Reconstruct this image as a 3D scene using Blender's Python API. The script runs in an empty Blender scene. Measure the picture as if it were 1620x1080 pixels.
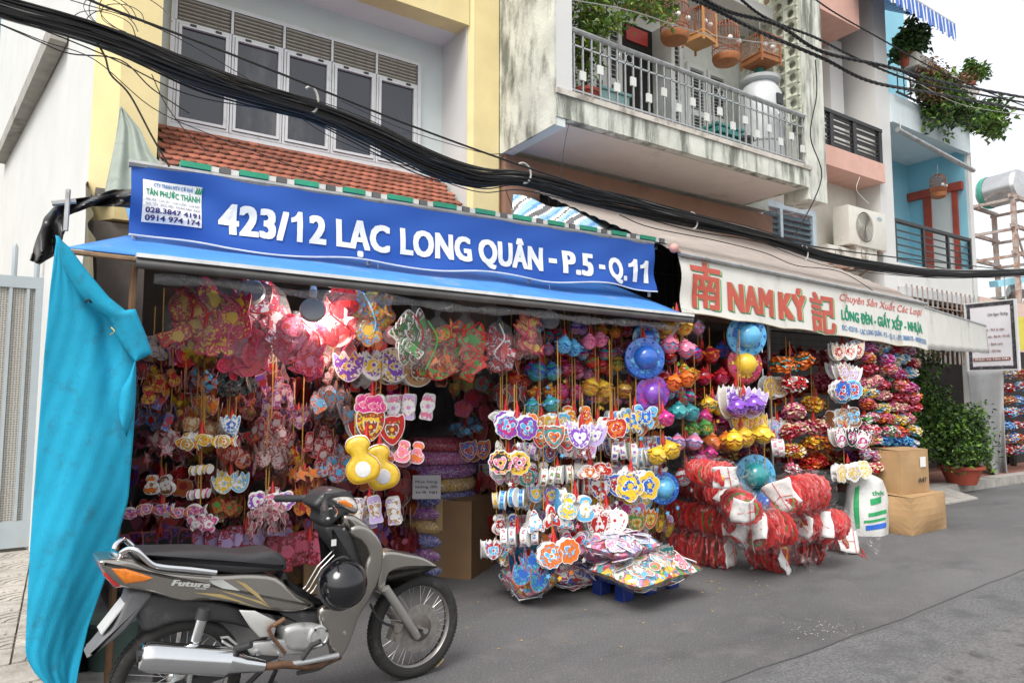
import bpy, bmesh, math, random
from mathutils import Vector, Matrix, Euler
random.seed(7)
R = random.random
U = random.uniform
rad = math.radians
SC = bpy.context.scene
COL = SC.collection

# ------------------------------------------------------------------ camera, sky, sun, exposure
CAM_H = 1.55
YAW, PIT, FPX = rad(56.7), rad(4.75), 1080.0
cd = bpy.data.cameras.new('camera'); cam = bpy.data.objects.new('camera', cd); COL.objects.link(cam)
cam.location = (0, 0, CAM_H); cam.rotation_euler = (rad(90) + PIT, 0, YAW - rad(90))
cd.lens = 24; cd.sensor_width = 36; cd.clip_start = 0.05; cd.clip_end = 600
SC.camera = cam
SUN_EL, SUN_AZ = rad(52), rad(215)      # azimuth measured from +X, anticlockwise: the light comes over the street from front left
W = bpy.data.worlds.new('World'); SC.world = W; W.use_nodes = True
nt = W.node_tree; nt.nodes.clear()
sky = nt.nodes.new('ShaderNodeTexSky'); sky.sky_type = 'NISHITA'; sky.sun_disc = False
sky.sun_elevation = SUN_EL; sky.sun_rotation = rad(90) - SUN_AZ
sky.air_density = 1.0; sky.dust_density = 6.0; sky.ozone_density = 1.0
hs = nt.nodes.new('ShaderNodeHueSaturation'); hs.inputs['Saturation'].default_value = 0.4
ga = nt.nodes.new('ShaderNodeGamma'); ga.inputs['Gamma'].default_value = .4     # overcast: an even, white sky
bg = nt.nodes.new('ShaderNodeBackground'); bg.inputs['Strength'].default_value = 0.15
wo = nt.nodes.new('ShaderNodeOutputWorld')
nt.links.new(sky.outputs[0], hs.inputs['Color']); nt.links.new(hs.outputs[0], ga.inputs[0]); nt.links.new(ga.outputs[0], bg.inputs[0]); nt.links.new(bg.outputs[0], wo.inputs[0])
ld = bpy.data.lights.new('sun', 'SUN'); ld.energy = .6; ld.angle = rad(30); ld.color = (1, .97, .92)
sun = bpy.data.objects.new('sun', ld); COL.objects.link(sun)
sd = Vector((math.cos(SUN_EL) * math.cos(SUN_AZ), math.cos(SUN_EL) * math.sin(SUN_AZ), math.sin(SUN_EL)))
sun.rotation_euler = sd.to_track_quat('Z', 'Y').to_euler()
vs = SC.view_settings; vs.view_transform = 'Standard'; vs.look = 'None'; vs.exposure = 2.3; vs.gamma = 1; vs.use_curve_mapping = False
SC.render.engine = 'CYCLES'
SC.cycles.max_bounces = 6; SC.cycles.transparent_max_bounces = 24

# ------------------------------------------------------------------ helpers
_f = Vector((math.cos(YAW) * math.cos(PIT), math.sin(YAW) * math.cos(PIT), math.sin(PIT)))
_r = Vector((math.sin(YAW), -math.cos(YAW), 0)); _u = _r.cross(_f)
def ray(u, v): return _f + _r * ((u - 810) / FPX) - _u * ((v - 540) / FPX)
def at(u, v, y):                       # where the sight line through a photograph pixel meets the vertical plane Y = y
    d = ray(u, v); return Vector((0, 0, CAM_H)) + d * (y / d.y)
def atx(u, v, x): d = ray(u, v); return Vector((0, 0, CAM_H)) + d * (x / d.x)
def atz(u, v, z): d = ray(u, v); return Vector((0, 0, CAM_H)) + d * ((z - CAM_H) / d.z)

MATS = {}
def mat(name, col, rough=.6, metal=0., var=.12, vs=6., dirt=None, da=.4, ds=3., dst=(1, 1, 1), bump=0., bs=60., rnd=0., spec=.5, coat=0., back=None):
    """procedural surface: base colour, soft value noise, an optional dirt/wear layer, fine bump"""
    if name in MATS: return MATS[name]
    m = bpy.data.materials.new(name); m.use_nodes = True; t = m.node_tree; N = t.nodes; L = t.links
    p = N['Principled BSDF']; p.inputs['Roughness'].default_value = rough; p.inputs['Metallic'].default_value = metal
    p.inputs['Specular IOR Level'].default_value = spec; p.inputs['Coat Weight'].default_value = coat
    tc = N.new('ShaderNodeTexCoord')
    nz = N.new('ShaderNodeTexNoise'); nz.inputs['Scale'].default_value = vs; nz.inputs['Detail'].default_value = 5
    L.new(tc.outputs['Object'], nz.inputs['Vector'])
    mr = N.new('ShaderNodeMapRange'); mr.inputs[1].default_value = .3; mr.inputs[2].default_value = .7
    mr.inputs[3].default_value = 1 - var; mr.inputs[4].default_value = 1 + var
    L.new(nz.outputs[0], mr.inputs[0])
    mx = N.new('ShaderNodeMix'); mx.data_type = 'RGBA'; mx.blend_type = 'MULTIPLY'; mx.inputs[0].default_value = 1
    mx.inputs[6].default_value = (*col, 1); L.new(mr.outputs[0], mx.inputs[7]); out = mx.outputs[2]
    if rnd:
        oi = N.new('ShaderNodeObjectInfo'); h = N.new('ShaderNodeMapRange'); h.inputs[3].default_value = 1 - rnd; h.inputs[4].default_value = 1 + rnd
        L.new(oi.outputs['Random'], h.inputs[0])
        m2 = N.new('ShaderNodeMix'); m2.data_type = 'RGBA'; m2.blend_type = 'MULTIPLY'; m2.inputs[0].default_value = 1
        L.new(out, m2.inputs[6]); L.new(h.outputs[0], m2.inputs[7]); out = m2.outputs[2]
    if dirt:
        mp = N.new('ShaderNodeMapping'); mp.inputs['Scale'].default_value = dst; L.new(tc.outputs['Object'], mp.inputs[0])
        n2 = N.new('ShaderNodeTexNoise'); n2.inputs['Scale'].default_value = ds; n2.inputs['Detail'].default_value = 8; n2.inputs['Roughness'].default_value = .65
        L.new(mp.outputs[0], n2.inputs['Vector'])
        r2 = N.new('ShaderNodeMapRange'); r2.interpolation_type = 'SMOOTHSTEP'
        r2.inputs[1].default_value = .62 - da * .3; r2.inputs[2].default_value = .78 - da * .2; r2.inputs[4].default_value = min(1, .5 + da * .6)
        L.new(n2.outputs[0], r2.inputs[0])
        m3 = N.new('ShaderNodeMix'); m3.data_type = 'RGBA'; m3.inputs[7].default_value = (*dirt, 1)
        L.new(r2.outputs[0], m3.inputs[0]); L.new(out, m3.inputs[6]); out = m3.outputs[2]
    if back:                            # cloth whose other face has another colour
        ge = N.new('ShaderNodeNewGeometry'); m4 = N.new('ShaderNodeMix'); m4.data_type = 'RGBA'; m4.inputs[7].default_value = (*back, 1)
        L.new(ge.outputs['Backfacing'], m4.inputs[0]); L.new(out, m4.inputs[6]); out = m4.outputs[2]
    L.new(out, p.inputs['Base Color'])
    if bump:
        n3 = N.new('ShaderNodeTexNoise'); n3.inputs['Scale'].default_value = bs; n3.inputs['Detail'].default_value = 4
        L.new(tc.outputs['Object'], n3.inputs['Vector'])
        b = N.new('ShaderNodeBump'); b.inputs['Strength'].default_value = bump; b.inputs['Distance'].default_value = .01
        L.new(n3.outputs[0], b.inputs['Height']); L.new(b.outputs[0], p.inputs['Normal'])
    MATS[name] = m; return m

def film(name, tint=(.9, .9, .92), amt=.16, rough=.12, bs=14., cr=None):
    """clear plastic bag film: mostly see-through, with crumpled glossy creases and painted-in glints"""
    if name in MATS: return MATS[name]
    m = bpy.data.materials.new(name); m.use_nodes = True; t = m.node_tree; N = t.nodes; L = t.links; N.clear()
    o = N.new('ShaderNodeOutputMaterial'); mix = N.new('ShaderNodeMixShader'); tr = N.new('ShaderNodeBsdfTransparent'); tr.inputs[0].default_value = (.97, .97, .97, 1)
    gl = N.new('ShaderNodeBsdfPrincipled'); gl.inputs['Base Color'].default_value = (*tint, 1); gl.inputs['Roughness'].default_value = rough; gl.inputs['Specular IOR Level'].default_value = 1.
    tc = N.new('ShaderNodeTexCoord'); nz = N.new('ShaderNodeTexNoise'); nz.inputs['Scale'].default_value = bs; nz.inputs['Detail'].default_value = 4; nz.inputs['Distortion'].default_value = 1.2
    L.new(tc.outputs['Object'], nz.inputs['Vector'])
    b = N.new('ShaderNodeBump'); b.inputs['Strength'].default_value = 1; b.inputs['Distance'].default_value = .06
    L.new(nz.outputs[0], b.inputs['Height']); L.new(b.outputs[0], gl.inputs['Normal'])
    r = N.new('ShaderNodeMapRange'); r.inputs[1].default_value = .56; r.inputs[2].default_value = .74; r.inputs[3].default_value = amt; r.inputs[4].default_value = cr or min(.9, amt * 3)  # more tint along the creases: pale films get their glints as colour
    L.new(nz.outputs[0], r.inputs[0]); L.new(r.outputs[0], mix.inputs[0]); L.new(tr.outputs[0], mix.inputs[1]); L.new(gl.outputs[0], mix.inputs[2]); L.new(mix.outputs[0], o.inputs[0])
    MATS[name] = m; return m

def prn(name, cols, scale=28., rough=.45, base=None):
    """bright colour print in random patches (flat print on a card), different on every object"""
    if name in MATS: return MATS[name]
    m = bpy.data.materials.new(name); m.use_nodes = True; t = m.node_tree; N = t.nodes; L = t.links
    p = N['Principled BSDF']; p.inputs['Roughness'].default_value = rough
    tc = N.new('ShaderNodeTexCoord'); oi = N.new('ShaderNodeObjectInfo'); ad = N.new('ShaderNodeVectorMath'); ad.operation = 'MULTIPLY_ADD'
    cb = N.new('ShaderNodeCombineXYZ'); ml = N.new('ShaderNodeMath'); ml.operation = 'MULTIPLY'; ml.inputs[1].default_value = 37
    L.new(oi.outputs['Random'], ml.inputs[0]); L.new(ml.outputs[0], cb.inputs[0]); L.new(ml.outputs[0], cb.inputs[2])
    ad.inputs[1].default_value = (1, 1, 1); L.new(tc.outputs['Object'], ad.inputs[0]); L.new(cb.outputs[0], ad.inputs[2])
    nz = N.new('ShaderNodeTexNoise'); nz.inputs['Scale'].default_value = scale * .7; L.new(ad.outputs[0], nz.inputs['Vector'])
    va = N.new('ShaderNodeVectorMath'); va.operation = 'MULTIPLY_ADD'; va.inputs[1].default_value = (.05, .05, .05)
    L.new(nz.outputs[1], va.inputs[0]); L.new(ad.outputs[0], va.inputs[2])
    vo = N.new('ShaderNodeTexVoronoi'); vo.inputs['Scale'].default_value = scale; L.new(va.outputs[0], vo.inputs['Vector'])
    sp = N.new('ShaderNodeSeparateColor'); L.new(vo.outputs['Color'], sp.inputs[0])
    cr = N.new('ShaderNodeValToRGB'); cr.color_ramp.interpolation = 'CONSTANT'; e = cr.color_ramp.elements
    while len(e) < len(cols): e.new(.5)
    for i, c in enumerate(cols): e[i].position = i / len(cols); e[i].color = (*c, 1)
    L.new(sp.outputs[0], cr.inputs[0])
    # finer second layer of the same inks and thin dark outlines, as in printed drawings
    v2 = N.new('ShaderNodeTexVoronoi'); v2.inputs['Scale'].default_value = scale * 2.4; L.new(va.outputs[0], v2.inputs['Vector'])
    s2 = N.new('ShaderNodeSeparateColor'); L.new(v2.outputs['Color'], s2.inputs[0])
    c2 = N.new('ShaderNodeValToRGB'); c2.color_ramp.interpolation = 'CONSTANT'; e = c2.color_ramp.elements
    while len(e) < len(cols): e.new(.5)
    for i, c in enumerate(reversed(cols)): e[i].position = i / len(cols); e[i].color = (*c, 1)
    L.new(s2.outputs[1], c2.inputs[0])
    g2 = N.new('ShaderNodeMath'); g2.operation = 'GREATER_THAN'; g2.inputs[1].default_value = .62; L.new(s2.outputs[2], g2.inputs[0])
    x1 = N.new('ShaderNodeMix'); x1.data_type = 'RGBA'; L.new(g2.outputs[0], x1.inputs[0]); L.new(cr.outputs[0], x1.inputs[6]); L.new(c2.outputs[0], x1.inputs[7])
    ve = N.new('ShaderNodeTexVoronoi'); ve.feature = 'DISTANCE_TO_EDGE'; ve.inputs['Scale'].default_value = scale; L.new(va.outputs[0], ve.inputs['Vector'])
    le = N.new('ShaderNodeMapRange'); le.inputs[1].default_value = .02; le.inputs[2].default_value = .06; le.inputs[3].default_value = .65; le.inputs[4].default_value = 0; L.new(ve.outputs[0], le.inputs[0])
    x2 = N.new('ShaderNodeMix'); x2.data_type = 'RGBA'; x2.inputs[7].default_value = (.05, .02, .03, 1); L.new(le.outputs[0], x2.inputs[0]); L.new(x1.outputs[2], x2.inputs[6])
    L.new(x2.outputs[2], p.inputs['Base Color'])
    MATS[name] = m; return m

def tag(o, label=None, cat=None, group=None, kind=None):
    if label: o['label'] = label
    if cat: o['category'] = cat
    if group: o['group'] = group
    if kind: o['kind'] = kind
    return o
def thing(name, label, cat, loc=(0, 0, 0), rotz=0, group=None):
    o = bpy.data.objects.new(name, None); COL.objects.link(o); o.empty_display_size = .1
    o.location = loc; o.rotation_euler = (0, 0, rotz); return tag(o, label, cat, group)
def origin(o):
    while o.parent: o = o.parent
    return o.location
def piece(me, name, parent, loc=(0, 0, 0), rot=(0, 0, 0), sc=(1, 1, 1), world=False):
    o = bpy.data.objects.new(name, me); COL.objects.link(o); o.parent = parent
    o.location = (Vector(loc) - origin(parent)) if world else loc
    o.rotation_euler = rot; o.scale = sc; return o
def dup(root, loc, rotz=None, label=None, group=None, scale=None):
    r = root.copy(); COL.objects.link(r); r.location = loc
    if rotz is not None: r.rotation_euler = (0, 0, rotz)
    if scale: r.scale = (scale,) * 3
    tag(r, label, None, group)
    for ch in list(root.children):
        c = ch.copy(); COL.objects.link(c); c.parent = r
        for g in ch.children:
            d = g.copy(); COL.objects.link(d); d.parent = c
    return r

class MB:
    def __init__(s): s.v = []; s.f = []; s.m = []
    def add(s, vs, fs, mi=0, M=None):
        o = len(s.v)
        s.v += [tuple(M @ Vector(p)) for p in vs] if M else [tuple(p) for p in vs]
        s.f += [tuple(i + o for i in f) for f in fs]; s.m += [mi] * len(fs)
    def box(s, x0, x1, y0, y1, z0, z1, mi=0, M=None):
        s.add([(x0, y0, z0), (x1, y0, z0), (x1, y1, z0), (x0, y1, z0), (x0, y0, z1), (x1, y0, z1), (x1, y1, z1), (x0, y1, z1)],
              [(0, 3, 2, 1), (4, 5, 6, 7), (0, 1, 5, 4), (1, 2, 6, 5), (2, 3, 7, 6), (3, 0, 4, 7)], mi, M)
    def cbox(s, c, sx, sy, sz, mi=0, rot=(0, 0, 0)):
        s.box(-sx / 2, sx / 2, -sy / 2, sy / 2, -sz / 2, sz / 2, mi, Matrix.Translation(c) @ Euler(rot).to_matrix().to_4x4())
    def bar(s, a, b, w, h=None, mi=0, up=(0, 0, 1)):       # square bar from a to b
        a, b = Vector(a), Vector(b); h = h or w; d = b - a; l = d.length
        x = d.normalized(); y = Vector(up).cross(x)
        if y.length < 1e-4: y = Vector((0, 1, 0)).cross(x)
        y.normalize(); z = x.cross(y)
        M = Matrix((x, y, z)).transposed().to_4x4(); M.translation = a
        s.box(0, l, -w / 2, w / 2, -h / 2, h / 2, mi, M)
    def tube(s, pts, r, n=6, mi=0, cap=True, closed=False):
        pts = [Vector(p) for p in pts]; k = len(pts); rr = r if isinstance(r, (list, tuple)) else [r] * k
        ref = None; o = len(s.v)
        for i, p in enumerate(pts):
            if closed: t = pts[(i + 1) % k] - pts[i - 1]
            else: t = pts[min(i + 1, k - 1)] - pts[max(i - 1, 0)]
            if t.length < 1e-9: t = Vector((0, 0, 1))
            t.normalize()
            if ref is None:
                ref = Vector((0, 0, 1)) if abs(t.z) < .9 else Vector((1, 0, 0))
            ref = (ref - t * ref.dot(t)); ref.normalize(); b = t.cross(ref)
            for j in range(n):
                a = 2 * math.pi * j / n; s.v.append(tuple(p + (ref * math.cos(a) + b * math.sin(a)) * rr[i]))
        for i in range(k if closed else k - 1):
            i2 = (i + 1) % k
            for j in range(n):
                j2 = (j + 1) % n; s.f.append((o + i * n + j, o + i * n + j2, o + i2 * n + j2, o + i2 * n + j)); s.m.append(mi)
        if cap and not closed:
            s.f.append(tuple(o + j for j in reversed(range(n)))); s.f.append(tuple(o + (k - 1) * n + j for j in range(n))); s.m += [mi, mi]
    def lathe(s, prof, n=16, mi=0, M=None, cap=True, a0=0, a1=2 * math.pi):       # profile (radius, z) round local z
        full = abs(a1 - a0 - 2 * math.pi) < 1e-6; vs = []; fs = []; k = n if full else n + 1
        for r, z in prof:
            for j in range(k):
                a = a0 + (a1 - a0) * j / n; vs.append((r * math.cos(a), r * math.sin(a), z))
        for i in range(len(prof) - 1):
            for j in range(n):
                j2 = (j + 1) % k; fs.append((i * k + j, i * k + j2, (i + 1) * k + j2, (i + 1) * k + j))
        if cap and full:
            fs.append(tuple(reversed(range(k)))); fs.append(tuple((len(prof) - 1) * k + j for j in range(k)))
        s.add(vs, fs, mi, M)
    def prism(s, out, z0, z1, M=None, mi=0, ms=None, back=True):      # 2D outline (anticlockwise) extruded along local z; mi = face, ms = edge
        n = len(out); ms = mi if ms is None else ms
        s.add([(x, y, z0) for x, y in out] + [(x, y, z1) for x, y in out], [tuple(range(n, 2 * n))] + ([tuple(reversed(range(n)))] if back else []), mi, M)
        s.add([(x, y, z0) for x, y in out] + [(x, y, z1) for x, y in out], [(j, (j + 1) % n, n + (j + 1) % n, n + j) for j in range(n)], ms, M)
    def slab(s, out, y0, y1, bev=.01, seg=3, mi=0, M=None):           # outline in XZ given a rounded thickness along Y
        n = len(out); P = [Vector((x, z)) for x, z in out]
        ar = sum(P[i].x * P[(i + 1) % n].y - P[(i + 1) % n].x * P[i].y for i in range(n))
        if ar < 0: P.reverse()
        nr = []
        for i in range(n):
            a = (P[i] - P[i - 1]).normalized(); b = (P[(i + 1) % n] - P[i]).normalized()
            t = a + b
            if t.length < 1e-6: t = b
            t.normalize(); k = 1 / max(.5, math.sqrt(max(.05, (1 + a.dot(b)) / 2))); nr.append(Vector((t.y, -t.x)) * min(k, 1.5))
        lay = [(y0 + bev * (1 - math.cos(math.pi / 2 * q / seg)), bev * (1 - math.sin(math.pi / 2 * q / seg))) for q in range(seg + 1)]
        lay += [(y0 + y1 - y, i) for y, i in reversed(lay)]
        vs = [(P[j].x - nr[j].x * ins, y, P[j].y - nr[j].y * ins) for y, ins in lay for j in range(n)]
        fs = [(i * n + j, i * n + (j + 1) % n, (i + 1) * n + (j + 1) % n, (i + 1) * n + j) for i in range(len(lay) - 1) for j in range(n)]
        fs = [tuple(reversed(f)) for f in fs]
        fs += [tuple(range(n)), tuple(reversed(range((len(lay) - 1) * n, len(lay) * n)))]
        fs = [tuple(reversed(f)) for f in fs]
        s.add(vs, fs, mi, M)
    def grid(s, fn, nu, nv, mi=0):
        o = len(s.v)
        for j in range(nv + 1):
            for i in range(nu + 1): s.v.append(tuple(fn(i / nu, j / nv)))
        for j in range(nv):
            for i in range(nu):
                a = o + j * (nu + 1) + i; s.f.append((a, a + 1, a + nu + 2, a + nu + 1))
                s.m.append(mi(i / nu, j / nv) if callable(mi) else mi)
    def ball(s, c, r, nu=12, nv=8, mi=0, sc=(1, 1, 1), M=None):
        pr = [(max(1e-4, math.sin(math.pi * i / nv)), -math.cos(math.pi * i / nv)) for i in range(nv + 1)]
        T = Matrix.Translation(c) @ Matrix.Diagonal((r * sc[0], r * sc[1], r * sc[2], 1))
        s.lathe(pr, nu, mi, (M @ T) if M else T, cap=False)
    def mesh(s, name, mats, smooth=None, off=(0, 0, 0)):
        me = bpy.data.meshes.new(name); ox, oy, oz = off
        me.from_pydata([(x - ox, y - oy, z - oz) for x, y, z in s.v], [], s.f)
        for m in (mats if isinstance(mats, (list, tuple)) else [mats]): me.materials.append(m)
        me.polygons.foreach_set('material_index', s.m)
        if smooth:
            bm = bmesh.new(); bm.from_mesh(me); bmesh.ops.recalc_face_normals(bm, faces=bm.faces[:]); bm.to_mesh(me); bm.free()
            me.polygons.foreach_set('use_smooth', [True] * len(me.polygons)); me.set_sharp_from_angle(angle=rad(smooth))
        me.update(); return me
    def build(s, name, mats, parent=None, smooth=None, world=True, label=None, kind=None, solid=0):
        off = origin(parent) if (parent and world) else (0, 0, 0)
        o = bpy.data.objects.new(name, s.mesh(name, mats, smooth, off)); COL.objects.link(o); o.parent = parent
        if solid:
            md = o.modifiers.new('thick', 'SOLIDIFY'); md.thickness = solid; md.offset = 0
        return tag(o, label, None, None, kind)

def text2d(body, size=1., bold=0., shear=0., space=1.):
    """letter shapes as flat triangles (x along the line, y up), centred on x"""
    c = bpy.data.curves.new('t', 'FONT'); c.body = body; c.size = size; c.offset = bold; c.shear = shear; c.space_character = space
    c.align_x = 'LEFT'; c.resolution_u = 3
    o = bpy.data.objects.new('t', c); COL.objects.link(o); dg = bpy.context.evaluated_depsgraph_get()
    me = bpy.data.meshes.new_from_object(o.evaluated_get(dg)); bpy.data.objects.remove(o); bpy.data.curves.remove(c)
    return me
def text_on(mb, body, fn, u0, u1, v0, v1, bold=.0, shear=0., mi=0, step=None, vfit='cap', space=1., nrm=(0, -1, 0)):
    """letters fitted between u0..u1 and v0..v1 (cap height) of a surface fn(u, v) -> point; bold strokes by overlaying shifted copies"""
    me = text2d(body, 1., 0, shear, space * (1 + bold * 1.2)); bm = bmesh.new(); bm.from_mesh(me); bpy.data.meshes.remove(me)
    xs = [v.co.x for v in bm.verts]; x0, x1 = min(xs) - bold, max(xs) + bold
    if vfit == 'cap': y0, y1 = -bold * .5, .73 + bold * .5
    else:
        ys = [v.co.y for v in bm.verts]; y0, y1 = min(ys), max(ys)
    kx, ky = (u1 - u0) / (x1 - x0), (v1 - v0) / (y1 - y0)
    for v in bm.verts: v.co = (u0 + (v.co.x - x0) * kx, v0 + (v.co.y - y0) * ky, 0)
    if step:
        a = math.ceil(u0 / step) * step
        while a < u1:
            bmesh.ops.bisect_plane(bm, geom=bm.verts[:] + bm.edges[:] + bm.faces[:], plane_co=(a, 0, 0), plane_no=(1, 0, 0)); a += step
        for w in [v0 + (v1 - v0) * k / 4 for k in range(1, 4)]:
            bmesh.ops.bisect_plane(bm, geom=bm.verts[:] + bm.edges[:] + bm.faces[:], plane_co=(0, w, 0), plane_no=(0, 1, 0))
    bm.verts.index_update(); F_ = [[v.index for v in f.verts] for f in bm.faces]; N_ = Vector(nrm)
    sh = [(0, 0)]
    if bold:
        m = 5 if bold > .03 else 3; sh = [(-bold + 2 * bold * i / (m - 1), b) for i in range(m) for b in (-bold * .5, bold * .5)]
    for k, (dx, dy) in enumerate(sh):
        mb.add([Vector(fn(v.co.x + dx * kx, v.co.y + dy * ky)) + N_ * (.00025 * k) for v in bm.verts], F_, mi)
    bm.free()

def curve(pts, n=8):                    # Catmull-Rom through points
    P = [Vector(p) for p in pts]; P = [P[0] * 2 - P[1]] + P + [P[-1] * 2 - P[-2]]; out = []
    for i in range(1, len(P) - 2):
        a, b, c, d = P[i - 1:i + 3]
        for k in range(n):
            t = k / n; out.append(.5 * ((2 * b) + (c - a) * t + (2 * a - 5 * b + 4 * c - d) * t * t + (3 * b - a - 3 * c + d) * t ** 3))
    out.append(P[-2]); return out
def curve2(pts, n=5): return [(p.x, p.y) for p in curve([(a, b, 0) for a, b in pts], n)]
def loop2(pts, n=4):                    # closed smooth outline
    k = len(pts); out = []
    for i in range(k):
        a, b, c, d = [Vector(pts[(i + j) % k]) for j in (-1, 0, 1, 2)]
        for q in range(n):
            t = q / n; v = .5 * ((2 * b) + (c - a) * t + (2 * a - 5 * b + 4 * c - d) * t * t + (3 * b - a - 3 * c + d) * t ** 3); out.append((v.x, v.y))
    return out
def leafy(mb, pts, size, n, spread, mi=0, droop=.4):     # small bent leaves round the given points
    for p in pts:
        for _ in range(n):
            q = Vector(p) + Vector((U(-1, 1), U(-1, 1), U(-1, 1))) * spread; s = size * U(.6, 1.3)
            M = Matrix.Translation(q) @ Euler((U(-.9, .9), U(-.9, .9), U(0, 6.3))).to_matrix().to_4x4()
            mb.add([(0, 0, 0), (s * .35, s * .28, .12 * s), (s, 0, -droop * s * .5), (s * .35, -s * .28, .12 * s)], [(0, 1, 2), (0, 2, 3)], mi if not isinstance(mi, tuple) else random.choice(mi), M)
# ================================================================== SETTING: ground
def road_mat():
    m = bpy.data.materials.new('asphalt'); m.use_nodes = True; t = m.node_tree; N = t.nodes; L = t.links; p = N['Principled BSDF']
    p.inputs['Roughness'].default_value = .82
    tc = N.new('ShaderNodeTexCoord')
    def noise(sc, det=5, rough=.6, scale=(1, 1, 1)):
        mp = N.new('ShaderNodeMapping'); mp.inputs['Scale'].default_value = scale; L.new(tc.outputs['Object'], mp.inputs[0])
        n = N.new('ShaderNodeTexNoise'); n.inputs['Scale'].default_value = sc; n.inputs['Detail'].default_value = det; n.inputs['Roughness'].default_value = rough
        L.new(mp.outputs[0], n.inputs['Vector']); return n.outputs[0]
    def rng(x, a, b, c, d):
        r = N.new('ShaderNodeMapRange'); r.inputs[1].default_value = a; r.inputs[2].default_value = b; r.inputs[3].default_value = c; r.inputs[4].default_value = d; L.new(x, r.inputs[0]); return r.outputs[0]
    def mul(a, b, typ='MULTIPLY', fac=1.):
        x = N.new('ShaderNodeMix'); x.data_type = 'RGBA'; x.blend_type = typ
        if isinstance(fac, float): x.inputs[0].default_value = fac
        else: L.new(fac, x.inputs[0])
        for k, q in ((6, a), (7, b)):
            if isinstance(q, tuple): x.inputs[k].default_value = (*q, 1)
            else: L.new(q, x.inputs[k])
        return x.outputs[2]
    c = mul((.126, .125, .127), rng(noise(.55, 4, .6, (.5, 1, 1)), .3, .7, .7, 1.2))
    c = mul(c, rng(noise(95, 4, .75), .32, .68, .5, 1.5))
    c = mul(c, (.32, .31, .29), 'MIX', rng(noise(48, 3, .7), .62, .7, 0, .8))
    c = mul(c, (.07, .068, .065), 'MIX', rng(noise(33, 3, .7), .64, .74, 0, .6))
    c = mul(c, (.17, .16, .15), 'MIX', rng(noise(2.6, 8, .7), .52, .68, 0, .6))
    c = mul(c, (.05, .05, .052), 'MIX', rng(noise(1.6, 8, .68, (.5, 1, 1)), .55, .72, 0, .55))
    # dark cracks along the worn middle
    vo = N.new('ShaderNodeTexVoronoi'); vo.feature = 'DISTANCE_TO_EDGE'; vo.inputs['Scale'].default_value = 1.1
    wp = N.new('ShaderNodeVectorMath'); wp.operation = 'MULTIPLY_ADD'; wp.inputs[1].default_value = (.5, .5, 0)
    n4 = N.new('ShaderNodeTexNoise'); n4.inputs['Scale'].default_value = 3; n4.inputs['Detail'].default_value = 6; L.new(tc.outputs['Object'], n4.inputs['Vector'])
    L.new(n4.outputs[1], wp.inputs[0]); L.new(tc.outputs['Object'], wp.inputs[2]); L.new(wp.outputs[0], vo.inputs['Vector'])
    cm = N.new('ShaderNodeMath'); cm.operation = 'MULTIPLY'; L.new(rng(vo.outputs[0], .0, .012, 1, 0), cm.inputs[0]); L.new(rng(noise(.5, 3), .55, .66, 0, .45), cm.inputs[1])
    c = mul(c, (.03, .03, .03), 'MIX', cm.outputs[0])
    L.new(c, p.inputs['Base Color'])
    b = N.new('ShaderNodeBump'); b.inputs['Strength'].default_value = .7; b.inputs['Distance'].default_value = .008
    L.new(noise(130, 4, .7), b.inputs['Height']); L.new(b.outputs[0], p.inputs['Normal'])
    return m
M_ROAD = road_mat()
g = MB(); g.grid(lambda u, v: (-60 + 260 * u, -60 + 160 * v, 0), 4, 4)
g.build('road', M_ROAD, kind='structure')
# repair patches: trench seam running along the street and a coarse patch near the camera
M_PATCH = mat('coarse_asphalt', (.15, .148, .146), .9, var=.3, vs=60, dirt=(.055, .055, .055), da=.5, ds=5, bump=1, bs=90)
M_TAR = mat('tar_seam', (.085, .085, .086), .8, var=.2, vs=20)
g = MB()
def seam(x0, y0, x1, y1, w):
    n = 40; L_, R_ = [], []
    for i in range(n + 1):
        t = i / n; x = x0 + (x1 - x0) * t; y = y0 + (y1 - y0) * t + .02 * math.sin(t * 17) + U(-.012, .012)
        L_.append((x, y - w * U(.4, .7), .004)); R_.append((x, y + w * U(.4, .7), .004))
    g.add(L_ + R_, [(i, i + 1, n + 2 + i, n + 1 + i) for i in range(n)])
seam(1.6, 2.55, 14, 2.95, .009)
g.build('road_seam', M_TAR, kind='structure')
g = MB(); out = [(2.75, 1.72), (3.3, 1.95), (4.6, 2.12), (5.8, 2.2), (7.6, 2.3), (7.8, 1.6), (5, 1.0), (3.2, .7), (2.4, 1.2)]
g.add([(x, y, .006) for x, y in loop2(out, 4)], [tuple(range(36))]); g.build('road_patch', M_PATCH, kind='structure')

g = MB(); L_, R_ = [], []
for i in range(81):
    x = 1.2 + 20 * i / 80; y = 2.5 + .4 * (x - 1.6) / 12.4 + .03 * math.sin(x * 2.1) + U(-.012, .012); L_.append((x, y, .0025)); R_.append((x, -6, .0025))
g.add(L_ + R_, [(i, 81 + i, 82 + i, i + 1) for i in range(80)]); g.build('road_strip', mat('older_asphalt', (.136, .137, .142), .85, var=.45, vs=60, dirt=(.09, .09, .094), da=.6, ds=3.2, bump=.9, bs=110), kind='structure')

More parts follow.
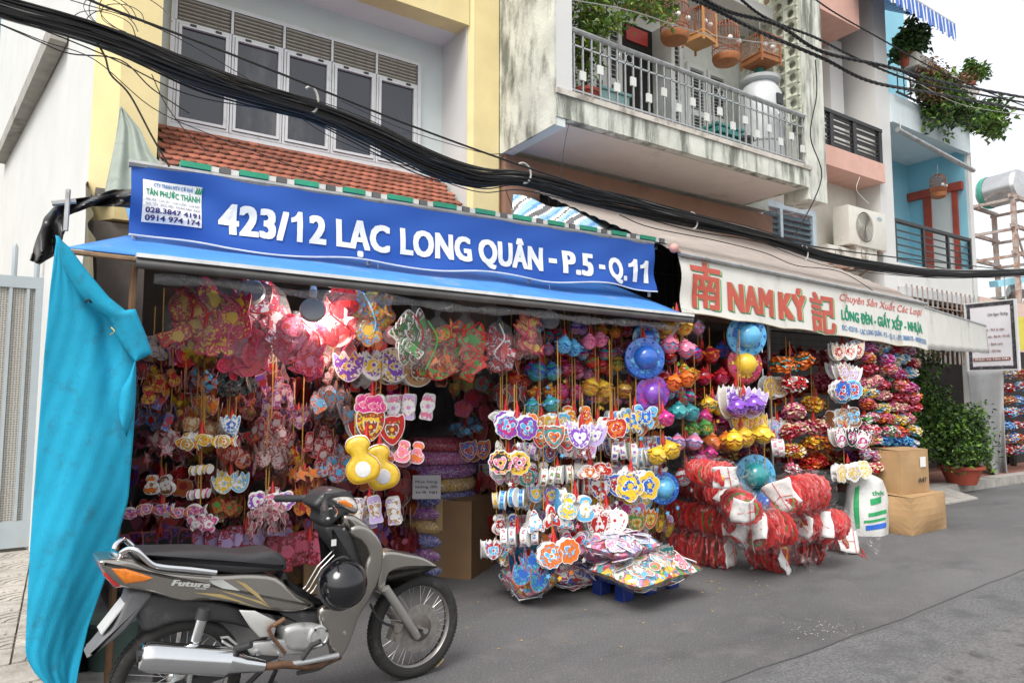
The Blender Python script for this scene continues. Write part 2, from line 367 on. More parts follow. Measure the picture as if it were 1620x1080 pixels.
# pavement in front of the gate: patterned cement tiles, flagstones nearer the road
M_TILE = mat('cement_tile', (.42, .39, .35), .85, var=.16, vs=9, dirt=(.17, .15, .12), da=.5, ds=4, bump=.5, bs=60, rnd=.12)
M_GROUT = mat('tile_joint', (.12, .1, .08), .95)
g = MB(); g.box(-9, .12, 4.05, 8.9, -.02, .012); pav = g.build('pavement', M_GROUT, kind='structure')
def arc_tile(w, arcs):
    mb = MB(); e = .006
    mb.slab([(e, 0), (w - e, 0), (w - e, .03), (e, .03)], e, w - e, .004, 1)
    if arcs:                            # raised curved ribs of the pattern, as pieces of each tile
        for r in (.3, .55, .8):
            pts = [(w * r * math.cos(a), w * r * math.sin(a)) for a in [math.pi / 2 * k / 6 for k in range(7)]]
            for (x0, y0), (x1, y1) in zip(pts, pts[1:]):
                mb.bar((max(e, x0), max(e, y0), .031), (max(e, x1), max(e, y1), .031), .05 * w, .01)
    return mb.mesh('paving_tile', M_TILE)
T_ARC, T_FLAG = arc_tile(.3, True), arc_tile(.34, False)
for i in range(11):
    for j in range(12):
        o = piece(T_ARC, 'paving_tile', pav, (-.18 - .3 * i + (.15 if j == 99 else 0), 8.62 - .3 * (j + 1) + 0, U(.0, .004) - .008))
        o.rotation_euler.z = 0
        if (i + j) % 2: o.rotation_euler.z = rad(90); o.location.x += .3
for i in range(9):
    for j in range(3):
        piece(T_FLAG, 'flagstone', pav, (-.24 - .345 * i + .17 * (j % 2), 5.0 - .345 * (j + 1), U(0, .005) - .008), (U(-.006, .006), U(-.006, .006), 0))

M_CONC = mat('concrete', (.36, .34, .31), .85, var=.15, vs=7, dirt=(.12, .11, .09), da=.4, ds=2.5, bump=.4, bs=50)
M_BRICKP = mat('red_paving', (.24, .1, .07), .85, var=.2, vs=8, dirt=(.14, .11, .09), da=.4, ds=4, bump=.3)
# raised pavement and kerb beyond the shops
g = MB(); g.box(10.95, 40, 5.75, 9.5, 0, .13); p2 = g.build('raised_pavement', M_BRICKP, kind='structure')
x = 10.9
while x < 26:
    l = U(.75, 1.1); g = MB(); g.box(x, x + l - .015, 5.5, 5.74, 0, .15 + U(-.01, .01)); g.build('kerb_stone', M_CONC, p2); x += l
g = MB(); n = 6
for k in range(n):
    y0 = 5.0 + .5 * k / n; y1 = 5.0 + .5 * (k + 1) / n - .012
    g.add([(10.6, y0, .02 + .02 * k), (11.9, y0, .02 + .02 * k), (11.9, y1, .04 + .02 * k), (10.6, y1, .04 + .02 * k), (10.6, y0, 0), (11.9, y0, 0), (11.9, y1, 0), (10.6, y1, 0)],
          [(0, 1, 2, 3), (4, 5, 1, 0), (5, 6, 2, 1), (7, 4, 0, 3), (6, 7, 3, 2)])
g.build('kerb_ramp', M_CONC, p2)

# ================================================================== HOUSES
M_WHITE = mat('white_wall_paint', (.63, .63, .615), .8, var=.04, vs=2, dirt=(.42, .42, .4), da=.1, ds=1.2, dst=(1, 1, .25), bump=.15, bs=25)
M_YEL = mat('yellow_wall_paint', (.74, .61, .31), .8, var=.07, vs=3, dirt=(.62, .56, .38), da=.3, ds=2.2, dst=(1, 1, .4), bump=.2, bs=30)
M_PYEL = mat('pale_yellow_paint', (.72, .63, .39), .8, var=.06, vs=3, dirt=(.5, .46, .34), da=.2, ds=2, bump=.2, bs=30)
M_LGREEN = mat('pale_green_wall', (.64, .7, .68), .8, var=.05, vs=2, dirt=(.4, .42, .38), da=.2, ds=1.4, dst=(1, 1, .3))
M_CEIL = mat('white_plaster', (.74, .73, .7), .85, var=.04, vs=2)
M_MOULD = mat('mouldy_green_wall', (.6, .61, .53), .9, var=.2, vs=2.5, dirt=(.08, .085, .065), da=.6, ds=3.4, dst=(1, 1, .4), bump=.5, bs=30)
M_MOULD2 = mat('mouldy_fascia', (.66, .67, .6), .9, var=.16, vs=3, dirt=(.09, .1, .075), da=.6, ds=6, dst=(1, 1, .16), bump=.4, bs=30)
M_ALU = mat('white_aluminium', (.66, .67, .67), .4, .1, var=.06, dirt=(.35, .33, .3), da=.2, ds=6)
M_GLASS = mat('dark_tinted_glass', (.02, .024, .035), .06, spec=.8, var=.2, vs=1.5, dirt=(.13, .125, .12), da=.4, ds=1.6, dst=(1, 1, .3))  # dirt layer strengthened to paint curtain and reflection tones into the glass colour
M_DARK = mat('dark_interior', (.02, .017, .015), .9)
M_TERRA = mat('terracotta_tile', (.37, .125, .075), .8, var=.25, vs=9, dirt=(.12, .06, .045), da=.6, ds=9, rnd=.35, bump=.2)
M_LOUV = mat('cream_louvre', (.42, .39, .32), .7, dirt=(.15, .13, .1), da=.4, ds=6)
M_BROWN = mat('brown_wall_paint', (.27, .15, .1), .8, var=.08, vs=3, dirt=(.15, .09, .06), da=.2, ds=2)
M_PINKC = mat('pinkish_soffit', (.74, .66, .6), .85, var=.05, vs=2, dirt=(.4, .35, .3), da=.2, ds=1.5)
M_STEEL = mat('galvanised_steel', (.45, .46, .46), .42, .7, var=.15, vs=12, dirt=(.2, .17, .14), da=.25, ds=9)
M_BLK = mat('black_paint_metal', (.02, .02, .022), .45, var=.1)
M_PINK = mat('salmon_paint', (.66, .4, .33), .8, var=.06, dirt=(.4, .25, .2), da=.15, ds=2)
M_CREAM = mat('cream_wall', (.66, .63, .56), .85, var=.05, dirt=(.4, .38, .32), da=.25, ds=1.6, dst=(1, 1, .3))
M_SHUT = mat('white_shutter_paint', (.68, .69, .66), .6, var=.05, dirt=(.4, .4, .36), da=.2, ds=5)
M_LBLUE = mat('light_blue_paint', (.25, .55, .68), .8, var=.04, vs=2, dirt=(.3, .46, .52), da=.15, ds=1.5)
M_RUST = mat('rusty_steel', (.4, .36, .33), .7, .3, var=.15, dirt=(.28, .1, .04), da=.6, ds=5)

def poly_col(mb, plan, z0, z1, mi=0):
    n = len(plan)
    mb.add([(x, y, z0) for x, y in plan] + [(x, y, z1) for x, y in plan],
           [tuple(reversed(range(n))), tuple(range(n, 2 * n))] + [(i, (i + 1) % n, n + (i + 1) % n, n + i) for i in range(n)], mi)
YF, YW, YB = 6.4, 7.0, 5.36
# ---- first house: white side wall, yellow pilasters, windows over a tiled ledge
H1 = thing('yellow_house', 'white and yellow house with five dark windows above a red tiled ledge', 'house', (2, YF, 0))
g = MB(); poly_col(g, [(.1, 6.66), (-1.2, 14.6), (-1.0, 14.6), (.3, 6.66)], 0, 10.5); g.build('side_wall', M_WHITE, H1)
g = MB(); poly_col(g, [(-.12, 7.9), (-.86, 12.65), (-1.0, 12.63), (-.26, 7.88)], 5.08, 5.27); g.build('wall_ledge', M_CONC, H1)
xl, xr = at(187, 200, YF).x, at(250, 200, YF).x
g = MB(); poly_col(g, [(.1, 6.66), (xl, YF), (xr, YF), (xr, 7.04), (.3, 7.04)], 3.02, 10.5, 0); pl = g.build('pilaster', M_YEL, H1)
xa, xb = at(743, 200, YF).x, at(795, 200, YF).x
g = MB(); poly_col(g, [(xa, YF + .05), (xa + .05, YF), (xb - .05, YF), (xb, YF + .05), (xb, 7.04), (xa, 7.04)], 3.27, 10.5); g.build('pilaster', M_YEL, H1)
zc = at(702, 72, YW).z
g = MB(); g.box(xr, xa - .001, 7.042, 7.3, 3.3, 10); g.build('window_wall', M_LGREEN, H1)
g = MB(); g.box(xa - .012, xa - .002, YF + .06, 7.04, 3.3, zc); g.build('reveal', M_WHITE, H1)
g = MB(); g.box(xr, xa - .001, YF + .26, 7.042, zc, zc + .1); g.build('recess_ceiling', M_CEIL, H1)
g = MB(); g.box(xr, xa - .001, YF + .02, YF + .26, zc - .02, 10); g.build('lintel', M_YEL, H1)
zl1, zl0, zs = 5.40, 5.16, 4.15; wx0, wx1 = .745, 3.285
g = MB(); g.box(wx0, wx1, 6.99, 7.04, zs - .05, zs + .0); g.box(wx0, wx1, 6.985, 7.04, zl1, zl1 + .04); g.box(wx0 - .04, wx0, 6.985, 7.04, zs - .05, zl1 + .04); g.box(wx1, wx1 + .04, 6.985, 7.04, zs - .05, zl1 + .04)
g.box(wx0, wx1, 7.035, 7.041, zl0, zl1, 1)
g.build('window_surround', [M_ALU, M_DARK], H1)
wd = (wx1 - wx0) / 5
fr = MB()
def frame_rect(mb, x0, x1, z0, z1, w, y0, y1, mi=0):
    mb.box(x0, x0 + w, y0, y1, z0, z1, mi); mb.box(x1 - w, x1, y0, y1, z0, z1, mi)
    mb.box(x0 + w, x1 - w, y0, y1, z0, z0 + w, mi); mb.box(x0 + w, x1 - w, y0, y1, z1 - w, z1, mi)
SLAT = MB(); SLAT.box(-wd / 2 + .02, wd / 2 - .02, -.016, .016, -.007, .007); SLATM = SLAT.mesh('louvre_slat', M_LOUV)
for i in range(5):
    x0 = wx0 + wd * i; g = MB()
    frame_rect(g, x0 + .004, x0 + wd - .004, zs, zl0, .022, 6.985, 7.03)
    w = g.build('window', M_ALU, H1)
    g = MB(); frame_rect(g, x0 + .03, x0 + wd - .03, zs + .03, zl0 - .03, .026, 6.972, 7.02); g.build('sash', M_ALU, w)
    g = MB(); g.box(x0 + .05, x0 + wd - .05, 7.005, 7.012, zs + .05, zl0 - .05); g.build('pane', M_GLASS, w)
    for q in (.3, .75): g = MB(); g.box(x0 + wd * q - .028, x0 + wd * q + .028, 6.966, 6.972, zl0 - .04, zl0 - .018); g.build('hinge', M_BLK, w)
    g = MB(); g.box(x0 - .012, x0 + .012, 6.98, 7.03, zl0, zl1); g.build('mullion', M_ALU, H1)
    for k in range(6):
        piece(SLATM, 'louvre_slat', H1, (x0 + wd / 2, 7.0, zl0 + .025 + k * .038), (rad(-24), 0, 0), world=True)
# tiled ledge: rows of small scale tiles
g = MB(); ty0, tz0, ty1, tz1 = 6.98, 4.09, 6.0, 3.27
g.add([(xr + .02, ty0, tz0 - .03), (xa - .03, ty0, tz0 - .03), (xa - .03, ty1, tz1 - .03), (xr + .02, ty1, tz1 - .03), (xr + .02, ty1, tz1 - .13), (xa - .03, ty1, tz1 - .13), (xr + .02, ty0, tz1 - .13), (xa - .03, ty0, tz1 - .13)],
      [(3, 2, 1, 0), (3, 4, 5, 2), (0, 6, 4, 3), (1, 2, 5, 7), (4, 6, 7, 5)])
ledge = g.build('tiled_ledge', M_CONC, H1)
tp = .092; sl = math.atan2(tz0 - tz1, ty0 - ty1)
t_ = MB(); o_ = [(-tp * .49, .07), (-tp * .49, -.03)] + [(tp * .49 * math.sin(a), -.03 - .045 * math.cos(a)) for a in [rad(q) for q in (-60, -30, 0, 30, 60)]] + [(tp * .49, -.03), (tp * .49, .07)]
t_.prism(o_, 0, .016); TILEM = t_.mesh('roof_tile', M_TERRA)
nrow = 11; ncol = int((xa - xr - .05) / tp)
for r_ in range(nrow):
    t = (r_ + .4) / nrow; st = MB()
    for c_ in range(ncol):
        x = xr + .07 + tp * (c_ + (.5 if r_ % 2 else 0)); z = tz0 + (tz1 - tz0) * t
        if x > xa - .06: continue
        if r_ < 10:
            piece(TILEM, 'roof_tile', ledge, (x + U(-.003, .003), ty0 + (ty1 - ty0) * t, z), (sl - rad(9) + U(-.02, .02), U(-.03, .03), U(-.04, .04)), world=True)
        else:
            st.prism(o_, 0, .016, Matrix.Translation((x, ty0 + (ty1 - ty0) * t, z)) @ Euler((sl - rad(9), 0, 0)).to_matrix().to_4x4())
    if st.v: st.build('roof_tiles', M_TERRA, ledge, kind='stuff')
# shop room under the first house
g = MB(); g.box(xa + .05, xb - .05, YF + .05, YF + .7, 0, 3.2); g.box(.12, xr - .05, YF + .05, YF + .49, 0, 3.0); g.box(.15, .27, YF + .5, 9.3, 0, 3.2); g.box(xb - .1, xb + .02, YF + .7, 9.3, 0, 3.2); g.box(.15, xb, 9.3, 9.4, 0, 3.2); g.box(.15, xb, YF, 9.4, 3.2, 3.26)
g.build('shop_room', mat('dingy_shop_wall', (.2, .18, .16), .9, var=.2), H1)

# ---- second house: mouldy balcony
H2 = thing('mouldy_house', 'old house with a mouldy green balcony, white shutters and bird cages under its ceiling', 'house', (6, YF, 0))
bx0, bx1 = at(880, 100, YB).x, 8.35
zb0, zb1 = 4.40, 4.64
g = MB(); g.box(xb + .003, 8.9, YF, YF + .25, zb0 - .002, 9.5); g.build('upper_wall', mat('pale_green_house_paint', (.63, .66, .6), .85, var=.08, dirt=(.3, .33, .27), da=.3, ds=2), H2)
g = MB(); g.box(bx0, bx1, YB, YF - .002, zb0, zb1); sl2 = g.build('balcony_slab', M_MOULD2, H2)
g = MB(); g.box(bx0 + .12, bx1 - .1, YB + .1, YF - .004, zb0 - .012, zb0 - .002); g.build('soffit', M_PINKC, sl2)
g = MB(); g.box(bx0 - .01, bx1 + .06, YB - .02, YB + .12, zb1 + .002, zb1 + .06); g.build('curb', mat('worn_curb', (.6, .56, .5), .85, var=.1, dirt=(.2, .18, .15), da=.5, ds=5), sl2)
g = MB(); g.box(bx0 - .004, bx0 + .12, YB + .01, YF - .002, zb0 - .09, zb0 - .004); g.build('edge_beam', M_LGREEN, H2)
g = MB(); g.box(xb - .04, bx0 - .002, YB, YF - .003, zb0 - .09, 9.5); g.build('party_wall', M_MOULD, H2)
xw = at(905, 60, YB).x
g = MB(); g.box(bx0, xw, YB + .001, YB + .14, zb1 + .063, 9.5); g.build('front_pilaster', M_WHITE, H2)
g = MB(); g.box(8.36, 8.8, YB + .02, YB + .4, zb0 - .15, 9.5); g.build('column', M_MOULD2, H2)
g = MB(); g.box(bx0, 8.83, YB + .41, YF - .004, 6.95, 7.1); g.box(bx0, 8.83, YB + .02, YB + .4, 7.3, 7.6); g.build('balcony_ceiling', M_CEIL, H2)
# breeze block screen at the right end of the balcony: openwork blocks with round holes
bl = MB(); s_ = .185; n = 12; sq = []
for k in range(n):
    a = 2 * math.pi * k / n + math.pi / 12; m_ = max(abs(math.cos(a)), abs(math.sin(a))); sq.append((s_ / 2 * math.cos(a) / m_, s_ / 2 * math.sin(a) / m_))
ci = [(s_ * .3 * math.cos(2 * math.pi * k / n + math.pi / 12), s_ * .3 * math.sin(2 * math.pi * k / n + math.pi / 12)) for k in range(n)]
for xx, fl in ((-.04, 0), (.04, 1)):
    bl.add([(xx, y, z) for y, z in sq] + [(xx * .4, y, z) for y, z in ci], [((k, (k + 1) % n, n + (k + 1) % n, n + k)) for k in range(n)])
bl.add([(-.016, y, z) for y, z in ci] + [(.016, y, z) for y, z in ci], [(k, (k + 1) % n, n + (k + 1) % n, n + k) for k in range(n)])
BLM = bl.mesh('breeze_block', mat('breeze_block_paint', (.5, .52, .42), .9, var=.15, dirt=(.14, .14, .1), da=.4, ds=5, rnd=.1))
for j in range(12):
    for k in range(5): piece(BLM, 'breeze_block', H2, (8.3, YB + .06 + s_ * k + s_ / 2, 5.25 + s_ * j), world=True)
g = MB(); g.box(8.26, 8.34, YB + .13, YF - .002, zb1 + .07, 5.25 - s_ / 2); g.build('screen_base', M_MOULD2, H2)
# railing
rt = 5.41; rl = g = MB(); g.tube([(xw, YB + .05, rt), (bx1 + .04, YB + .05, rt)], .032, 8); rail = g.build('railing', M_STEEL, H2, smooth=40)
g = MB(); g.bar((xw, YB + .05, zb1 + .12), (bx1, YB + .05, zb1 + .12), .02); g.bar((xw, YB + .05, rt - .16), (bx1, YB + .05, rt - .16), .018); g.build('rail', M_STEEL, rail)
BARM = MB(); BARM.box(-.009, .009, -.009, .009, zb1 + .06, rt - .02); BARM = BARM.mesh('bar', M_STEEL)
PLM = MB(); PLM.box(-.038, .038, -.012, .012, -.05, .05); PLM = PLM.mesh('plate', M_SHUT)
nb = 34
for i in range(nb):
    x = xw + .06 + (bx1 - xw - .1) * i / (nb - 1); piece(BARM, 'bar', rail, (x, YB + .05, 0), world=True)
    if i % 2: piece(PLM, 'plate', rail, (x, YB + .05, zb1 + .3 + .13 * ((i // 2) % 2)), world=True)
for x in (5.02, 5.12, 6.55, 6.65, 7.85, 7.95):
    g = MB(); g.tube([(x + .05 * math.cos(a), YB + .05, rt - .09 + .05 * math.sin(a)) for a in [2 * math.pi * k / 14 for k in range(14)]], .007, 5, closed=True); g.build('ring', M_STEEL, rail)
# shutters, door
def shutter(u0, u1, z0, z1, parent=H2, n=26):
    x0, x1 = at(u0, 150, YF).x, at(u1, 150, YF).x
    g = MB(); frame_rect(g, x0, x1, z0, z1, .06, YF - .05, YF - .004); g.box(x0 + .06, x1 - .06, YF - .05, YF - .004, (z0 + z1) / 2 - .04, (z0 + z1) / 2 + .04)
    s = g.build('shutter', M_SHUT, parent)
    g = MB(); g.box(x0 + .06, x1 - .06, YF - .012, YF - .004, z0 + .06, z1 - .06); g.build('backing', mat('shutter_gap', (.12, .12, .11), .9), s)
    sm = MB(); sm.box(-(x1 - x0) / 2 + .06, (x1 - x0) / 2 - .06, -.018, .018, -.004, .004); sm = sm.mesh('slat', M_SHUT)
    for k in range(n):
        z = z0 + .08 + (z1 - z0 - .16) * k / (n - 1)
        if abs(z - (z0 + z1) / 2) > .05: piece(sm, 'slat', s, ((x0 + x1) / 2, YF - .03, z), (rad(35), 0, 0), world=True)
for u0, u1, z0 in ((934, 956, 4.7), (958, 981, 4.7), (1046, 1077, 4.7), (1084, 1114, 4.85), (1116, 1146, 4.85)): shutter(u0, u1, z0, 6.5 if z0 < 4.8 else 6.25)
dx0, dx1 = at(981, 150, YF).x, at(1032, 150, YF).x
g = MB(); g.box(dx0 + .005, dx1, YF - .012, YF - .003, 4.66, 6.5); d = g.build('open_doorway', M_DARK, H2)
g = MB(); g.box(dx1 + .005, dx1 + .07, YF - .35, YF - .004, 4.66, 6.5); g.build('door_leaf', M_SHUT, d)
g = MB(); g.box(dx0 + .1, dx1 - .1, YF - .03, YF - .014, 6.25, 6.45); g.build('red_altar_board', mat('red_lacquer', (.5, .04, .02), .4), d)
# ground storey of the second house: brown band, dark grille
g = MB(); g.box(xb + .003, 8.9, YF - .06, YF + .2, 3.98, zb0 - .094); g.box(xb + .003, 4.55, YF - .06, YF + .2, 2.6, 3.98); g.box(7.0, 8.9, YF - .06, YF + .2, 2.6, 3.98); g.build('ground_storey_wall', M_BROWN, H2)
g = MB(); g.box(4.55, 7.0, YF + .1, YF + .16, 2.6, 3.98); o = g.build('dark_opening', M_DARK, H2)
g = MB()
for i in range(18): g.bar((4.6 + .138 * i, YF + .02, 2.7), (4.6 + .138 * i, YF + .02, 3.97), .014)
for z in (3.2, 3.5, 3.8): g.bar((4.55, YF + .0, z), (7.0, YF + .0, z), .02)
g.build('grille', M_BLK, o)
g = MB(); g.box(xb + .05, 8.88, 9.3, 9.4, 0, 3.5); g.box(8.8, 8.9, YF + .2, 9.4, 0, 3.5); g.box(xb + .05, 8.9, YF + .2, 9.4, 2.6, 2.66)
g.build('shop_room', MATS['dingy_shop_wall'], H2)

# ---- third house: white with salmon balcony, black railing
H3 = thing('salmon_house', 'narrow white house with salmon pink balcony band and black railing, behind the air conditioner', 'house', (10.5, YF, 0))
c0, c1 = at(1388, 200, YF).x, at(1421, 470, YF).x
g = MB(); g.box(8.92, c1, 7.3, 7.5, 3, 10.5); g.build('back_wall', M_CREAM, H3)
g = MB(); g.box(8.92, c0 - .004, YF + .45, YF + .6, 2.6, 5.5); g.build('front_wall', M_CREAM, H3)
g = MB(); g.box(c0, c1, YF, 7.3, 0, 11); g.build('column', M_WHITE, H3)
zp0, zp1 = at(1340, 268, YF - .1).z, at(1340, 232, YF - .1).z
zp0, zp1 = 5.38, 5.72
g = MB(); g.box(8.92, c0 - .004, YF - .1, YF + .02, zp0, zp1); g.box(8.92, c0 - .004, YF + .02, 7.3, zp0 + .0, zp0 + .1); g.build('balcony_parapet', M_PINK, H3)
zr = at(1341, 186, YF - .05).z
g = MB(); g.box(8.92, c0 - .01, YF - .09, YF - .0, zr - .06, zr); r3 = g.build('railing', M_BLK, H3)
pm = MB(); pm.bar((8.92, 0, 0), (c0 - .02, 0, 0), .025); pm = pm.mesh('bar', M_BLK)
for k in range(9):
    z = zp1 + .06 + (zr - zp1 - .14) * k / 8 - (.02 if k % 3 else 0); piece(pm, 'bar', r3, (0, YF - .045, z), world=True).location.x -= 0
for q in (0, .28, .6, .98):
    x = 9.95 + (c0 - 9.97) * q; g = MB(); g.box(x - .05, x + .05, YF - .08, YF - .01, zp1 + .001, zr - .06); g.build('post', M_BLK, r3)
g = MB(); g.box(8.92, at(1360, 45, YF - .1).x, YF - .1, 7.3, at(1357, 45, YF - .1).z, 9.6); g.build('upper_balcony', M_PINK, H3)
g = MB(); g.box(at(1312, 90, 6.9).x, at(1332, 90, 6.9).x, 6.9, 7.1, 5.7, 8.2); g.build('pipe_chase', M_WHITE, H3)
# window with reflecting louvres and blue frame
wx = (at(1206, 340, YF + .3).x, at(1296, 340, YF + .3).x); g = MB(); frame_rect(g, wx[0], wx[1], 3.2, 4.75, .1, YF + .36, YF + .44); g.box(wx[0] + .55, wx[0] + .62, YF + .36, YF + .44, 3.3, 4.65)
w3 = g.build('window', mat('pale_blue_frame', (.55, .66, .74), .5), H3)
sm = MB(); sm.box(wx[0] + .1, wx[1] - .1, -.05, .05, -.004, .004); sm = sm.mesh('glass_slat', mat('louvre_glass', (.1, .15, .18), .1, spec=.8, var=.2))
for k in range(13): piece(sm, 'glass_slat', w3, (0, YF + .41, 3.35 + .1 * k), (rad(62), 0, 0), world=True)
g = MB(); g.box(wx[0] + .1, wx[1] - .1, YF + .441, YF + .445, 3.3, 4.65); g.build('curtain', mat('pinkish_curtain', (.4, .3, .32), .8, var=.4, vs=8), w3)
g = MB(); g.box(8.92, c0 - .004, 9.0, 9.1, .13, 3.2); g.box(8.92, c0 - .004, YF + .6, 9.1, 2.6, 2.66); g.build('shop_room', MATS['dingy_shop_wall'], H3)
M_SHG = mat('grey_roller_slat', (.11, .105, .1), .6, var=.1, dirt=(.2, .18, .16), da=.2, ds=6)
g = MB(); g.box(8.92, c0 - .004, YF + .16, YF + .2, .13, 2.6); rs_ = g.build('roller_shutter', M_DARK, H3)
sm = MB(); sm.box(8.94, c0 - .02, -.012, .012, -.045, .045); sm = sm.mesh('slat', M_SHG)
for k in range(25): piece(sm, 'slat', rs_, (0, YF + .145, .2 + .097 * k), (rad(6), 0, 0), world=True)
# lower salmon canopy
g = MB(); cx0, cx1 = at(1240, 420, 5.9).x, at(1400, 440, 5.9).x
g.add([(cx0, 5.7, 3.45), (cx1, 5.7, 3.28), (cx1, YF + .4, 3.55), (cx0, YF + .4, 3.75), (cx0, 5.7, 3.38), (cx1, 5.7, 3.16), (cx1, YF + .4, 3.4), (cx0, YF + .4, 3.6)], [(0, 1, 2, 3), (4, 5, 1, 0), (5, 6, 2, 1), (7, 4, 0, 3), (7, 6, 5, 4)])
g.build('canopy', M_PINK, H3)

# ---- fourth house: light blue
H4 = thing('light_blue_house', 'light blue house with white columns, red framed door panel and a plant filled upper balcony', 'house', (14, YF, 0))
e0, e1 = at(1530, 250, YF).x, at(1547, 450, YF).x
g = MB(); g.box(c1 + .003, e1, 7.6, 7.8, 2.4, 10.5); g.build('back_wall', M_LBLUE, H4)
g = MB(); g.box(e0, e1, YF, 7.6, 0, 7.2); g.build('column', M_WHITE, H4)
g = MB(); g.box(e0 - .012, e0 - .002, YF + .05, 7.6, 4, 6.9); g.build('side_lining', M_LBLUE, H4)
zu0 = at(1520, 240, YF).z; zu1 = zu0 + .55
g = MB(); g.box(c1 + .003, e0 - .004, YF + .062, 7.6, zu0 + .1, zu0 + .35); g.box(c1 + .003, e0 + .05, YF - .05, YF + .06, zu0, zu1); g.build('upper_balcony', mat('pale_blue_white', (.62, .7, .73), .8, var=.05), H4)
zf1 = at(1480, 405, YF).z - .28
g = MB(); g.box(c1 + .003, e0 - .004, YF - .02, 7.6, zf1 - .45, zf1); g.build('balcony_slab', M_WHITE, H4)
zr4 = at(1480, 362, YF).z; g = MB(); g.box(c1 + .01, e0 - .01, YF - .0, YF + .06, zr4 - .06, zr4); r4 = g.build('railing', M_BLK, H4)
pm = MB(); pm.bar((c1 + .01, 0, 0), (e0 - .01, 0, 0), .022); pm = pm.mesh('bar', M_BLK)
for k in range(6): piece(pm, 'bar', r4, (0, YF + .03, zf1 + .08 + (zr4 - zf1 - .15) * k / 5), world=True)
for q in (0, .35, .68, 1):
    x = c1 + .04 + (e0 - c1 - .08) * q; g = MB(); g.box(x - .03, x + .03, YF + .005, YF + .055, zf1 + .001, zr4 - .06); g.build('post', M_BLK, r4)
M_REDW = mat('red_wood', (.36, .06, .035), .6, var=.12)
ex = e0 - .015; ya, yb_ = atx(1463, 340, ex).y, atx(1517, 340, ex).y; zt = atx(1490, 308, ex).z
g = MB(); g.box(ex - .06, ex, ya - .16, ya, zf1, zt); g.box(ex - .06, ex, yb_, yb_ + .1, zf1, zt); g.box(ex - .1, ex, yb_ - .12, ya + .3, zt, zt + .17); dr = g.build('door', M_REDW, H4)
g = MB(); g.box(ex - .03, ex, yb_ + .1, ya - .16, zf1, zt); g.build('panel', M_WHITE, dr)
g = MB(); g.box(c1 + .1, c1 + .75, 7.57, 7.597, zf1, zf1 + 2.0); dt = g.build('door', mat('teal_door', (.12, .36, .4), .4), H4)
g = MB(); frame_rect(g, c1 + .08, c1 + .78, zf1, zf1 + 2.05, .07, 7.55, 7.597); g.build('door_frame', M_CREAM, dt)
# grille and roller box under the balcony
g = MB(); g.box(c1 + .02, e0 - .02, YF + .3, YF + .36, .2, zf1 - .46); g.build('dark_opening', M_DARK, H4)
g = MB(); g.box(c1 + .02, e0 - .1, YF - .1, YF + .2, zf1 - .62, zf1 - .45); g.build('roller_box', mat('grey_roller_box', (.5, .51, .52), .5), H4)
g = MB()
for k in range(16): x = c1 + .1 + (e0 - c1 - .2) * k / 15; g.bar((x, YF - .1, 2.2), (x, YF - .1, zf1 - .4), .025)
for z in (2.5, 2.75, 3.0, 3.25): g.bar((c1, YF - .12, z), (e0, YF - .12, z), .02)
g.build('grille', M_RUST, H4)
# striped awning over the upper balcony
M_BSTR = mat('awning_blue', (.06, .16, .5), .7, var=.08); M_WSTR = mat('awning_white', (.75, .76, .78), .7)
g = MB(); A0, A1 = at(1385, -10, YF - .6), at(1512, 62, YF - .6)
ax0, ax1, az = A0.x, A1.x, 8.0
az = at(1470, 40, YF - .6).z + .34
ns = 60
for k in range(ns):
    xa_, xb_ = ax0 + (ax1 - ax0) * k / ns, ax0 + (ax1 - ax0) * (k + 1) / ns; dz = .05 * math.sin(k * 1.3)
    g.add([(xa_, YF - .6, az), (xb_, YF - .6, az), (xb_, YF + .8, az + 1.0), (xa_, YF + .8, az + 1.0), (xa_, YF - .62 + dz * .3, az - .34 + dz), (xb_, YF - .62 + dz * .3, az - .34 + dz)], [(0, 1, 2, 3), (4, 5, 1, 0)], 0 if k % 3 else 1)
aw = thing('striped_awning', 'blue and white striped awning above the plants of the light blue house', 'awning', (14, YF, 7))
g.build('fabric', [M_BSTR, M_WSTR], aw, solid=.01)
g = MB(); g.tube([(ax0, YF - .58, az - .01), (ax1, YF - .58, az - .01)], .03); g.build('front_bar', M_STEEL, aw)

# ---- houses farther on
M_PALEP = mat('pale_pink_wall', (.68, .5, .42), .85, var=.06, dirt=(.45, .35, .3), da=.2, ds=2)
H5 = thing('pink_shop_house', 'low pale pink building right of the white sign, carrying the steel tank stand', 'house', (18, YF, 0))
g = MB(); g.box(e1 + .1, 24, YF + .3, 10, 0, 3.75); g.build('wall', M_PALEP, H5)
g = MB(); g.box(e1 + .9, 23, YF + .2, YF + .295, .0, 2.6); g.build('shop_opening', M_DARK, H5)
H6 = thing('far_yellow_house', 'sliver of a yellow house with pale blue top past the white side wall', 'house', (-3, 19, 0))
g = MB(); g.box(-7, -1.55, 18.5, 26, 0, 7.2); g.build('wall', M_YEL, H6)
g = MB(); g.box(-7, -1.55, 18.45, 26, 7.21, 11.5); g.build('upper_wall', M_LBLUE, H6)
g = MB(); g.box(-3.2, -2.0, 18.4, 18.44, 5, 6.4); g.build('window', M_GLASS, H6)
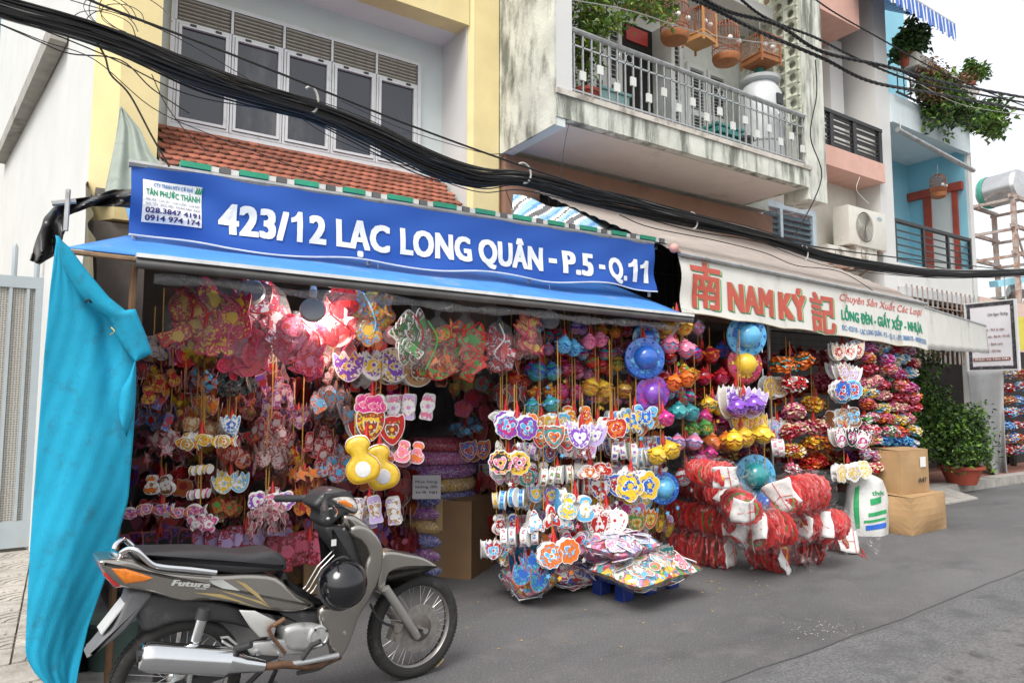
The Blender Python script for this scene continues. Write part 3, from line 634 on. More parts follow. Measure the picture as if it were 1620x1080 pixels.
# ================================================================== STALL COVERS
M_VINYL = mat('blue_vinyl', (.006, .092, .78), .5, spec=.15, var=.1, vs=3, dirt=(.06, .17, .6), da=.35, ds=4, dst=(1, 1, .4), back=(.03, .1, .4))
M_AWN = mat('sun_faded_blue_tarp', (.07, .25, .66), .6, spec=.25, var=.12, vs=4, dirt=(.3, .34, .42), da=.25, ds=5, back=(.05, .12, .28))
M_HEM = mat('white_hem', (.75, .76, .77), .5)
M_GUT = mat('gutter_white', (.72, .73, .73), .35, .2, dirt=(.3, .28, .26), da=.2, ds=7)
M_GUTD = mat('gutter_grey', (.16, .155, .15), .4, .5, var=.2)
M_GREEN = mat('trim_green', (.03, .35, .2), .5); M_TRW = mat('trim_white', (.75, .75, .72), .5)
M_BLKP = mat('black_plastic_sheet', (.018, .017, .017), .28, var=.3)
M_LET = mat('white_lettering', (.8, .81, .82), .4, var=.02)
YP, YBAR = 4.6, 4.2
aw1 = thing('shop_awning', 'faded blue tarpaulin awning with white edged gutter bar over the left lantern stall', 'awning', (2.3, YBAR, 2.3))
axL, axR = -.02, 4.61; zfr = 2.33
def awn1(u, v):
    a = axL + .34 * min(1, v * 4)
    return (a + (axR - a) * u, YBAR + (6.3 - YBAR) * v, zfr + .0 - .04 * u + (3.3 - zfr) * v - .03 * math.sin(math.pi * v) * (1 + .5 * math.sin(u * 19)))
g = MB(); g.grid(awn1, 50, 16); g.build('fabric', M_AWN, aw1, smooth=60, solid=.006)
g = MB(); xg = .30
g.bar((xg, YBAR - .03, zfr - .012), (axR + .03, YBAR - .03, zfr - .052), .09, .022, 0)
g.tube([(xg, YBAR - .035, zfr - .05), (axR + .035, YBAR - .035, zfr - .088)], .03, 10, 1); g.build('gutter_bar', [M_GUT, M_GUTD], aw1, smooth=40)
g = MB(); g.tube([(axL - .02, YBAR - .01, zfr - .02), (xg, YBAR - .02, zfr - .03)], .014, 6); g.build('edge_batten', mat('weathered_wood', (.27, .17, .1), .85, var=.3, vs=14), aw1)
g = MB()                                 # grey plastic blind rolled up under the gutter
g.grid(lambda u, v: (xg + .1 + (axR - xg - .15) * u, YBAR + .05 + .03 * math.cos(v * 6.28) * (1 + .25 * math.sin(u * 40)), zfr - .115 - .04 * u + .028 * math.sin(v * 6.28) * (1 + .3 * math.sin(u * 61)) + .008 * math.sin(u * 23)), 60, 8)
g.build('rolled_blind', film('grey_film', (.4, .4, .4), .35, .2, 14), aw1, smooth=60)
g = MB(); g.tube([(.27, YP, 2.955), (4.62, YP, 3.01)], .026, 8)
for x in (.32, 1.8, 3.2, 4.58): g.tube([(x, YP + .02, 2.5), (x, YP + .01, 2.95)], .015, 6)
g.build('top_pole', M_STEEL, aw1, smooth=40)
g = MB(); x = .55                        # green and white edge of another sheet tied along the pole
while x < 4.56:
    l = U(.16, .2); z = 2.955 + .055 * (x - .27) / 4.35 + .03
    g.box(x, x + l, YP - .018, YP + .05, z, z + .035, 0); g.box(x + l, x + l + .05, YP - .012, YP + .04, z - .004, z + .03, 1)
    g.box(x + l + .055, x + l + .115, YP - .02, YP + .04, z - .006, z + .034, 2); g.box(x + l + .12, x + l + .17, YP - .012, YP + .04, z - .004, z + .03, 1); x += l + .175
g.build('striped_edge', [M_GREEN, M_TRW, M_GUTD], aw1)
for x in (.3, 4.5):
    g = MB(); g.tube([(x - .03, YBAR + .12, 0), (x - .02, YBAR + .1, 1.2), (x, YBAR + .04, zfr - .05)], [.02, .019, .018], 7)
    if x < 1: g.build('bamboo_post', mat('brown_bamboo', (.16, .085, .04), .7, var=.25, vs=11), aw1, smooth=40)
    else: g.v = []; g.f = []; g.m = []
g = MB(); a = at(1078, 503, YBAR - .02); b = at(1030, 590, YBAR + .25); g.tube([a, b], .012, 6); g.build('brace', M_STEEL, aw1)
g = MB(); g.grid(lambda u, v: (.10 + .02 * math.sin(u * 20) + .015 * math.sin(v * 13), YBAR + .02 + 2.6 * u, 2.34 + 1.1 * u - (2.34 + 1.1 * u) * v), 20, 14); g.build('side_sheet', M_BLKP, aw1, smooth=60)

def bsurf(x, z):                         # the hung banner: creases at both ends, slack along the foot
    u = (x - .285) / 4.315; h = (z - 2.5) / .48
    w = .034 * math.exp(-u * 7) * math.sin(h * 9 + u * 30) + .014 * math.exp(-(1 - u) * 14) * math.sin(h * 8 - u * 40)
    w += .02 * max(0, 1 - h) ** 1.5 * math.sin(u * 21) + .004 * math.sin(u * 37 - h * 11) + .004 * math.sin(u * 55 + h * 5)
    return (x, YP - .03 - .035 * (1 - h) + w, z)
def bz(u, v):
    x0 = .285 + 4.315 * u
    top = 2.945 + .055 * u - .01 * math.sin(u * 31) ** 2; bot = 2.485 + .075 * u + .018 * math.sin(u * 24) + .03 * max(0, .12 - u) * 8
    return x0, bot + (top - bot) * v
ban = thing('shop_banner', 'blue vinyl banner with white address lettering hung along the left stall awning', 'banner', (2.4, YP, 2.5))
g = MB(); g.grid(lambda u, v: bsurf(*bz(u, v)), 120, 14); g.build('sheet', M_VINYL, ban, smooth=80)
g = MB(); g.tube([Vector(bsurf(*bz(i / 90, 0))) + Vector((0, -.004, -.003)) for i in range(91)], .006, 5); g.build('hem', M_HEM, ban, smooth=60)
def bfn(x, z): p = bsurf(x, z); return (p[0], p[1] - .006, p[2])
g = MB()
for w_, a, b in (('423/', 345, 456), ('1', 459, 477), ('2', 487, 514), ('LẠC', 530, 616), ('LONG', 632, 743), ('QUÂN', 755, 858), ('-', 867, 879), ('P.5', 888, 936), ('-', 945, 955), ('Q.', 961, 990), ('1', 993, 1007), ('1', 1011, 1025)):
    mid = 350 + (a - 347) * .13; x0, x1 = at(a, mid, YP - .04).x, at(b, mid, YP - .04).x
    z0 = 2.583 + .03 * (a - 345) / 680; z1 = z0 + .21
    if w_ == '-': g.add([bfn(x0, z0 + .075), bfn(x1, z0 + .075), bfn(x1, z0 + .115), bfn(x0, z0 + .115)], [(0, 1, 2, 3)])
    elif w_ == '1':
        w = x1 - x0; h = z1 - z0
        g.add([bfn(x0 + w * a_, z0 + h * b_) for a_, b_ in ((.5, 0), (1, 0), (1, .5), (1, 1), (.62, 1), (.5, .9), (.28, .8), (0, .76), (0, .6), (.5, .66), (.5, .33))], [(0, 1, 2, 10), (10, 2, 3, 9), (9, 3, 4, 5), (9, 5, 6), (9, 6, 7, 8)])
    else: text_on(g, w_, bfn, x0, x1, z0, z1, .05, step=.08)
g.build('address_lettering', M_LET, ban)
# contractor's placard in the corner of the banner
px0, px1, pz0, pz1 = at(221, 330, YP - .05).x + .012, at(319, 340, YP - .05).x, 2.60, 2.865
def pfn(x, z): p = bsurf(x, z); return (p[0], p[1] - .005, p[2])
def pfn2(x, z): p = bsurf(x, z); return (p[0], p[1] - .009, p[2])
g = MB(); g.grid(lambda u, v: pfn(px0 + (px1 - px0) * u, pz0 + (pz1 - pz0) * v), 24, 8); pb = g.build('contractor_placard', M_LET, ban)
pw, ph = px1 - px0, pz1 - pz0
for txt, u0, u1, v0, v1, c, bo in (('CTY TNHH MTV CƠ KHÍ', .18, .84, .85, .95, (.03, .2, .5), .01), ('TÂN PHƯỚC THÀNH', .05, .97, .62, .78, (.0, .25, .12), .03),
        ('MÁI XẾP - CỬA SẮT - CỬA CUỐN - CỬA KÉO', .05, .97, .48, .545, (.06, .06, .12), .0), ('NHÀ TIỀN - BẢNG HIỆU - KHUNG KÍNH - INOX', .05, .97, .375, .44, (.06, .06, .12), .0),
        ('028.3847 4191', .05, .97, .205, .33, (.03, .02, .16), .03), ('0914 974 174', .05, .97, .04, .165, (.03, .02, .16), .03)):
    g = MB(); text_on(g, txt, pfn2, px0 + pw * u0, px0 + pw * u1, pz0 + ph * v0, pz0 + ph * v1, bo, step=.1)
    g.build('lettering', mat('ink_%d%d' % (int(c[1] * 100), int(c[2] * 100)), c, .5, var=.02), pb)
g = MB()
for k in range(3):
    x = px0 + pw * (.87 + .04 * k); z = pz0 + ph * .83
    g.add([pfn2(x, z), pfn2(x + .012, z), pfn2(x + .02, z + .03), pfn2(x + .005, z + .045), pfn2(x + .012, z + .03)], [(0, 1, 2, 3, 4)])
g.build('emblem', MATS['ink_25%d' % 12], pb)

# second awning: white lettered valance
M_VAL = mat('off_white_tarp', (.68, .67, .62), .6, var=.05, vs=3, dirt=(.38, .36, .3), da=.3, ds=3.5, dst=(1, 1, .4), back=(.4, .38, .33))
M_AWN2 = mat('tan_awning_sheet', (.36, .31, .275), .7, var=.1, vs=4, dirt=(.5, .44, .4), da=.3, ds=3, dst=(.3, 1, 1))
Y2 = 4.4; vx0, vx1 = at(1075, 430, Y2).x, 9.28
aw2 = thing('shop_awning', 'tan ridged awning with white lettered valance over the right lantern stall', 'awning', (7, Y2, 2.5))
ztop = lambda u: 2.875 - .125 * u
zbot = lambda u: 2.35 - .175 * u + .02 * abs(math.sin(u * math.pi * 6)) - .012
def vsurf(x, h):                         # h: 0 foot .. 1 top
    u = (x - vx0) / (vx1 - vx0); b, t = zbot(u), ztop(u)
    return (x, Y2 + .012 * (1 - h) * math.sin(u * 26) + .02 * math.exp(-u * 12) * math.sin(h * 7) - .02 * (1 - h), b + (t - b) * h)
g = MB(); g.grid(lambda u, v: vsurf(vx0 + (vx1 - vx0) * u, v), 110, 10); val = g.build('valance', M_VAL, aw2, smooth=80)
g = MB(); g.tube([Vector(vsurf(vx0 + (vx1 - vx0) * i / 100, 0)) for i in range(101)], .007, 5); g.build('hem', mat('dusty_hem', (.5, .44, .34), .7), val)
def roof2(u, v):
    x = vx0 - .35 * v + (vx1 - vx0 + .35 * v) * u; k = 14 * v
    return (x, Y2 - .01 + (YF - .15 - Y2) * v, ztop(u) + .02 + (3.86 - 2.85) * v + .014 * abs(math.sin(k * math.pi)))
g = MB(); g.grid(roof2, 8, 84); g.build('ridged_sheet', M_AWN2, aw2, solid=.006)
g = MB(); g.tube([(vx0 - .02, Y2 - .02, 2.89), (vx1 + .02, Y2 - .02, 2.765)], .02, 8); g.build('front_pole', M_STEEL, aw2, smooth=40)
g = MB(); g.ball((vx0 - .1, Y2 - .03, 2.93), .045, 10, 8); g.tube([(vx0 - .1, Y2 - .03, 2.93), (vx0 + .05, Y2 - .02, 2.89)], .012); g.build('pole_end_knob', mat('dusty_pink_plastic', (.6, .3, .26), .5), aw2, smooth=50)
g = MB(); x = at(1215, 520, Y2 + .6).x; g.tube([(x, Y2 + .6, 0), (x, Y2 + .6, 2.9)], .022, 8); g.build('steel_post', M_STEEL, aw2)
M_SRED = mat('sign_red', (.5, .09, .06), .5, var=.06); M_SGRN = mat('sign_green', (.0, .27, .14), .5, var=.05); M_SBLU = mat('sign_blue', (.1, .24, .5), .5); M_SLIME = mat('sign_lime', (.35, .5, .2), .5); M_SPINK = mat('sign_pinkred', (.6, .16, .14), .5)
def vtext(txt, a, b, h0, h1, m, bold, name='lettering', shear=0., dx=0., dh=0., lift=.005, **k):
    x0, x1 = at(a, 460, Y2).x + dx, at(b, 480, Y2).x + dx
    def fn(x, h): p = vsurf(x, h); return (p[0], p[1] - lift, p[2])
    g = MB(); text_on(g, txt, fn, x0, x1, h0 + dh, h1 + dh, bold, shear, step=.12, **k); g.build(name, m, val)
for txt, a, b, h0, h1, vf in (('南', 1091, 1139, .12, .95, 'box'), ('NAM', 1148, 1222, .16, .72, 'cap'), ('KÝ', 1229, 1272, .17, .72, 'cap'), ('記', 1278, 1319, .02, .80, 'box')):
    bo = .065 if vf == 'cap' else .035
    vtext(txt, a, b, h0, h1, M_SGRN, bo, 'letter_shadow', dx=.03, dh=-.02, lift=.003, vfit=vf)
    vtext(txt, a, b, h0, h1, M_SLIME, bo, 'letter_shadow', dx=.017, dh=-.008, lift=.005, vfit=vf)
    vtext(txt, a, b, h0, h1, M_SRED, bo, 'lettering', lift=.007, vfit=vf)
vtext('Chuyên Sản Xuất Các Loại', 1327, 1457, .74, .90, M_SPINK, .012, shear=.35)
vtext('LỒNG ĐÈN - GIẤY XẾP - NHỰA', 1328, 1455, .34, .56, M_SGRN, .045)
vtext('ĐC: 423/10 - LẠC LONG QUÂN - P.5 - Q.11 - ĐT: 38600135 - 0903923331', 1328, 1460, .12, .23, M_SBLU, .02)

# third, small white awning
aw3 = thing('small_awning', 'small plain white awning over the dark doorway beyond the lettered valance', 'awning', (11, 4.8, 2.5))
def a3(u, v):
    x = 9.36 + 3.15 * u; y = 4.45 + .55 * u
    if v <= .5: h = v * 2; return (x, y - .02 * (1 - h), (2.17 + .1 * u + .012 * abs(math.sin(u * 22))) * (1 - h) + (2.74 - .02 * u) * h)
    h = v * 2 - 1; return (x, y + 1.3 * h, 2.74 - .02 * u + .42 * h)
g = MB(); g.grid(a3, 36, 12); g.build('sheet', M_VAL, aw3, smooth=40, solid=.006)
g = MB(); g.tube([a3(0, .5), a3(1, .5)], .016); g.build('front_pole', M_STEEL, aw3)

# cyan curtain tied to the bamboo post, with its top folded over
M_CYAN = mat('cyan_tarp', (.02, .35, .55), .7, spec=.15, var=.1, vs=5, dirt=(.035, .2, .3), da=.36, ds=9, bump=.5, bs=260)
def lerp_line(pts, v):
    for (u0, v0), (u1, v1) in zip(pts, pts[1:]):
        if v <= v1: t = (v - v0) / (v1 - v0); return u0 + (u1 - u0) * t
    return pts[-1][0]
Lp = [(90, 373), (80, 450), (70, 560), (58, 720), (48, 860), (43, 960), (40, 1035), (52, 1060), (90, 1100)]
Rp = [(92, 373), (150, 450), (200, 505), (213, 560), (214, 640), (211, 690), (203, 790), (172, 900), (140, 990), (124, 1060), (118, 1100)]
cur = thing('tarp_curtain', 'bright cyan tarpaulin curtain hanging tied back at the left end of the stall', 'curtain', (.1, 4.1, 0))
def cfn(u, v):
    pv = 373 + (1100 - 373) * v; a, b = lerp_line(Lp, pv), lerp_line(Rp, pv)
    y = 4.12 + .03 * math.sin(u * 5 + v * 4) * min(1, v * 3) + .014 * abs(math.sin(u * 4.2 - v * 3)) * v - .02 * abs(math.sin(u * 2.3 + v * 5)) * (1 - v) - .03 * max(0, v - .88) * abs(math.sin(u * 8 + v * 20)) * 6 + .002 * math.sin(u * 33 + v * 47) + .05 * math.exp(-((u - .75 - .2 * (v - .4)) / .12) ** 2) * math.sin(min(1, v * 2.2) * 3.14)
    return at(a + (b - a) * u, pv, y)
g = MB(); g.grid(cfn, 40, 60); g.build('sheet', M_CYAN, cur, smooth=80, solid=.004)
F1 = [(88, 372), (110, 392), (140, 432), (172, 470), (198, 491), (214, 489), (230, 528), (241, 559), (216, 571)]
F2 = [(93, 400), (104, 432), (128, 468), (150, 490), (172, 503), (178, 514), (184, 530), (196, 552), (214, 572)]
def ffn(u, v):
    k = u * (len(F1) - 1); i = min(int(k), len(F1) - 2); t = k - i
    a = Vector(F1[i]).lerp(Vector(F1[i + 1]), t); b = Vector(F2[i]).lerp(Vector(F2[i + 1]), t); q = a.lerp(b, v)
    return at(q.x, q.y, 4.045 - .03 * math.sin(v * 3.14) + .02 * u)
g = MB(); g.grid(ffn, 40, 8); g.build('folded_edge', M_CYAN, cur, smooth=80, solid=.004)
G1 = [(214, 570), (204, 596), (192, 615), (187, 640), (188, 660)]; G2 = [(214, 571), (215, 592), (215, 620), (213, 650), (200, 690)]
def gfn(u, v):
    k = u * 4; i = min(int(k), 3); q = Vector(G1[i]).lerp(Vector(G1[i + 1]), k - i).lerp(Vector(G2[i]).lerp(Vector(G2[i + 1]), k - i), v)
    return at(q.x, q.y, 4.07 - .03 * math.sin(v * 3.1) )
g = MB(); g.grid(gfn, 16, 6); g.build('tied_pleat', M_CYAN, cur, smooth=80, solid=.004)
g = MB(); S = Vector(cfn(.5, .14)); g.tube(curve([at(135, 478, 4.03), at(140, 474, 4.0), at(144, 478, 4.03)], 4), .006, 5); g.tube(curve([at(176, 518, 4.02), at(181, 524, 4.0), at(174, 529, 4.02)], 4), .003, 4, 1)
g.build('tie_string', [M_BLK, mat('yellow_string', (.6, .42, .06), .7)], cur)

# black plastic over the left corner of the awning, grey-green cloth round the pilaster
bp = thing('black_sheet', 'crumpled black plastic sheet covering the left corner of the blue awning', 'plastic sheet', (0, 4.4, 2.4))
B1 = [(48, 412), (56, 385), (70, 345), (95, 318), (140, 312), (180, 300), (212, 300)]; B2 = [(62, 418), (92, 400), (104, 360), (110, 340), (145, 326), (180, 326), (214, 330)]
def bfn2(u, v):
    k = u * 6; i = min(int(k), 5); q = Vector(B1[i]).lerp(Vector(B1[i + 1]), k - i).lerp(Vector(B2[i]).lerp(Vector(B2[i + 1]), k - i), v)
    return at(q.x, q.y, 4.42 + .25 * u + .05 * math.sin(u * 22 + v * 5) + .03 * math.sin(v * 9 + u * 9))
g = MB(); g.grid(bfn2, 50, 12); g.build('sheet', M_BLKP, bp, smooth=70, solid=.006)
g = MB(); g.tube([at(82, 322, 4.3), at(120, 318, 4.3)], .015); g.tube([at(108, 300, 4.28), at(104, 365, 4.25)], .012); g.build('frame_tube', M_STEEL, bp)
gc = thing('hanging_cloth', 'faded grey green cloth draped down the left yellow pilaster above the banner', 'cloth', (.4, 6.1, 3.2))
C1 = [(190, 168), (186, 200), (180, 235), (172, 275), (164, 312)]; C2 = [(192, 168), (222, 205), (238, 240), (262, 268), (300, 285)]
def cfn2(u, v):
    k = v * 4; i = min(int(k), 3); q = Vector(C1[i]).lerp(Vector(C1[i + 1]), k - i).lerp(Vector(C2[i]).lerp(Vector(C2[i + 1]), k - i), u)
    return at(q.x, q.y, 6.3 - .75 * v + .06 * math.sin(u * 15 + v * 3) * (v + .2))
g = MB(); g.grid(cfn2, 34, 26); g.build('sheet', mat('grey_green_cloth', (.27, .31, .27), .85, var=.1, dirt=(.16, .19, .17), da=.3, ds=6), gc, smooth=80, solid=.004)
# striped cloth lying on the awnings at the party wall
M_STC = {}
sc = thing('striped_cloth', 'rumpled blue, white and grey striped cloth lying behind the right end of the blue banner', 'cloth', (4.6, 5.4, 3.1))
D1 = [(812, 308), (860, 322), (900, 330), (950, 345), (1000, 362), (1042, 360)]; D2 = [(808, 352), (850, 358), (900, 366), (950, 374), (1000, 384), (1040, 392)]
def dfn(u, v):
    k = u * 5; i = min(int(k), 4); q = Vector(D1[i]).lerp(Vector(D1[i + 1]), k - i).lerp(Vector(D2[i]).lerp(Vector(D2[i + 1]), k - i), v)
    return at(q.x, q.y - 3 * math.sin(u * 18), 5.7 - .85 * v + .05 * math.sin(u * 18 + v * 4))
cm = [mat('stripe_blue', (.12, .3, .55), .8), mat('stripe_white', (.7, .7, .68), .8), mat('stripe_pale_blue', (.3, .5, .68), .8), mat('stripe_grey', (.13, .13, .14), .8)]
g = MB(); seq = [2, 0, 2, 1, 1, 3, 1, 2, 2, 0, 1, 3, 3, 1, 2]
g.grid(dfn, 90, 14, lambda u, v: seq[int((u * 52 + v * 9 + .8 * math.sin(v * 5 + u * 14)) % len(seq))]); g.build('sheet', cm, sc, smooth=80, solid=.006)

# silver tarpaulin beyond the plants, white sign board, far stall
st = thing('silver_tarp', 'grey silver tarpaulin hanging to the pavement right of the potted vine', 'tarp', (15, 5.9, 0))
E1 = [(1530, 585), (1536, 640), (1548, 700), (1555, 730), (1568, 752)]; E2 = [(1588, 580), (1588, 640), (1590, 690), (1592, 730), (1595, 757)]
def efn(u, v):
    k = v * 4; i = min(int(k), 3); q = Vector(E1[i]).lerp(Vector(E1[i + 1]), k - i).lerp(Vector(E2[i]).lerp(Vector(E2[i + 1]), k - i), u)
    return at(q.x, q.y, 5.9 + .1 * math.sin(u * 9 + v * 2) * (.4 + .6 * v))
g = MB(); g.grid(efn, 30, 24); g.build('sheet', mat('silver_grey_tarp', (.33, .33, .33), .45, .2, var=.1, dirt=(.2, .2, .2), da=.2, ds=6), st, smooth=80, solid=.006)
sg = thing('sign_board', 'white hanging sign board with dark patterned border facing down the street', 'sign', (13.5, 5.3, 2))
sy0, sy1, sz0, sz1 = 5.72, 4.93, 2.02, 3.24
g = MB(); g.box(13.5, 13.56, sy1, sy0, sz0, sz1); g.build('panel', mat('sign_panel', (.72, .7, .74), .4, var=.02), sg)
g = MB()
for a in ((sy1, sy0, sz0, sz0 + .02), (sy1, sy0, sz1 - .02, sz1), (sy1, sy1 + .02, sz0 + .02, sz1 - .02), (sy0 - .02, sy0, sz0 + .02, sz1 - .02)): g.box(13.47, 13.498, *a)
g.build('frame', M_ALU, sg)
g = MB(); w = .055
for a in ((sy1 + .03, sy0 - .03, sz0 + .03, sz0 + .03 + w), (sy1 + .03, sy0 - .03, sz1 - .03 - w, sz1 - .03), (sy1 + .03, sy1 + .03 + w, sz0 + .03 + w, sz1 - .03 - w), (sy0 - .03 - w, sy0 - .03, sz0 + .03 + w, sz1 - .03 - w)): g.box(13.494, 13.499, *a)
g.build('border', prn('sign_border_print', [(.03, .03, .04), (.05, .05, .06), (.2, .2, .22), (.02, .02, .02)], 60), sg)
M_INK = mat('sign_ink', (.25, .1, .09), .6); M_INKD = mat('sign_ink_dark', (.1, .08, .1), .6)
def sfn(y, z): return (13.49, sy0 - .05 - y, z)
sw = sy0 - sy1 - .1
for txt, a, b, z0, z1, m, sh in (('Cơm Ngon Thường', .45, .9, 2.98, 3.035, M_INKD, .3), ('Phở bò tái - Phở tái nạm', .2, .8, 2.72, 2.765, M_INK, 0), ('Phở gầu - Bò viên - Bún bò - Hủ tiếu', .15, .92, 2.6, 2.645, M_INK, 0),
        ('Cháo - Bánh canh', .3, .75, 2.47, 2.515, M_INK, 0), ('Cà phê - Giải khát', .3, .7, 2.35, 2.395, M_INK, 0), ('423/8 LẠC LONG QUÂN - P.5 - Q.11', .12, .92, 2.09, 2.12, M_INKD, 0)):
    g = MB(); text_on(g, txt, sfn, sw * a, sw * b, z0, z1, .02, sh, nrm=(-1, 0, 0)); g.build('lettering', m, sg)
g = MB(); g.box(13.49, 13.498, sy1 + .12, sy0 - .1, 2.2, 2.255); g.build('red_band', mat('band_brown', (.3, .1, .08), .6), sg)
g = MB(); text_on(g, 'PHỤC VỤ TẬN NƠI', lambda y, z: (13.487, sy0 - .05 - y, z), sw * .12, sw * .86, 2.21, 2.245, .03, nrm=(-1, 0, 0)); g.build('lettering', M_LET, sg)
for y in (sy1 + .15, sy0 - .15): g = MB(); g.tube([(13.52, y, sz1), (13.52, y, sz1 + .5), (13.6, YF, sz1 + .6)], .012); g.build('bracket', M_STEEL, sg)
# ================================================================== LANTERNS AND OTHER GOODS
RED = (.5, .015, .015); CRM = (.33, .012, .03); PNK = (.72, .2, .33); MAG = (.6, .03, .24); ORG = (.72, .17, .02); YEL = (.8, .52, .03); GRN = (.07, .33, .06)
TEA = (.03, .3, .32); SKY = (.12, .45, .76); BLU = (.025, .13, .55); PUR = (.22, .07, .48); LIL = (.55, .42, .75); WHT = (.8, .8, .78); CRE = (.78, .64, .42)
TAN = (.48, .27, .12); BRN = (.2, .08, .035); BLK = (.02, .02, .02); GLD = (.55, .33, .05); SIL = (.6, .6, .65); DRD = (.2, .01, .012)
CN = {}
def flat(c, r=.45):
    k = 'paper_%d_%d_%d' % tuple(int(x * 99) for x in c); return mat(k, c, r, var=.08, vs=20)
def pal(*cs):
    return prn('print_' + '_'.join('%d%d%d' % tuple(int(x * 9.9) for x in c) for c in cs), list(cs), 4.5)
M_PAPER = mat('white_card', (.78, .78, .76), .5, var=.03); M_TISSUE = mat('lantern_tissue', (.66, .64, .62), .6, var=.08)
M_RIB = mat('red_ribbon', (.55, .02, .015), .4, var=.2, vs=30); M_CORD = mat('amber_cord', (.42, .22, .04), .75, var=.2, vs=30)
def polar(fn, n): return [(fn(2 * math.pi * k / n) * math.cos(2 * math.pi * k / n), fn(2 * math.pi * k / n) * math.sin(2 * math.pi * k / n)) for k in range(n)]
OUT = {
 'medallion': polar(lambda t: .93 + .05 * math.cos(10 * t), 60),
 'round': polar(lambda t: 1., 28),
 'flower': polar(lambda t: .8 + .2 * abs(math.cos(2.5 * t)), 50),
 'star': polar(lambda t: .0 + (1. if round(t / (math.pi / 5)) % 2 else .45), 10),
 'heart': loop2([(0, -1), (.55, -.5), (.95, .1), (.85, .65), (.45, .8), (0, .5), (-.45, .8), (-.85, .65), (-.95, .1), (-.55, -.5)], 3),
 'butterfly': loop2([(0, .35), (.5, .95), (1, .8), (.85, .15), (.55, 0), (.8, -.45), (.5, -.9), (.12, -.5), (0, -.75), (-.12, -.5), (-.5, -.9), (-.8, -.45), (-.55, 0), (-.85, .15), (-1, .8), (-.5, .95)], 3),
 'fish': loop2([(-1, .1), (-.5, .5), (.1, .48), (.5, .15), (.95, .55), (.8, 0), (1., -.5), (.5, -.12), (.1, -.45), (-.5, -.42)], 3),
 'apple': loop2([(0, .7), (.25, .95), (.3, .72), (.75, .7), (1, .2), (.8, -.5), (.4, -.9), (0, -.8), (-.4, -.9), (-.8, -.5), (-1, .2), (-.75, .7), (-.3, .72)], 3),
 'tulip': loop2([(0, .55), (.35, 1), (.6, .6), (.95, .85), (.9, .1), (.6, -.6), (0, -.95), (-.6, -.6), (-.9, .1), (-.95, .85), (-.6, .6), (-.35, 1)], 3),
 'gourd': loop2([(0, 1), (.38, .9), (.52, .55), (.34, .22), (.62, -.1), (.72, -.5), (.5, -.9), (0, -1), (-.5, -.9), (-.72, -.5), (-.62, -.1), (-.34, .22), (-.52, .55), (-.38, .9)], 3),
 'rocket': loop2([(0, 1), (.3, .6), (.36, 0), (.7, -.4), (.62, -.9), (.2, -.7), (-.2, -.7), (-.62, -.9), (-.7, -.4), (-.36, 0), (-.3, .6)], 3),
 'shield': loop2([(0, .95), (.5, .85), (.85, .95), (.9, .2), (.6, -.5), (0, -1), (-.6, -.5), (-.9, .2), (-.85, .95), (-.5, .85)], 3),
 'tall': loop2([(-.42, .95), (0, 1), (.42, .95), (.5, .3), (.42, -.3), (.5, -.95), (0, -1), (-.5, -.95), (-.42, -.3), (-.5, .3)], 3),
 'car': loop2([(-1, -.1), (-.75, .1), (-.45, .6), (.35, .6), (.65, .1), (1, .0), (1, -.4), (.6, -.6), (.3, -.45), (-.3, -.45), (-.6, -.6), (-1, -.45)], 3),
}
CACHE = {}
MXZ = Matrix(((1, 0, 0, 0), (0, 0, -1, 0), (0, 1, 0, 0), (0, 0, 0, 1)))        # outline (x, y) + extrusion z  ->  x, -y, z : plate facing the street
def card(shape, cs, seed=0, thick=.3):
    """die-cut paper lantern: white rimmed card faces printed in colour round a tissue body (unit radius)"""
    k = ('card', shape, cs, seed)
    if k in CACHE: return CACHE[k]
    rs = random.Random(str(k)); mb = MB(); o = OUT[shape]; sc = lambda q: [(x * q, y * q) for x, y in o]
    mats = [M_PAPER, pal(*cs), M_TISSUE] + [flat(c) for c in cs]
    mb.prism(sc(.84), -thick, thick, MXZ, 2)
    for s in (1, -1):
        mb.prism(sc(1), s * thick, s * (thick + .03), MXZ, 0); mb.prism(sc(.94), s * (thick + .031), s * (thick + .04), MXZ, 3 if seed % 2 else 1)
    z = thick + .041; nc = len(cs); rb = rs.choice((.74, .68, .6)); P5 = rs.choice((5, 6, 8)); cy = rs.uniform(-.08, .08)
    def blob(cx_, cy_, r, m, n=12, w=0, k_=5, ph=0):
        nonlocal z
        mb.prism([(cx_ + r * (1 + w * math.cos(k_ * t + ph)) * math.cos(t), cy_ + r * (1 + w * math.cos(k_ * t + ph)) * math.sin(t)) for t in [6.2832 * i / n for i in range(n)]], z, z + .008, MXZ, m)
        z += .0085
    mb.prism(sc(rb), z, z + .01, MXZ, 1 if seed % 2 else 3 + 1 % nc); z += .0105
    mo = rs.choice(('flower', 'star', 'heart', 'butterfly', 'fish', 'apple', 'rocket', 'car', 'tulip')); ta = rs.uniform(-.4, .4); q = .5 * rb / .7
    mb.prism([(q * (x * math.cos(ta) - y * math.sin(ta)) * 1.12, cy + q * (x * math.sin(ta) + y * math.cos(ta)) * 1.12) for x, y in OUT[mo]], z, z + .008, MXZ, 0); z += .0085
    mb.prism([(q * (x * math.cos(ta) - y * math.sin(ta)), cy + q * (x * math.sin(ta) + y * math.cos(ta))) for x, y in OUT[mo]], z, z + .008, MXZ, 3 + (2 % nc)); z += .0085
    blob(.05, cy, .2, 0 if rs.random() < .4 else 3, 30, .18, P5); blob(0, cy, .12, 3 + (1 % nc))
    for q in range(P5):
        a = 6.2832 * q / P5 + .3; blob(.52 * rb * math.cos(a), cy + .5 * rb * math.sin(a), .06, 0 if q % 2 else 3 + (q % nc), 8)
    CACHE[k] = mb.mesh('paper_lantern', mats); return CACHE[k]
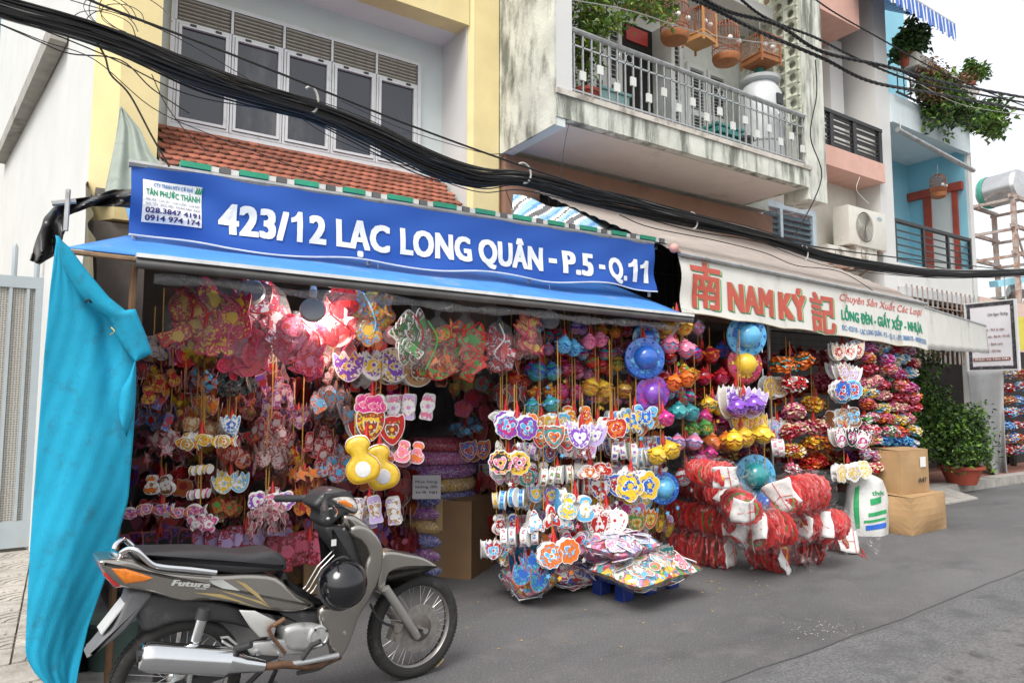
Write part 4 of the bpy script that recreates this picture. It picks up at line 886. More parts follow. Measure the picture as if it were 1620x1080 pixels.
M_RIMS = [mat('rim_' + n, c, .5) for n, c in (('rose', (.45, .12, .13)), ('dark_red', (.26, .02, .02)), ('pale', (.5, .38, .37)), ('brown', (.2, .09, .05)))]
def plate(shape, cs, rim=None):
    rim = rim or M_RIMS[(len(shape) + int(cs[0][0] * 50) + int(cs[1][1] * 30)) % 4]
    k = ('plate', shape, cs, rim.name)
    if k in CACHE: return CACHE[k]
    mb = MB(); o = OUT[shape]
    mb.prism(o, -.03, .03, MXZ, 0); mb.prism([(x * .92, y * .92) for x, y in o], .031, .045, MXZ, 1); mb.prism([(x * .92, y * .92) for x, y in o], -.045, -.031, MXZ, 1)
    f = [(x * .4 + .1, y * .4 + .15) for x, y in OUT['flower'][::3]]; mb.prism(f, .046, .06, MXZ, 2)
    CACHE[k] = mb.mesh('paper_card', [rim, pal(*cs), flat(cs[-1])]); return CACHE[k]
def drum(cs):
    k = ('drum', cs)
    if k in CACHE: return CACHE[k]
    mb = MB(); T = Euler((0, rad(90), 0)).to_matrix().to_4x4()
    mb.lathe([(1, -.34), (1.02, -.3), (.9, -.29), (.9, .29), (1.02, .3), (1, .34), (.2, .345)], 18, 0, T)
    mb.lathe([(.91, -.2), (.92, 0), (.91, .2)], 18, 1, T, cap=False)
    for a in range(0, 360, 45): mb.box(-.2, .2, .9, .93, -.12, .12, 2, Euler((rad(a), 0, 0)).to_matrix().to_4x4())
    CACHE[k] = mb.mesh('paper_drum', [M_PAPER, pal(*cs), flat(cs[0])], 40); return CACHE[k]
def plastic(c, r=.22):
    return mat('plastic_%d_%d_%d' % tuple(int(x * 99) for x in c), c, r, var=.1, vs=8, spec=.7, coat=.4)
def ball(cs, n=8):
    """translucent plastic ball lantern with a scalloped collar, printed belly and cap"""
    k = ('ball', cs, n)
    if k in CACHE: return CACHE[k]
    mb = MB(); mb.ball((0, 0, 0), .78, 16, 10, 0)
    mb.ball((0, 0, -.02), .8, 16, 10, 1, (1, 1, .86))
    for t0, rr, m in ((0, 1., 2), (.25, .9, 0)):
        vs = []; fs = []; K = n * 6
        for i in range(K):
            a = 2 * math.pi * i / K; q = rr * (.88 + .14 * abs(math.sin(a * n / 2)))
            vs += [(.6 * math.cos(a), .6 * math.sin(a), .38 - t0), (q * math.cos(a), q * math.sin(a), .3 - t0 - .2 * abs(math.sin(a * n / 2)))]
        fs = [(2 * i, 2 * ((i + 1) % K), 2 * ((i + 1) % K) + 1, 2 * i + 1) for i in range(K)]; mb.add(vs, fs, m)
    mb.lathe([(.3, .7), (.34, .82), (.1, .92), (.03, 1.05)], 10, 2)
    CACHE[k] = mb.mesh('ball_lantern', [plastic(cs[0]), pal(*cs), plastic(cs[-1])], 50); return CACHE[k]
def hat(cs):
    k = ('hat', cs)
    if k in CACHE: return CACHE[k]
    mb = MB(); T = Euler((rad(90), 0, 0)).to_matrix().to_4x4()
    mb.lathe([(1, -.06), (1.03, 0), (1, .06), (.78, .1)], 30, 0, T); mb.lathe([(.78, .1), (.6, .13)], 30, 1, T, cap=False)
    mb.lathe([(.6, .13), (.58, .3), (.46, .5), (.25, .62), (.01, .66)], 24, 2, T, cap=False)
    for a in range(0, 360, 30): mb.ball((.88 * math.cos(rad(a)), -.1, .88 * math.sin(rad(a))), .07, 6, 4, 1)
    CACHE[k] = mb.mesh('hat_lantern', [plastic(cs[0]), pal(*cs), plastic(cs[-1])], 40); return CACHE[k]
def ruffle(cs, seed=0):
    """crepe paper blossom: many bent petals round a core"""
    k = ('ruffle', cs, seed)
    if k in CACHE: return CACHE[k]
    rs = random.Random(str(k)); mb = MB(); N_ = 64
    for i in range(N_):
        z = 1 - 2 * (i + .5) / N_; r = math.sqrt(1 - z * z); a = i * 2.39996
        M = Matrix.Translation((.45 * r * math.cos(a), .45 * r * math.sin(a), .3 * z)) @ Euler((rs.uniform(-.4, .4), -math.asin(z) * .8 + rs.uniform(-.4, .4), a + rs.uniform(-.5, .5))).to_matrix().to_4x4()
        w = rs.uniform(.26, .42); l = rs.uniform(.4, .62)
        mb.add([(0, -w * .4, 0), (0, w * .4, 0), (l * .6, -w, .1), (l * .6, w, -.1), (l, -w * .6, -.12), (l, w * .5, .14), (l * 1.05, 0, .02)], [(0, 2, 3, 1), (2, 4, 6, 3), (3, 6, 5)], rs.randrange(len(cs)), M)
    CACHE[k] = mb.mesh('crepe_blossom', [flat(c, .7) for c in cs]); return CACHE[k]
def gourd(cs):
    k = ('gourd', cs)
    if k in CACHE: return CACHE[k]
    mb = MB(); o = OUT['gourd']; mb.slab([(x * 1.04, y * 1.04) for x, y in o], -.03, .05, .03, 1, 2)
    mb.slab(o, -.34, -.03, .22, 4, 0)
    mb.slab([(.34 * math.cos(t), -.42 + .36 * math.sin(t)) for t in [6.28 * i / 24 for i in range(24)]], -.36, -.2, .06, 3, 1)
    CACHE[k] = mb.mesh('gourd_lantern', [plastic(cs[0], .4), plastic(cs[1], .5), M_PAPER], 50); return CACHE[k]
M_WRAP = film('glossy_wrap_film', (.22, .21, .22), amt=.018, cr=.34, bs=3.2, rough=.08)
def bagm():
    if 'bag' not in CACHE:
        mb = MB(); vs = []; n = 26; pr = [(.03, -1.0), (.6, -.97), (.92, -.6), (1.0, -.1), (.9, .4), (.6, .8), (.2, 1.0), (.08, 1.08), (.2, 1.25)]
        for i, (r, z) in enumerate(pr):
            for j in range(n): a = 6.2832 * j / n; q = r * (1 + .07 * math.sin(5 * a + i) + .06 * math.sin(9 * a - i * 2) + .04 * math.sin(13 * a + i * 3)); vs.append((q * math.cos(a), q * math.sin(a), z))
        mb.add(vs, [(i * n + j, i * n + (j + 1) % n, (i + 1) * n + (j + 1) % n, (i + 1) * n + j) for i in range(len(pr) - 1) for j in range(n)])
        CACHE['bag'] = mb.mesh('clear_bag', M_WRAP, 80)
    return CACHE['bag']
STARM = {}
def star_m(c):
    if c not in STARM:
        mb = MB(); mb.prism(OUT['star'], -.15, .15, MXZ); STARM[c] = mb.mesh('star_pendant', plastic(c))
    return STARM[c]
def tassel_m(c=(.55, .02, .015)):
    k = ('tassel', c)
    if k not in CACHE:
        rs = random.Random(3); mb = MB()
        for i in range(26):
            a = i * 2.4; q = rs.uniform(.15, .55); z = -rs.uniform(.75, 1.1)
            mb.bar((0, 0, 0), (q * .45 * math.cos(a), q * .45 * math.sin(a), z * .5), .07, .015); mb.bar((q * .45 * math.cos(a), q * .45 * math.sin(a), z * .5), (q * math.cos(a), q * math.sin(a), z), .08, .015)
        CACHE[k] = mb.mesh('ribbon_tassel', M_RIB if c[0] == .55 else flat(c))
    return CACHE[k]
USED = set(); BUNCH = []
NOUN = {'card': ('paper lanterns', 'lantern bunch'), 'fan': ('folded card lanterns', 'lantern bunch'), 'drum': ('small paper drum lanterns', 'lantern bunch'), 'ball': ('ball lanterns', 'lantern bunch'), 'hat': ('hat shaped plastic lantern', 'lantern'), 'ruffle': ('crepe blossoms', 'lantern bunch'), 'gourd': ('gourd shaped lantern', 'lantern'), 'strip': ('tall hanging cards', 'card bunch')}
def px2m(u, v, y, px): p = at(u, v, y); return px / FPX * ((p - Vector((0, 0, CAM_H))).dot(_f))
def bunch(kind, u, v, px, n, cs, desc, y, shape='medallion', spread=1., cord=True, stars=None, tas=True, ez=0., face=None):
    """one cluster of lanterns tied to one cord. px = size of a single lantern in the photograph"""
    P = at(u, v, y); s = px2m(u, v, y, px) / 2
    if kind in ('fan', 'strip'): cs = tuple((.45, .34, .34) if c == WHT else (.5, .09, .16) if c == PNK else tuple(x * .8 for x in c) for c in cs)  # fan and strip inks deepened: the stall's inner shade is put into the colour
    root = thing('lantern_bunch' if n > 1 else 'hanging_lantern', None, NOUN[kind][1], P, 0, 'lanterns hanging in the two stalls')
    tilt = lambda k=.2: U(-k, k)
    if kind == 'card':
        for i in range(n):
            t = i - (n - 1) / 2; yaw = (rad(-20) if face is None else rad(face)) + U(-.35, .35)
            piece(card(shape, cs, i % 2), 'paper_lantern', root, (t * s * 1.15 * spread, -.03 * i + U(-.02, .02), U(-.2, .2) * s + ez * i), (tilt(.15), tilt(), yaw), (s,) * 3)
        for i in range(2): piece(card(shape, cs, i % 2), 'paper_lantern', root, (U(-.8, .8) * s, .06 + .05 * i, U(-.4, .3) * s), (0, tilt(), U(-1.5, 1.5)), (s,) * 3)
    elif kind == 'fan':
        for i in range(n):
            a = 2.39996 * i; r = spread * s * 1.7 * math.sqrt((i + .5) / n)
            yaw = a + rad(90) + U(-.5, .5)
            piece(plate(shape, cs), 'paper_card', root, (r * math.cos(a), r * math.sin(a) * .8, -.9 * r * U(.3, 1) + s * .9 + U(-.7, .7) * s), (tilt(.35), tilt(.5), yaw), (s * .9, s * .9, s * .9))
    elif kind == 'drum':
        for i in range(n):
            t = i - (n - 1) / 2; piece(drum(cs), 'paper_drum', root, (t * s * .95, U(-.03, .03), U(-.12, .12) * s - abs(t) * .1 * s), (U(0, 6), tilt(.25), rad(-40) + U(-.3, .3)), (s, s, s))
    elif kind == 'ball':
        for i in range(n):
            t = i - (n - 1) / 2; piece(ball(cs), 'ball_lantern', root, (t * s * 1.5 * spread, U(-.05, .03), U(-.25, .25) * s), (tilt(.3), tilt(.3), U(0, 6)), (s,) * 3)
    elif kind == 'hat':
        for i in range(n): piece(hat(cs), 'hat_lantern', root, (i * s * .35, .07 * i, -.1 * s * i), (tilt(.1), 0, rad(-28) + tilt(.1)), (s,) * 3)
    elif kind == 'ruffle':
        for i in range(n): piece(ruffle(cs, i % 3), 'crepe_blossom', root, ((i - (n - 1) / 2) * s * 1.2 * spread, U(-.06, .06), U(-.2, .2) * s), (tilt(.4), tilt(.4), U(0, 6)), (s, s, s * .85))
    elif kind == 'gourd':
        piece(gourd(cs), 'gourd_lantern', root, (0, 0, 0), (0, rad(-14), rad(-22)), (s,) * 3)
    elif kind == 'strip':
        for i in range(n): piece(plate('tall', cs), 'paper_card', root, ((i - (n - 1) / 2) * s * .62, U(-.05, .05), U(-.1, .1) * s), (tilt(.1), tilt(.12), U(-.9, .4)), (s,) * 3)
    if kind in ('card', 'drum', 'ball') and u < 1480: 
        for o_ in root.children: o_.scale = tuple(x * .84 for x in o_.scale)
    if (kind == 'fan' and R() < .6) or (kind == 'ball' and n > 1 and R() < .5) or (kind == 'strip'):
        w = s * (2.0 * spread if kind == 'fan' else 1.9 if kind == 'ball' else n * .36); hh = s * (2.2 if kind == 'fan' else 1.35)
        piece(bagm(), 'clear_bag', root, (0, 0, -.2 * s), (0, 0, U(0, 6)) if kind != 'strip' else (0, 0, 0), (w, w * (.7 if kind != 'strip' else .25), hh))
    if tas: piece(tassel_m(), 'ribbon_tassel', root, (U(-.3, .3) * s, .02, s * 1.6), (0, 0, U(0, 6)), (min(.06, s * .9), min(.06, s * .9), min(.13, s * 1.4)))
    if cord:
        top = 2.28 if cord is True else cord; g = MB(); h = max(.05, min(top - P.z, .75 if R() < .5 else .3)); x = U(-.2, .2) * s
        g.tube([(x, .03, s * .5), (x + U(-.006, .006), .03, s + h * .5), (x, .03, h)], .0045, 5); g.build('cord', M_CORD, root, world=False)
    for j, c in enumerate(stars or ()):
        piece(star_m(c), 'star_pendant', root, ((j - (len(stars) - 1) / 2) * s * .9, -.04, -s * (1.25 + .25 * (j % 2))), (0, U(-.4, .4), U(-.6, .2)), (.022,) * 3)
    BUNCH.append((root, desc, NOUN[kind][0] if n > 1 else NOUN[kind][0].replace('lanterns', 'lantern'), u, v)); return root

A, B_, C_ = 5.0, 4.35, 4.55            # depth of the hanging rows: left stall, its bright right end, second stall
L = bunch
# ---- left stall, behind the motorbike
for a in [
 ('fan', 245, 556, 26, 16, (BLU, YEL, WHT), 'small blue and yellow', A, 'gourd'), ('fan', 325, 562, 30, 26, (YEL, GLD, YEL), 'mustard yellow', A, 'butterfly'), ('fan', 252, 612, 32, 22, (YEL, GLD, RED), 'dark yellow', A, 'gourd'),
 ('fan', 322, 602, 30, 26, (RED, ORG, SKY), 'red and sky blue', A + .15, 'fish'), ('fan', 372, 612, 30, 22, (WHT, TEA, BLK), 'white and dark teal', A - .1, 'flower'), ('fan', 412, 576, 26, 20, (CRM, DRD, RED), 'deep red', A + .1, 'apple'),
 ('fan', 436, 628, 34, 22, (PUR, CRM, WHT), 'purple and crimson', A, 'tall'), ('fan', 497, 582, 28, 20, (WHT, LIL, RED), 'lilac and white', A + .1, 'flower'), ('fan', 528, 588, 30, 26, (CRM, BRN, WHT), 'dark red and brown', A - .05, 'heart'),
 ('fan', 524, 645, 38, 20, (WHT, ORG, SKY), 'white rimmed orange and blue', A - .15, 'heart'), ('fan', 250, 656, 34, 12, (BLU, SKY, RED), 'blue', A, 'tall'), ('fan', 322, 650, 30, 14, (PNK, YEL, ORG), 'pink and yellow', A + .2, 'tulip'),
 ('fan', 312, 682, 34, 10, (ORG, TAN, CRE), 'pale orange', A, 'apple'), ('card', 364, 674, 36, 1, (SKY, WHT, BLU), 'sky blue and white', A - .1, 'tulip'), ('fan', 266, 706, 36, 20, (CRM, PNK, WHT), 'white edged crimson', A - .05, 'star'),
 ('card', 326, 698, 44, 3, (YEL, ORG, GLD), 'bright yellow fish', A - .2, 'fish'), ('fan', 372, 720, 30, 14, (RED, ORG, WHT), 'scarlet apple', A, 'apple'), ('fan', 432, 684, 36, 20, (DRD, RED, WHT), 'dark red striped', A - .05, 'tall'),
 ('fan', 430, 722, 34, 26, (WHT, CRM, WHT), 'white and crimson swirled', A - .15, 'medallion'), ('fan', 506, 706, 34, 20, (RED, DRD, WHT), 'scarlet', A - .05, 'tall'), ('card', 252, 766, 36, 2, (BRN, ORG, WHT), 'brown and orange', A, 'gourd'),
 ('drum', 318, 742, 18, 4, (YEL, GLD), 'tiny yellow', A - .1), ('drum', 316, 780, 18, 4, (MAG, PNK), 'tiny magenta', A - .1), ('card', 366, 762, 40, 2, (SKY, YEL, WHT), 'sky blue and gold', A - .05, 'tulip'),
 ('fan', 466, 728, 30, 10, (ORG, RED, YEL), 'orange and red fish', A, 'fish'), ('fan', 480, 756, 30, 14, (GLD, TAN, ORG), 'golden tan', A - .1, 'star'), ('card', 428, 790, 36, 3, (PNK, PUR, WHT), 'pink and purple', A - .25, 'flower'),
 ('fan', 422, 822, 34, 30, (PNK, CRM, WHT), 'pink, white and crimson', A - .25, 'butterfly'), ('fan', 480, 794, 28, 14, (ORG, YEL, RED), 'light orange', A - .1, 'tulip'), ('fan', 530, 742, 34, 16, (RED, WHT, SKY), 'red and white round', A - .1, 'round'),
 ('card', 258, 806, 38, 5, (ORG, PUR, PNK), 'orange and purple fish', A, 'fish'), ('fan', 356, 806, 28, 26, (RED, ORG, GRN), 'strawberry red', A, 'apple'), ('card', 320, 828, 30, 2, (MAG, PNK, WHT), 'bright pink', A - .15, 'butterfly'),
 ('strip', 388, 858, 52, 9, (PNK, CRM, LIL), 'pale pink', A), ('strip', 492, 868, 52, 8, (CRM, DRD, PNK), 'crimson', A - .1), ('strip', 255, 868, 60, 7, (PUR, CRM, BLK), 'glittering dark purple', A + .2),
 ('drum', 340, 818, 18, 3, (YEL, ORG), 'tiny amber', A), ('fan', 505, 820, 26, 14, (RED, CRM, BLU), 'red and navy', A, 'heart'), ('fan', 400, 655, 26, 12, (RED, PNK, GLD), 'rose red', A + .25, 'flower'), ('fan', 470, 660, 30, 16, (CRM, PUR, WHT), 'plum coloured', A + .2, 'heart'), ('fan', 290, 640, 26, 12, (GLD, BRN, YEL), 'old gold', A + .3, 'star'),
 # middle, beside the dark gap
 ('card', 586, 584, 60, 3, (WHT, PUR, YEL), 'white and purple domed', A - .2, 'tulip'), ('card', 638, 580, 64, 2, (TAN, CRE, BRN), 'round tan and brown', A - .25, 'round'), ('card', 646, 646, 48, 3, (LIL, PNK, WHT), 'lilac and pink', A - .25, 'tall'),
 ('card', 596, 640, 46, 1, (PNK, MAG, PNK), 'large pink flower', A - .3, 'flower'), ('card', 600, 678, 58, 2, (RED, YEL, BRN), 'red and yellow shield', A - .27, 'shield'),
 ('gourd', 571, 726, 74, 1, (YEL, WHT), 'yellow with pale oval belly, upper of the pair', A - .5), ('gourd', 603, 738, 70, 1, (YEL, SIL), 'yellow with pale grey belly, lower of the pair', A - .34),
 ('card', 634, 716, 42, 3, (PNK, ORG, PNK), 'rosy pink', A - .28, 'gourd'), ('card', 590, 808, 50, 3, (LIL, WHT, TAN), 'pale lilac tall', A - .25, 'tall'),
 ('fan', 735, 610, 32, 16, (GRN, RED, GLD), 'dim green and red', A + .35, 'heart'), ('fan', 748, 642, 34, 14, (CRM, MAG, RED), 'dim magenta', A + .3, 'flower'), ('fan', 738, 676, 30, 12, (TEA, CRM, SKY), 'dim teal', A + .3, 'fish'), ('card', 752, 712, 36, 2, (ORG, BLU, RED), 'dim orange and blue', A + .35, 'shield'), ('fan', 700, 590, 28, 12, (RED, CRM, GLD), 'dim red', A + .8, 'flower'), ('fan', 775, 620, 30, 14, (TEA, GRN, RED), 'dark green', A + .2, 'medallion'),
]: L(*a)
# ---- bright right end of the left stall
for a, st in [
 (('card', 815, 672, 48, 2, (PUR, MAG, SKY), 'white rimmed purple and pink', B_ - .15, 'medallion'), (WHT,)), (('card', 802, 734, 48, 2, (YEL, BLK, PNK), 'yellow, black and pink', B_ - .1, 'medallion'), (WHT,)), (('drum', 812, 786, 36, 3, (SKY, BLU), 'light blue', B_ - .1), ()),
 (('drum', 822, 846, 38, 4, (WHT, SKY, RED), 'white', B_ - .1), ()), (('card', 884, 692, 44, 2, (RED, TEA, ORG), 'red and teal', B_ - .12, 'shield'), (SKY,)), (('card', 926, 686, 46, 2, (LIL, PUR, WHT), 'lilac and white', B_ - .2, 'tulip'), (WHT, WHT)),
 (('drum', 880, 750, 36, 4, (WHT, GRN, RED), 'white with green dots', B_ - .1), ()), (('card', 938, 744, 40, 2, (RED, WHT, ORG), 'red on white oval', B_ - .15, 'car'), ()), (('card', 970, 766, 44, 3, (BLU, WHT, RED), 'navy blue and white', B_ - .1, 'shield'), (WHT,)),
 (('card', 1004, 768, 56, 2, (YEL, YEL, BLU), 'bright yellow', B_ - .2, 'flower'), (SKY,)), (('card', 866, 818, 44, 3, (RED, SKY, WHT), 'red and white rocket', B_ - .15, 'rocket'), (PNK,)), (('card', 908, 800, 48, 2, (SKY, YEL, WHT), 'light blue and gold', B_ - .22, 'gourd'), (PNK,)),
 (('card', 956, 820, 52, 2, (WHT, RED, WHT), 'white and red', B_ - .2, 'apple'), (WHT,)), (('card', 1014, 824, 40, 2, (ORG, GRN, YEL), 'orange and green', B_, 'tulip'), (YEL, RED)), (('card', 880, 874, 50, 2, (ORG, ORG, SKY), 'orange scalloped', B_ - .28, 'medallion'), (SKY, YEL, ORG)),
 (('card', 918, 856, 44, 2, (PNK, RED, SKY), 'red and pink winged', B_ - .2, 'butterfly'), (WHT,)), (('card', 972, 680, 44, 1, (RED, ORG, RED), 'orange red fruit', B_ - .1, 'apple'), (WHT,)), (('card', 1008, 664, 46, 2, (SKY, YEL, BLU), 'blue and yellow', B_, 'butterfly'), (SKY,)),
 (('drum', 984, 712, 36, 3, (WHT, BLU, PNK), 'white with blue print', B_ - .05), ()), (('drum', 1014, 722, 36, 3, (SKY, RED, WHT), 'sky blue', B_ - .05), ()), (('card', 905, 715, 40, 2, (RED, PNK, WHT), 'red ended', B_ - .05, 'fish'), ()), (('card', 855, 780, 36, 2, (PUR, SKY, YEL), 'purple and sky', B_, 'tulip'), ()),
 (('drum', 925, 770, 34, 3, (RED, WHT, ORG), 'white and red', B_), ()), (('card', 990, 805, 44, 2, (PNK, MAG, WHT), 'shaded pink', B_ + .05, 'heart'), ()), (('fan', 840, 900, 40, 16, (SKY, TEA, BLU), 'blue leaf', B_ - .05, 'tulip'), ()), (('card', 1000, 850, 40, 2, (WHT, SKY, RED), 'pale', B_ + .1, 'medallion'), ()),
 (('fan', 862, 845, 34, 12, (GRN, RED, ORG), 'green and red', B_ + .1, 'star'), ()), (('card', 950, 875, 44, 2, (LIL, PNK, PUR), 'lilac and rose', B_ + .05, 'flower'), ()), (('fan', 800, 880, 30, 12, (YEL, RED, TEA), 'shaded yellow and red', B_ + .15, 'shield'), ()),
 # plastic lanterns higher up
 (('ball', 898, 546, 40, 2, (SKY, BLU, SKY), 'sky blue', B_ + .1), ()), (('ball', 938, 540, 36, 2, (PNK, MAG, PNK), 'pink', B_ + .1), ()), (('ball', 862, 585, 44, 2, (TEA, SKY, BLU), 'blue', B_ + .25), (SKY,)), (('ball', 902, 580, 38, 2, (CRM, PNK, MAG), 'dark pink', B_ + .3), ()),
 (('ball', 944, 576, 36, 2, (RED, GRN, CRM), 'red and green', B_ + .25), ()), (('ball', 984, 578, 38, 2, (GLD, GRN, BRN), 'olive gold', B_ + .25), ()), (('ball', 944, 618, 42, 2, (YEL, ORG, GLD), 'golden yellow', B_ + .2), (YEL,)), (('ball', 902, 622, 36, 2, (MAG, CRM, PNK), 'deep magenta', B_ + .25), ()),
 (('ball', 856, 640, 40, 2, (TEA, GRN, SKY), 'teal', B_ + .2), ()), (('ball', 998, 618, 40, 2, (GLD, ORG, BRN), 'amber', B_ + .2), ()), (('hat', 1020, 566, 64, 2, (BLU, SKY, BLU), 'royal blue', B_ - .02), ()), (('hat', 1032, 622, 56, 1, (PUR, MAG, PUR), 'purple', B_), ()),
 (('hat', 1022, 535, 44, 1, (SKY, RED, BLU), 'small blue and red', B_ + .05), ()), (('fan', 838, 550, 28, 12, (MAG, RED, GLD), 'magenta and gold', B_ + .2, 'butterfly'), ()), (('fan', 800, 570, 34, 12, (RED, CRM, ORG), 'red lacquered', B_ + .25, 'shield'), ()), (('fan', 770, 560, 34, 14, (RED, GRN, GLD), 'red and green filigree', B_ + .35, 'flower'), ()),
 (('fan', 810, 630, 34, 14, (CRM, TEA, RED), 'shadowy crimson', B_ + .4, 'flower'), ()), (('ball', 820, 600, 34, 2, (RED, CRM, ORG), 'dim scarlet', B_ + .35), ()), (('ball', 870, 660, 32, 2, (GLD, YEL, ORG), 'small dull gold', B_ + .3), ()),
 # column at the end of the gutter
 (('ball', 1072, 512, 44, 2, (YEL, ORG, YEL), 'yellow petal', B_ - .05), (YEL, YEL)), (('ball', 1074, 550, 42, 2, (PNK, SKY, PNK), 'rose pink', B_ - .1), (GRN, GRN)), (('ball', 1072, 602, 40, 2, (ORG, RED, ORG), 'orange', B_ - .05), ()), (('ball', 1048, 662, 36, 1, (MAG, PNK, MAG), 'single magenta', B_ - .15), ()),
 (('ball', 1080, 652, 40, 2, (TEA, SKY, TEA), 'turquoise', B_), (GRN,)), (('ball', 1104, 682, 38, 2, (GRN, YEL, GRN), 'lime green', B_ + .05), ()), (('ball', 1086, 704, 38, 2, (PNK, SKY, LIL), 'pink and sky', B_), ()), (('ball', 1048, 716, 44, 2, (YEL, GLD, YEL), 'egg yellow', B_ - .15), ()),
 (('hat', 1050, 772, 50, 1, (BLU, SKY, SKY), 'sky and navy', B_ - .12), (SKY, SKY, SKY)), (('ball', 1088, 750, 38, 2, (SIL, PNK, RED), 'silvery pink', B_), (WHT,)), (('ball', 1112, 722, 34, 2, (MAG, GRN, MAG), 'magenta and green', B_ + .1), ()), (('fan', 1040, 830, 28, 12, (ORG, GRN, YEL), 'orange leaf', B_ + .05, 'tulip'), ()),
 (('ball', 1040, 600, 36, 2, (RED, CRM, PNK), 'ruby', B_ + .15), ()), (('ball', 1110, 560, 38, 2, (CRM, RED, ORG), 'dull red', C_ + .15), ()), (('ball', 1125, 600, 40, 2, (CRM, MAG, RED), 'dull crimson', C_ + .15), ()),
]: L(*a, stars=st)
# ---- second stall
for a, st in [
 (('hat', 1181, 531, 66, 1, (SKY, BLU, SKY), 'large sky blue', C_ - .05), ()), (('hat', 1178, 576, 58, 2, (CRM, MAG, YEL), 'crimson and gold rimmed', C_ - .02), ()), (('card', 1170, 640, 62, 2, (LIL, PUR, WHT), 'large lilac', C_ - .05, 'tulip'), ()), (('ball', 1178, 642, 46, 2, (PUR, LIL, PUR), 'glossy purple', C_ - .16), ()),
 (('ball', 1178, 694, 46, 3, (YEL, ORG, YEL), 'large bright yellow', C_ - .15), ()), (('card', 1182, 668, 36, 3, (YEL, YEL, ORG), 'yellow tulip', C_ - .02, 'tulip'), ()), (('hat', 1194, 752, 66, 2, (SKY, SKY, TEA), 'large turquoise blue', C_ - .1), (YEL,)), (('hat', 1214, 795, 36, 1, (BLU, SKY, BLU), 'little navy blue', C_ - .25), ()),
 (('ball', 1130, 642, 38, 2, (YEL, TEA, GLD), 'yellow and teal', C_ + .05), (YEL,)), (('ball', 1132, 696, 42, 2, (ORG, RED, ORG), 'tangerine', C_), (ORG,)), (('ball', 1118, 660, 34, 1, (MAG, PNK, MAG), 'single rose', C_), ()), (('card', 1232, 682, 40, 2, (SIL, LIL, SKY), 'silvery pale', C_ + .1, 'medallion'), ()),
 (('drum', 1228, 706, 36, 2, (WHT, PNK), 'white and pale pink', C_), ()), (('ball', 1150, 560, 36, 2, (BLU, CRM, PUR), 'dark blue', C_ + .3), ()), (('card', 1222, 612, 40, 2, (WHT, YEL, TAN), 'cream edged', C_ + .15, 'round'), ()), (('ball', 1160, 600, 36, 2, (RED, ORG, CRM), 'shaded red', C_ + .3), ()),
 (('ruffle', 1250, 574, 40, 3, (ORG, ORG, TEA), 'orange', C_ + .05), ()), (('ruffle', 1252, 606, 36, 2, (RED, WHT, RED), 'red and white', C_), ()), (('ruffle', 1256, 648, 36, 2, (PNK, CRE, PNK), 'pink and cream', C_), ()), (('ruffle', 1250, 680, 34, 2, (CRE, PNK, RED), 'cream tipped pink', C_), ()),
 (('ruffle', 1254, 714, 30, 2, (YEL, CRE, RED), 'golden cream', C_), ()), (('ruffle', 1252, 740, 28, 2, (RED, PNK, WHT), 'small red', C_), ()), (('ruffle', 1292, 640, 34, 2, (ORG, TAN, YEL), 'dull orange', C_ + .25), ()), (('ruffle', 1288, 676, 34, 2, (CRM, PNK, CRE), 'dull pink', C_ + .2), ()),
 (('ruffle', 1290, 704, 34, 3, (ORG, BRN, YEL), 'amber', C_ + .15), ()), (('ruffle', 1288, 732, 34, 3, (RED, ORG, RED), 'scarlet', C_ + .15), ()), (('ruffle', 1300, 600, 34, 2, (CRM, DRD, PNK), 'dark crimson', C_ + .45), ()), (('card', 1335, 556, 34, 3, (WHT, CRE, RED), 'small white', C_ - .05, 'tulip'), ()), (('card', 1352, 552, 30, 1, (WHT, BLU, WHT), 'round white and navy', C_ - .1, 'round'), ()),
 (('card', 1336, 590, 38, 2, (WHT, TAN, LIL), 'white and tan', C_ - .05, 'tulip'), ()), (('card', 1336, 618, 40, 2, (SKY, BLU, RED), 'pale blue spiky', C_ - .1, 'medallion'), (WHT,)), (('card', 1338, 662, 38, 2, (BRN, TAN, SKY), 'brown', C_ - .05, 'gourd'), ()), (('card', 1340, 692, 38, 3, (BLK, WHT, MAG), 'black, white and magenta', C_ - .1, 'tulip'), ()),
 (('card', 1342, 746, 36, 3, (WHT, CRE, YEL), 'white and cream', C_ - .1, 'flower'), ()), (('ruffle', 1316, 668, 30, 2, (DRD, CRM, SIL), 'maroon', C_ + .2), ()),
]: L(*a, stars=st)
rc = [((MAG, LIL, PNK), 'magenta'), ((CRM, PNK, ORG), 'crimson'), ((RED, PNK, CRE), 'red and cream'), ((PNK, CRE, PNK), 'pink'), ((CRE, YEL, PNK), 'cream'), ((ORG, CRE, PNK), 'peach'), ((GRN, WHT, PNK), 'green and pink'), ((SKY, WHT, CRE), 'pale blue'), ((YEL, CRE, SKY), 'yellow'), ((LIL, WHT, PNK), 'lilac'), ((RED, CRM, PNK), 'scarlet and crimson'), ((PNK, RED, WHT), 'rose')]
rv = [548, 566, 585, 604, 622, 640, 660, 678, 696, 716, 736]
for j, v in enumerate(rv):
    for i, u in enumerate((1374, 1400, 1425, 1443)):
        cs, dn = rc[(j * 5 + i * 7) % 12]
        if v == 696 and i > 0: cs, dn = ((SKY, BLU, SKY), 'bright blue') if i < 3 else ((SKY, WHT, LIL), 'white and sky blue')
        L('ruffle', u + U(-3, 3), v + U(-3, 3) + i * 2, 25, 2 if i < 3 else 1, cs, dn, Y2 + .12 + .03 * i, cord=(j == 0), tas=(j % 3 == 0))
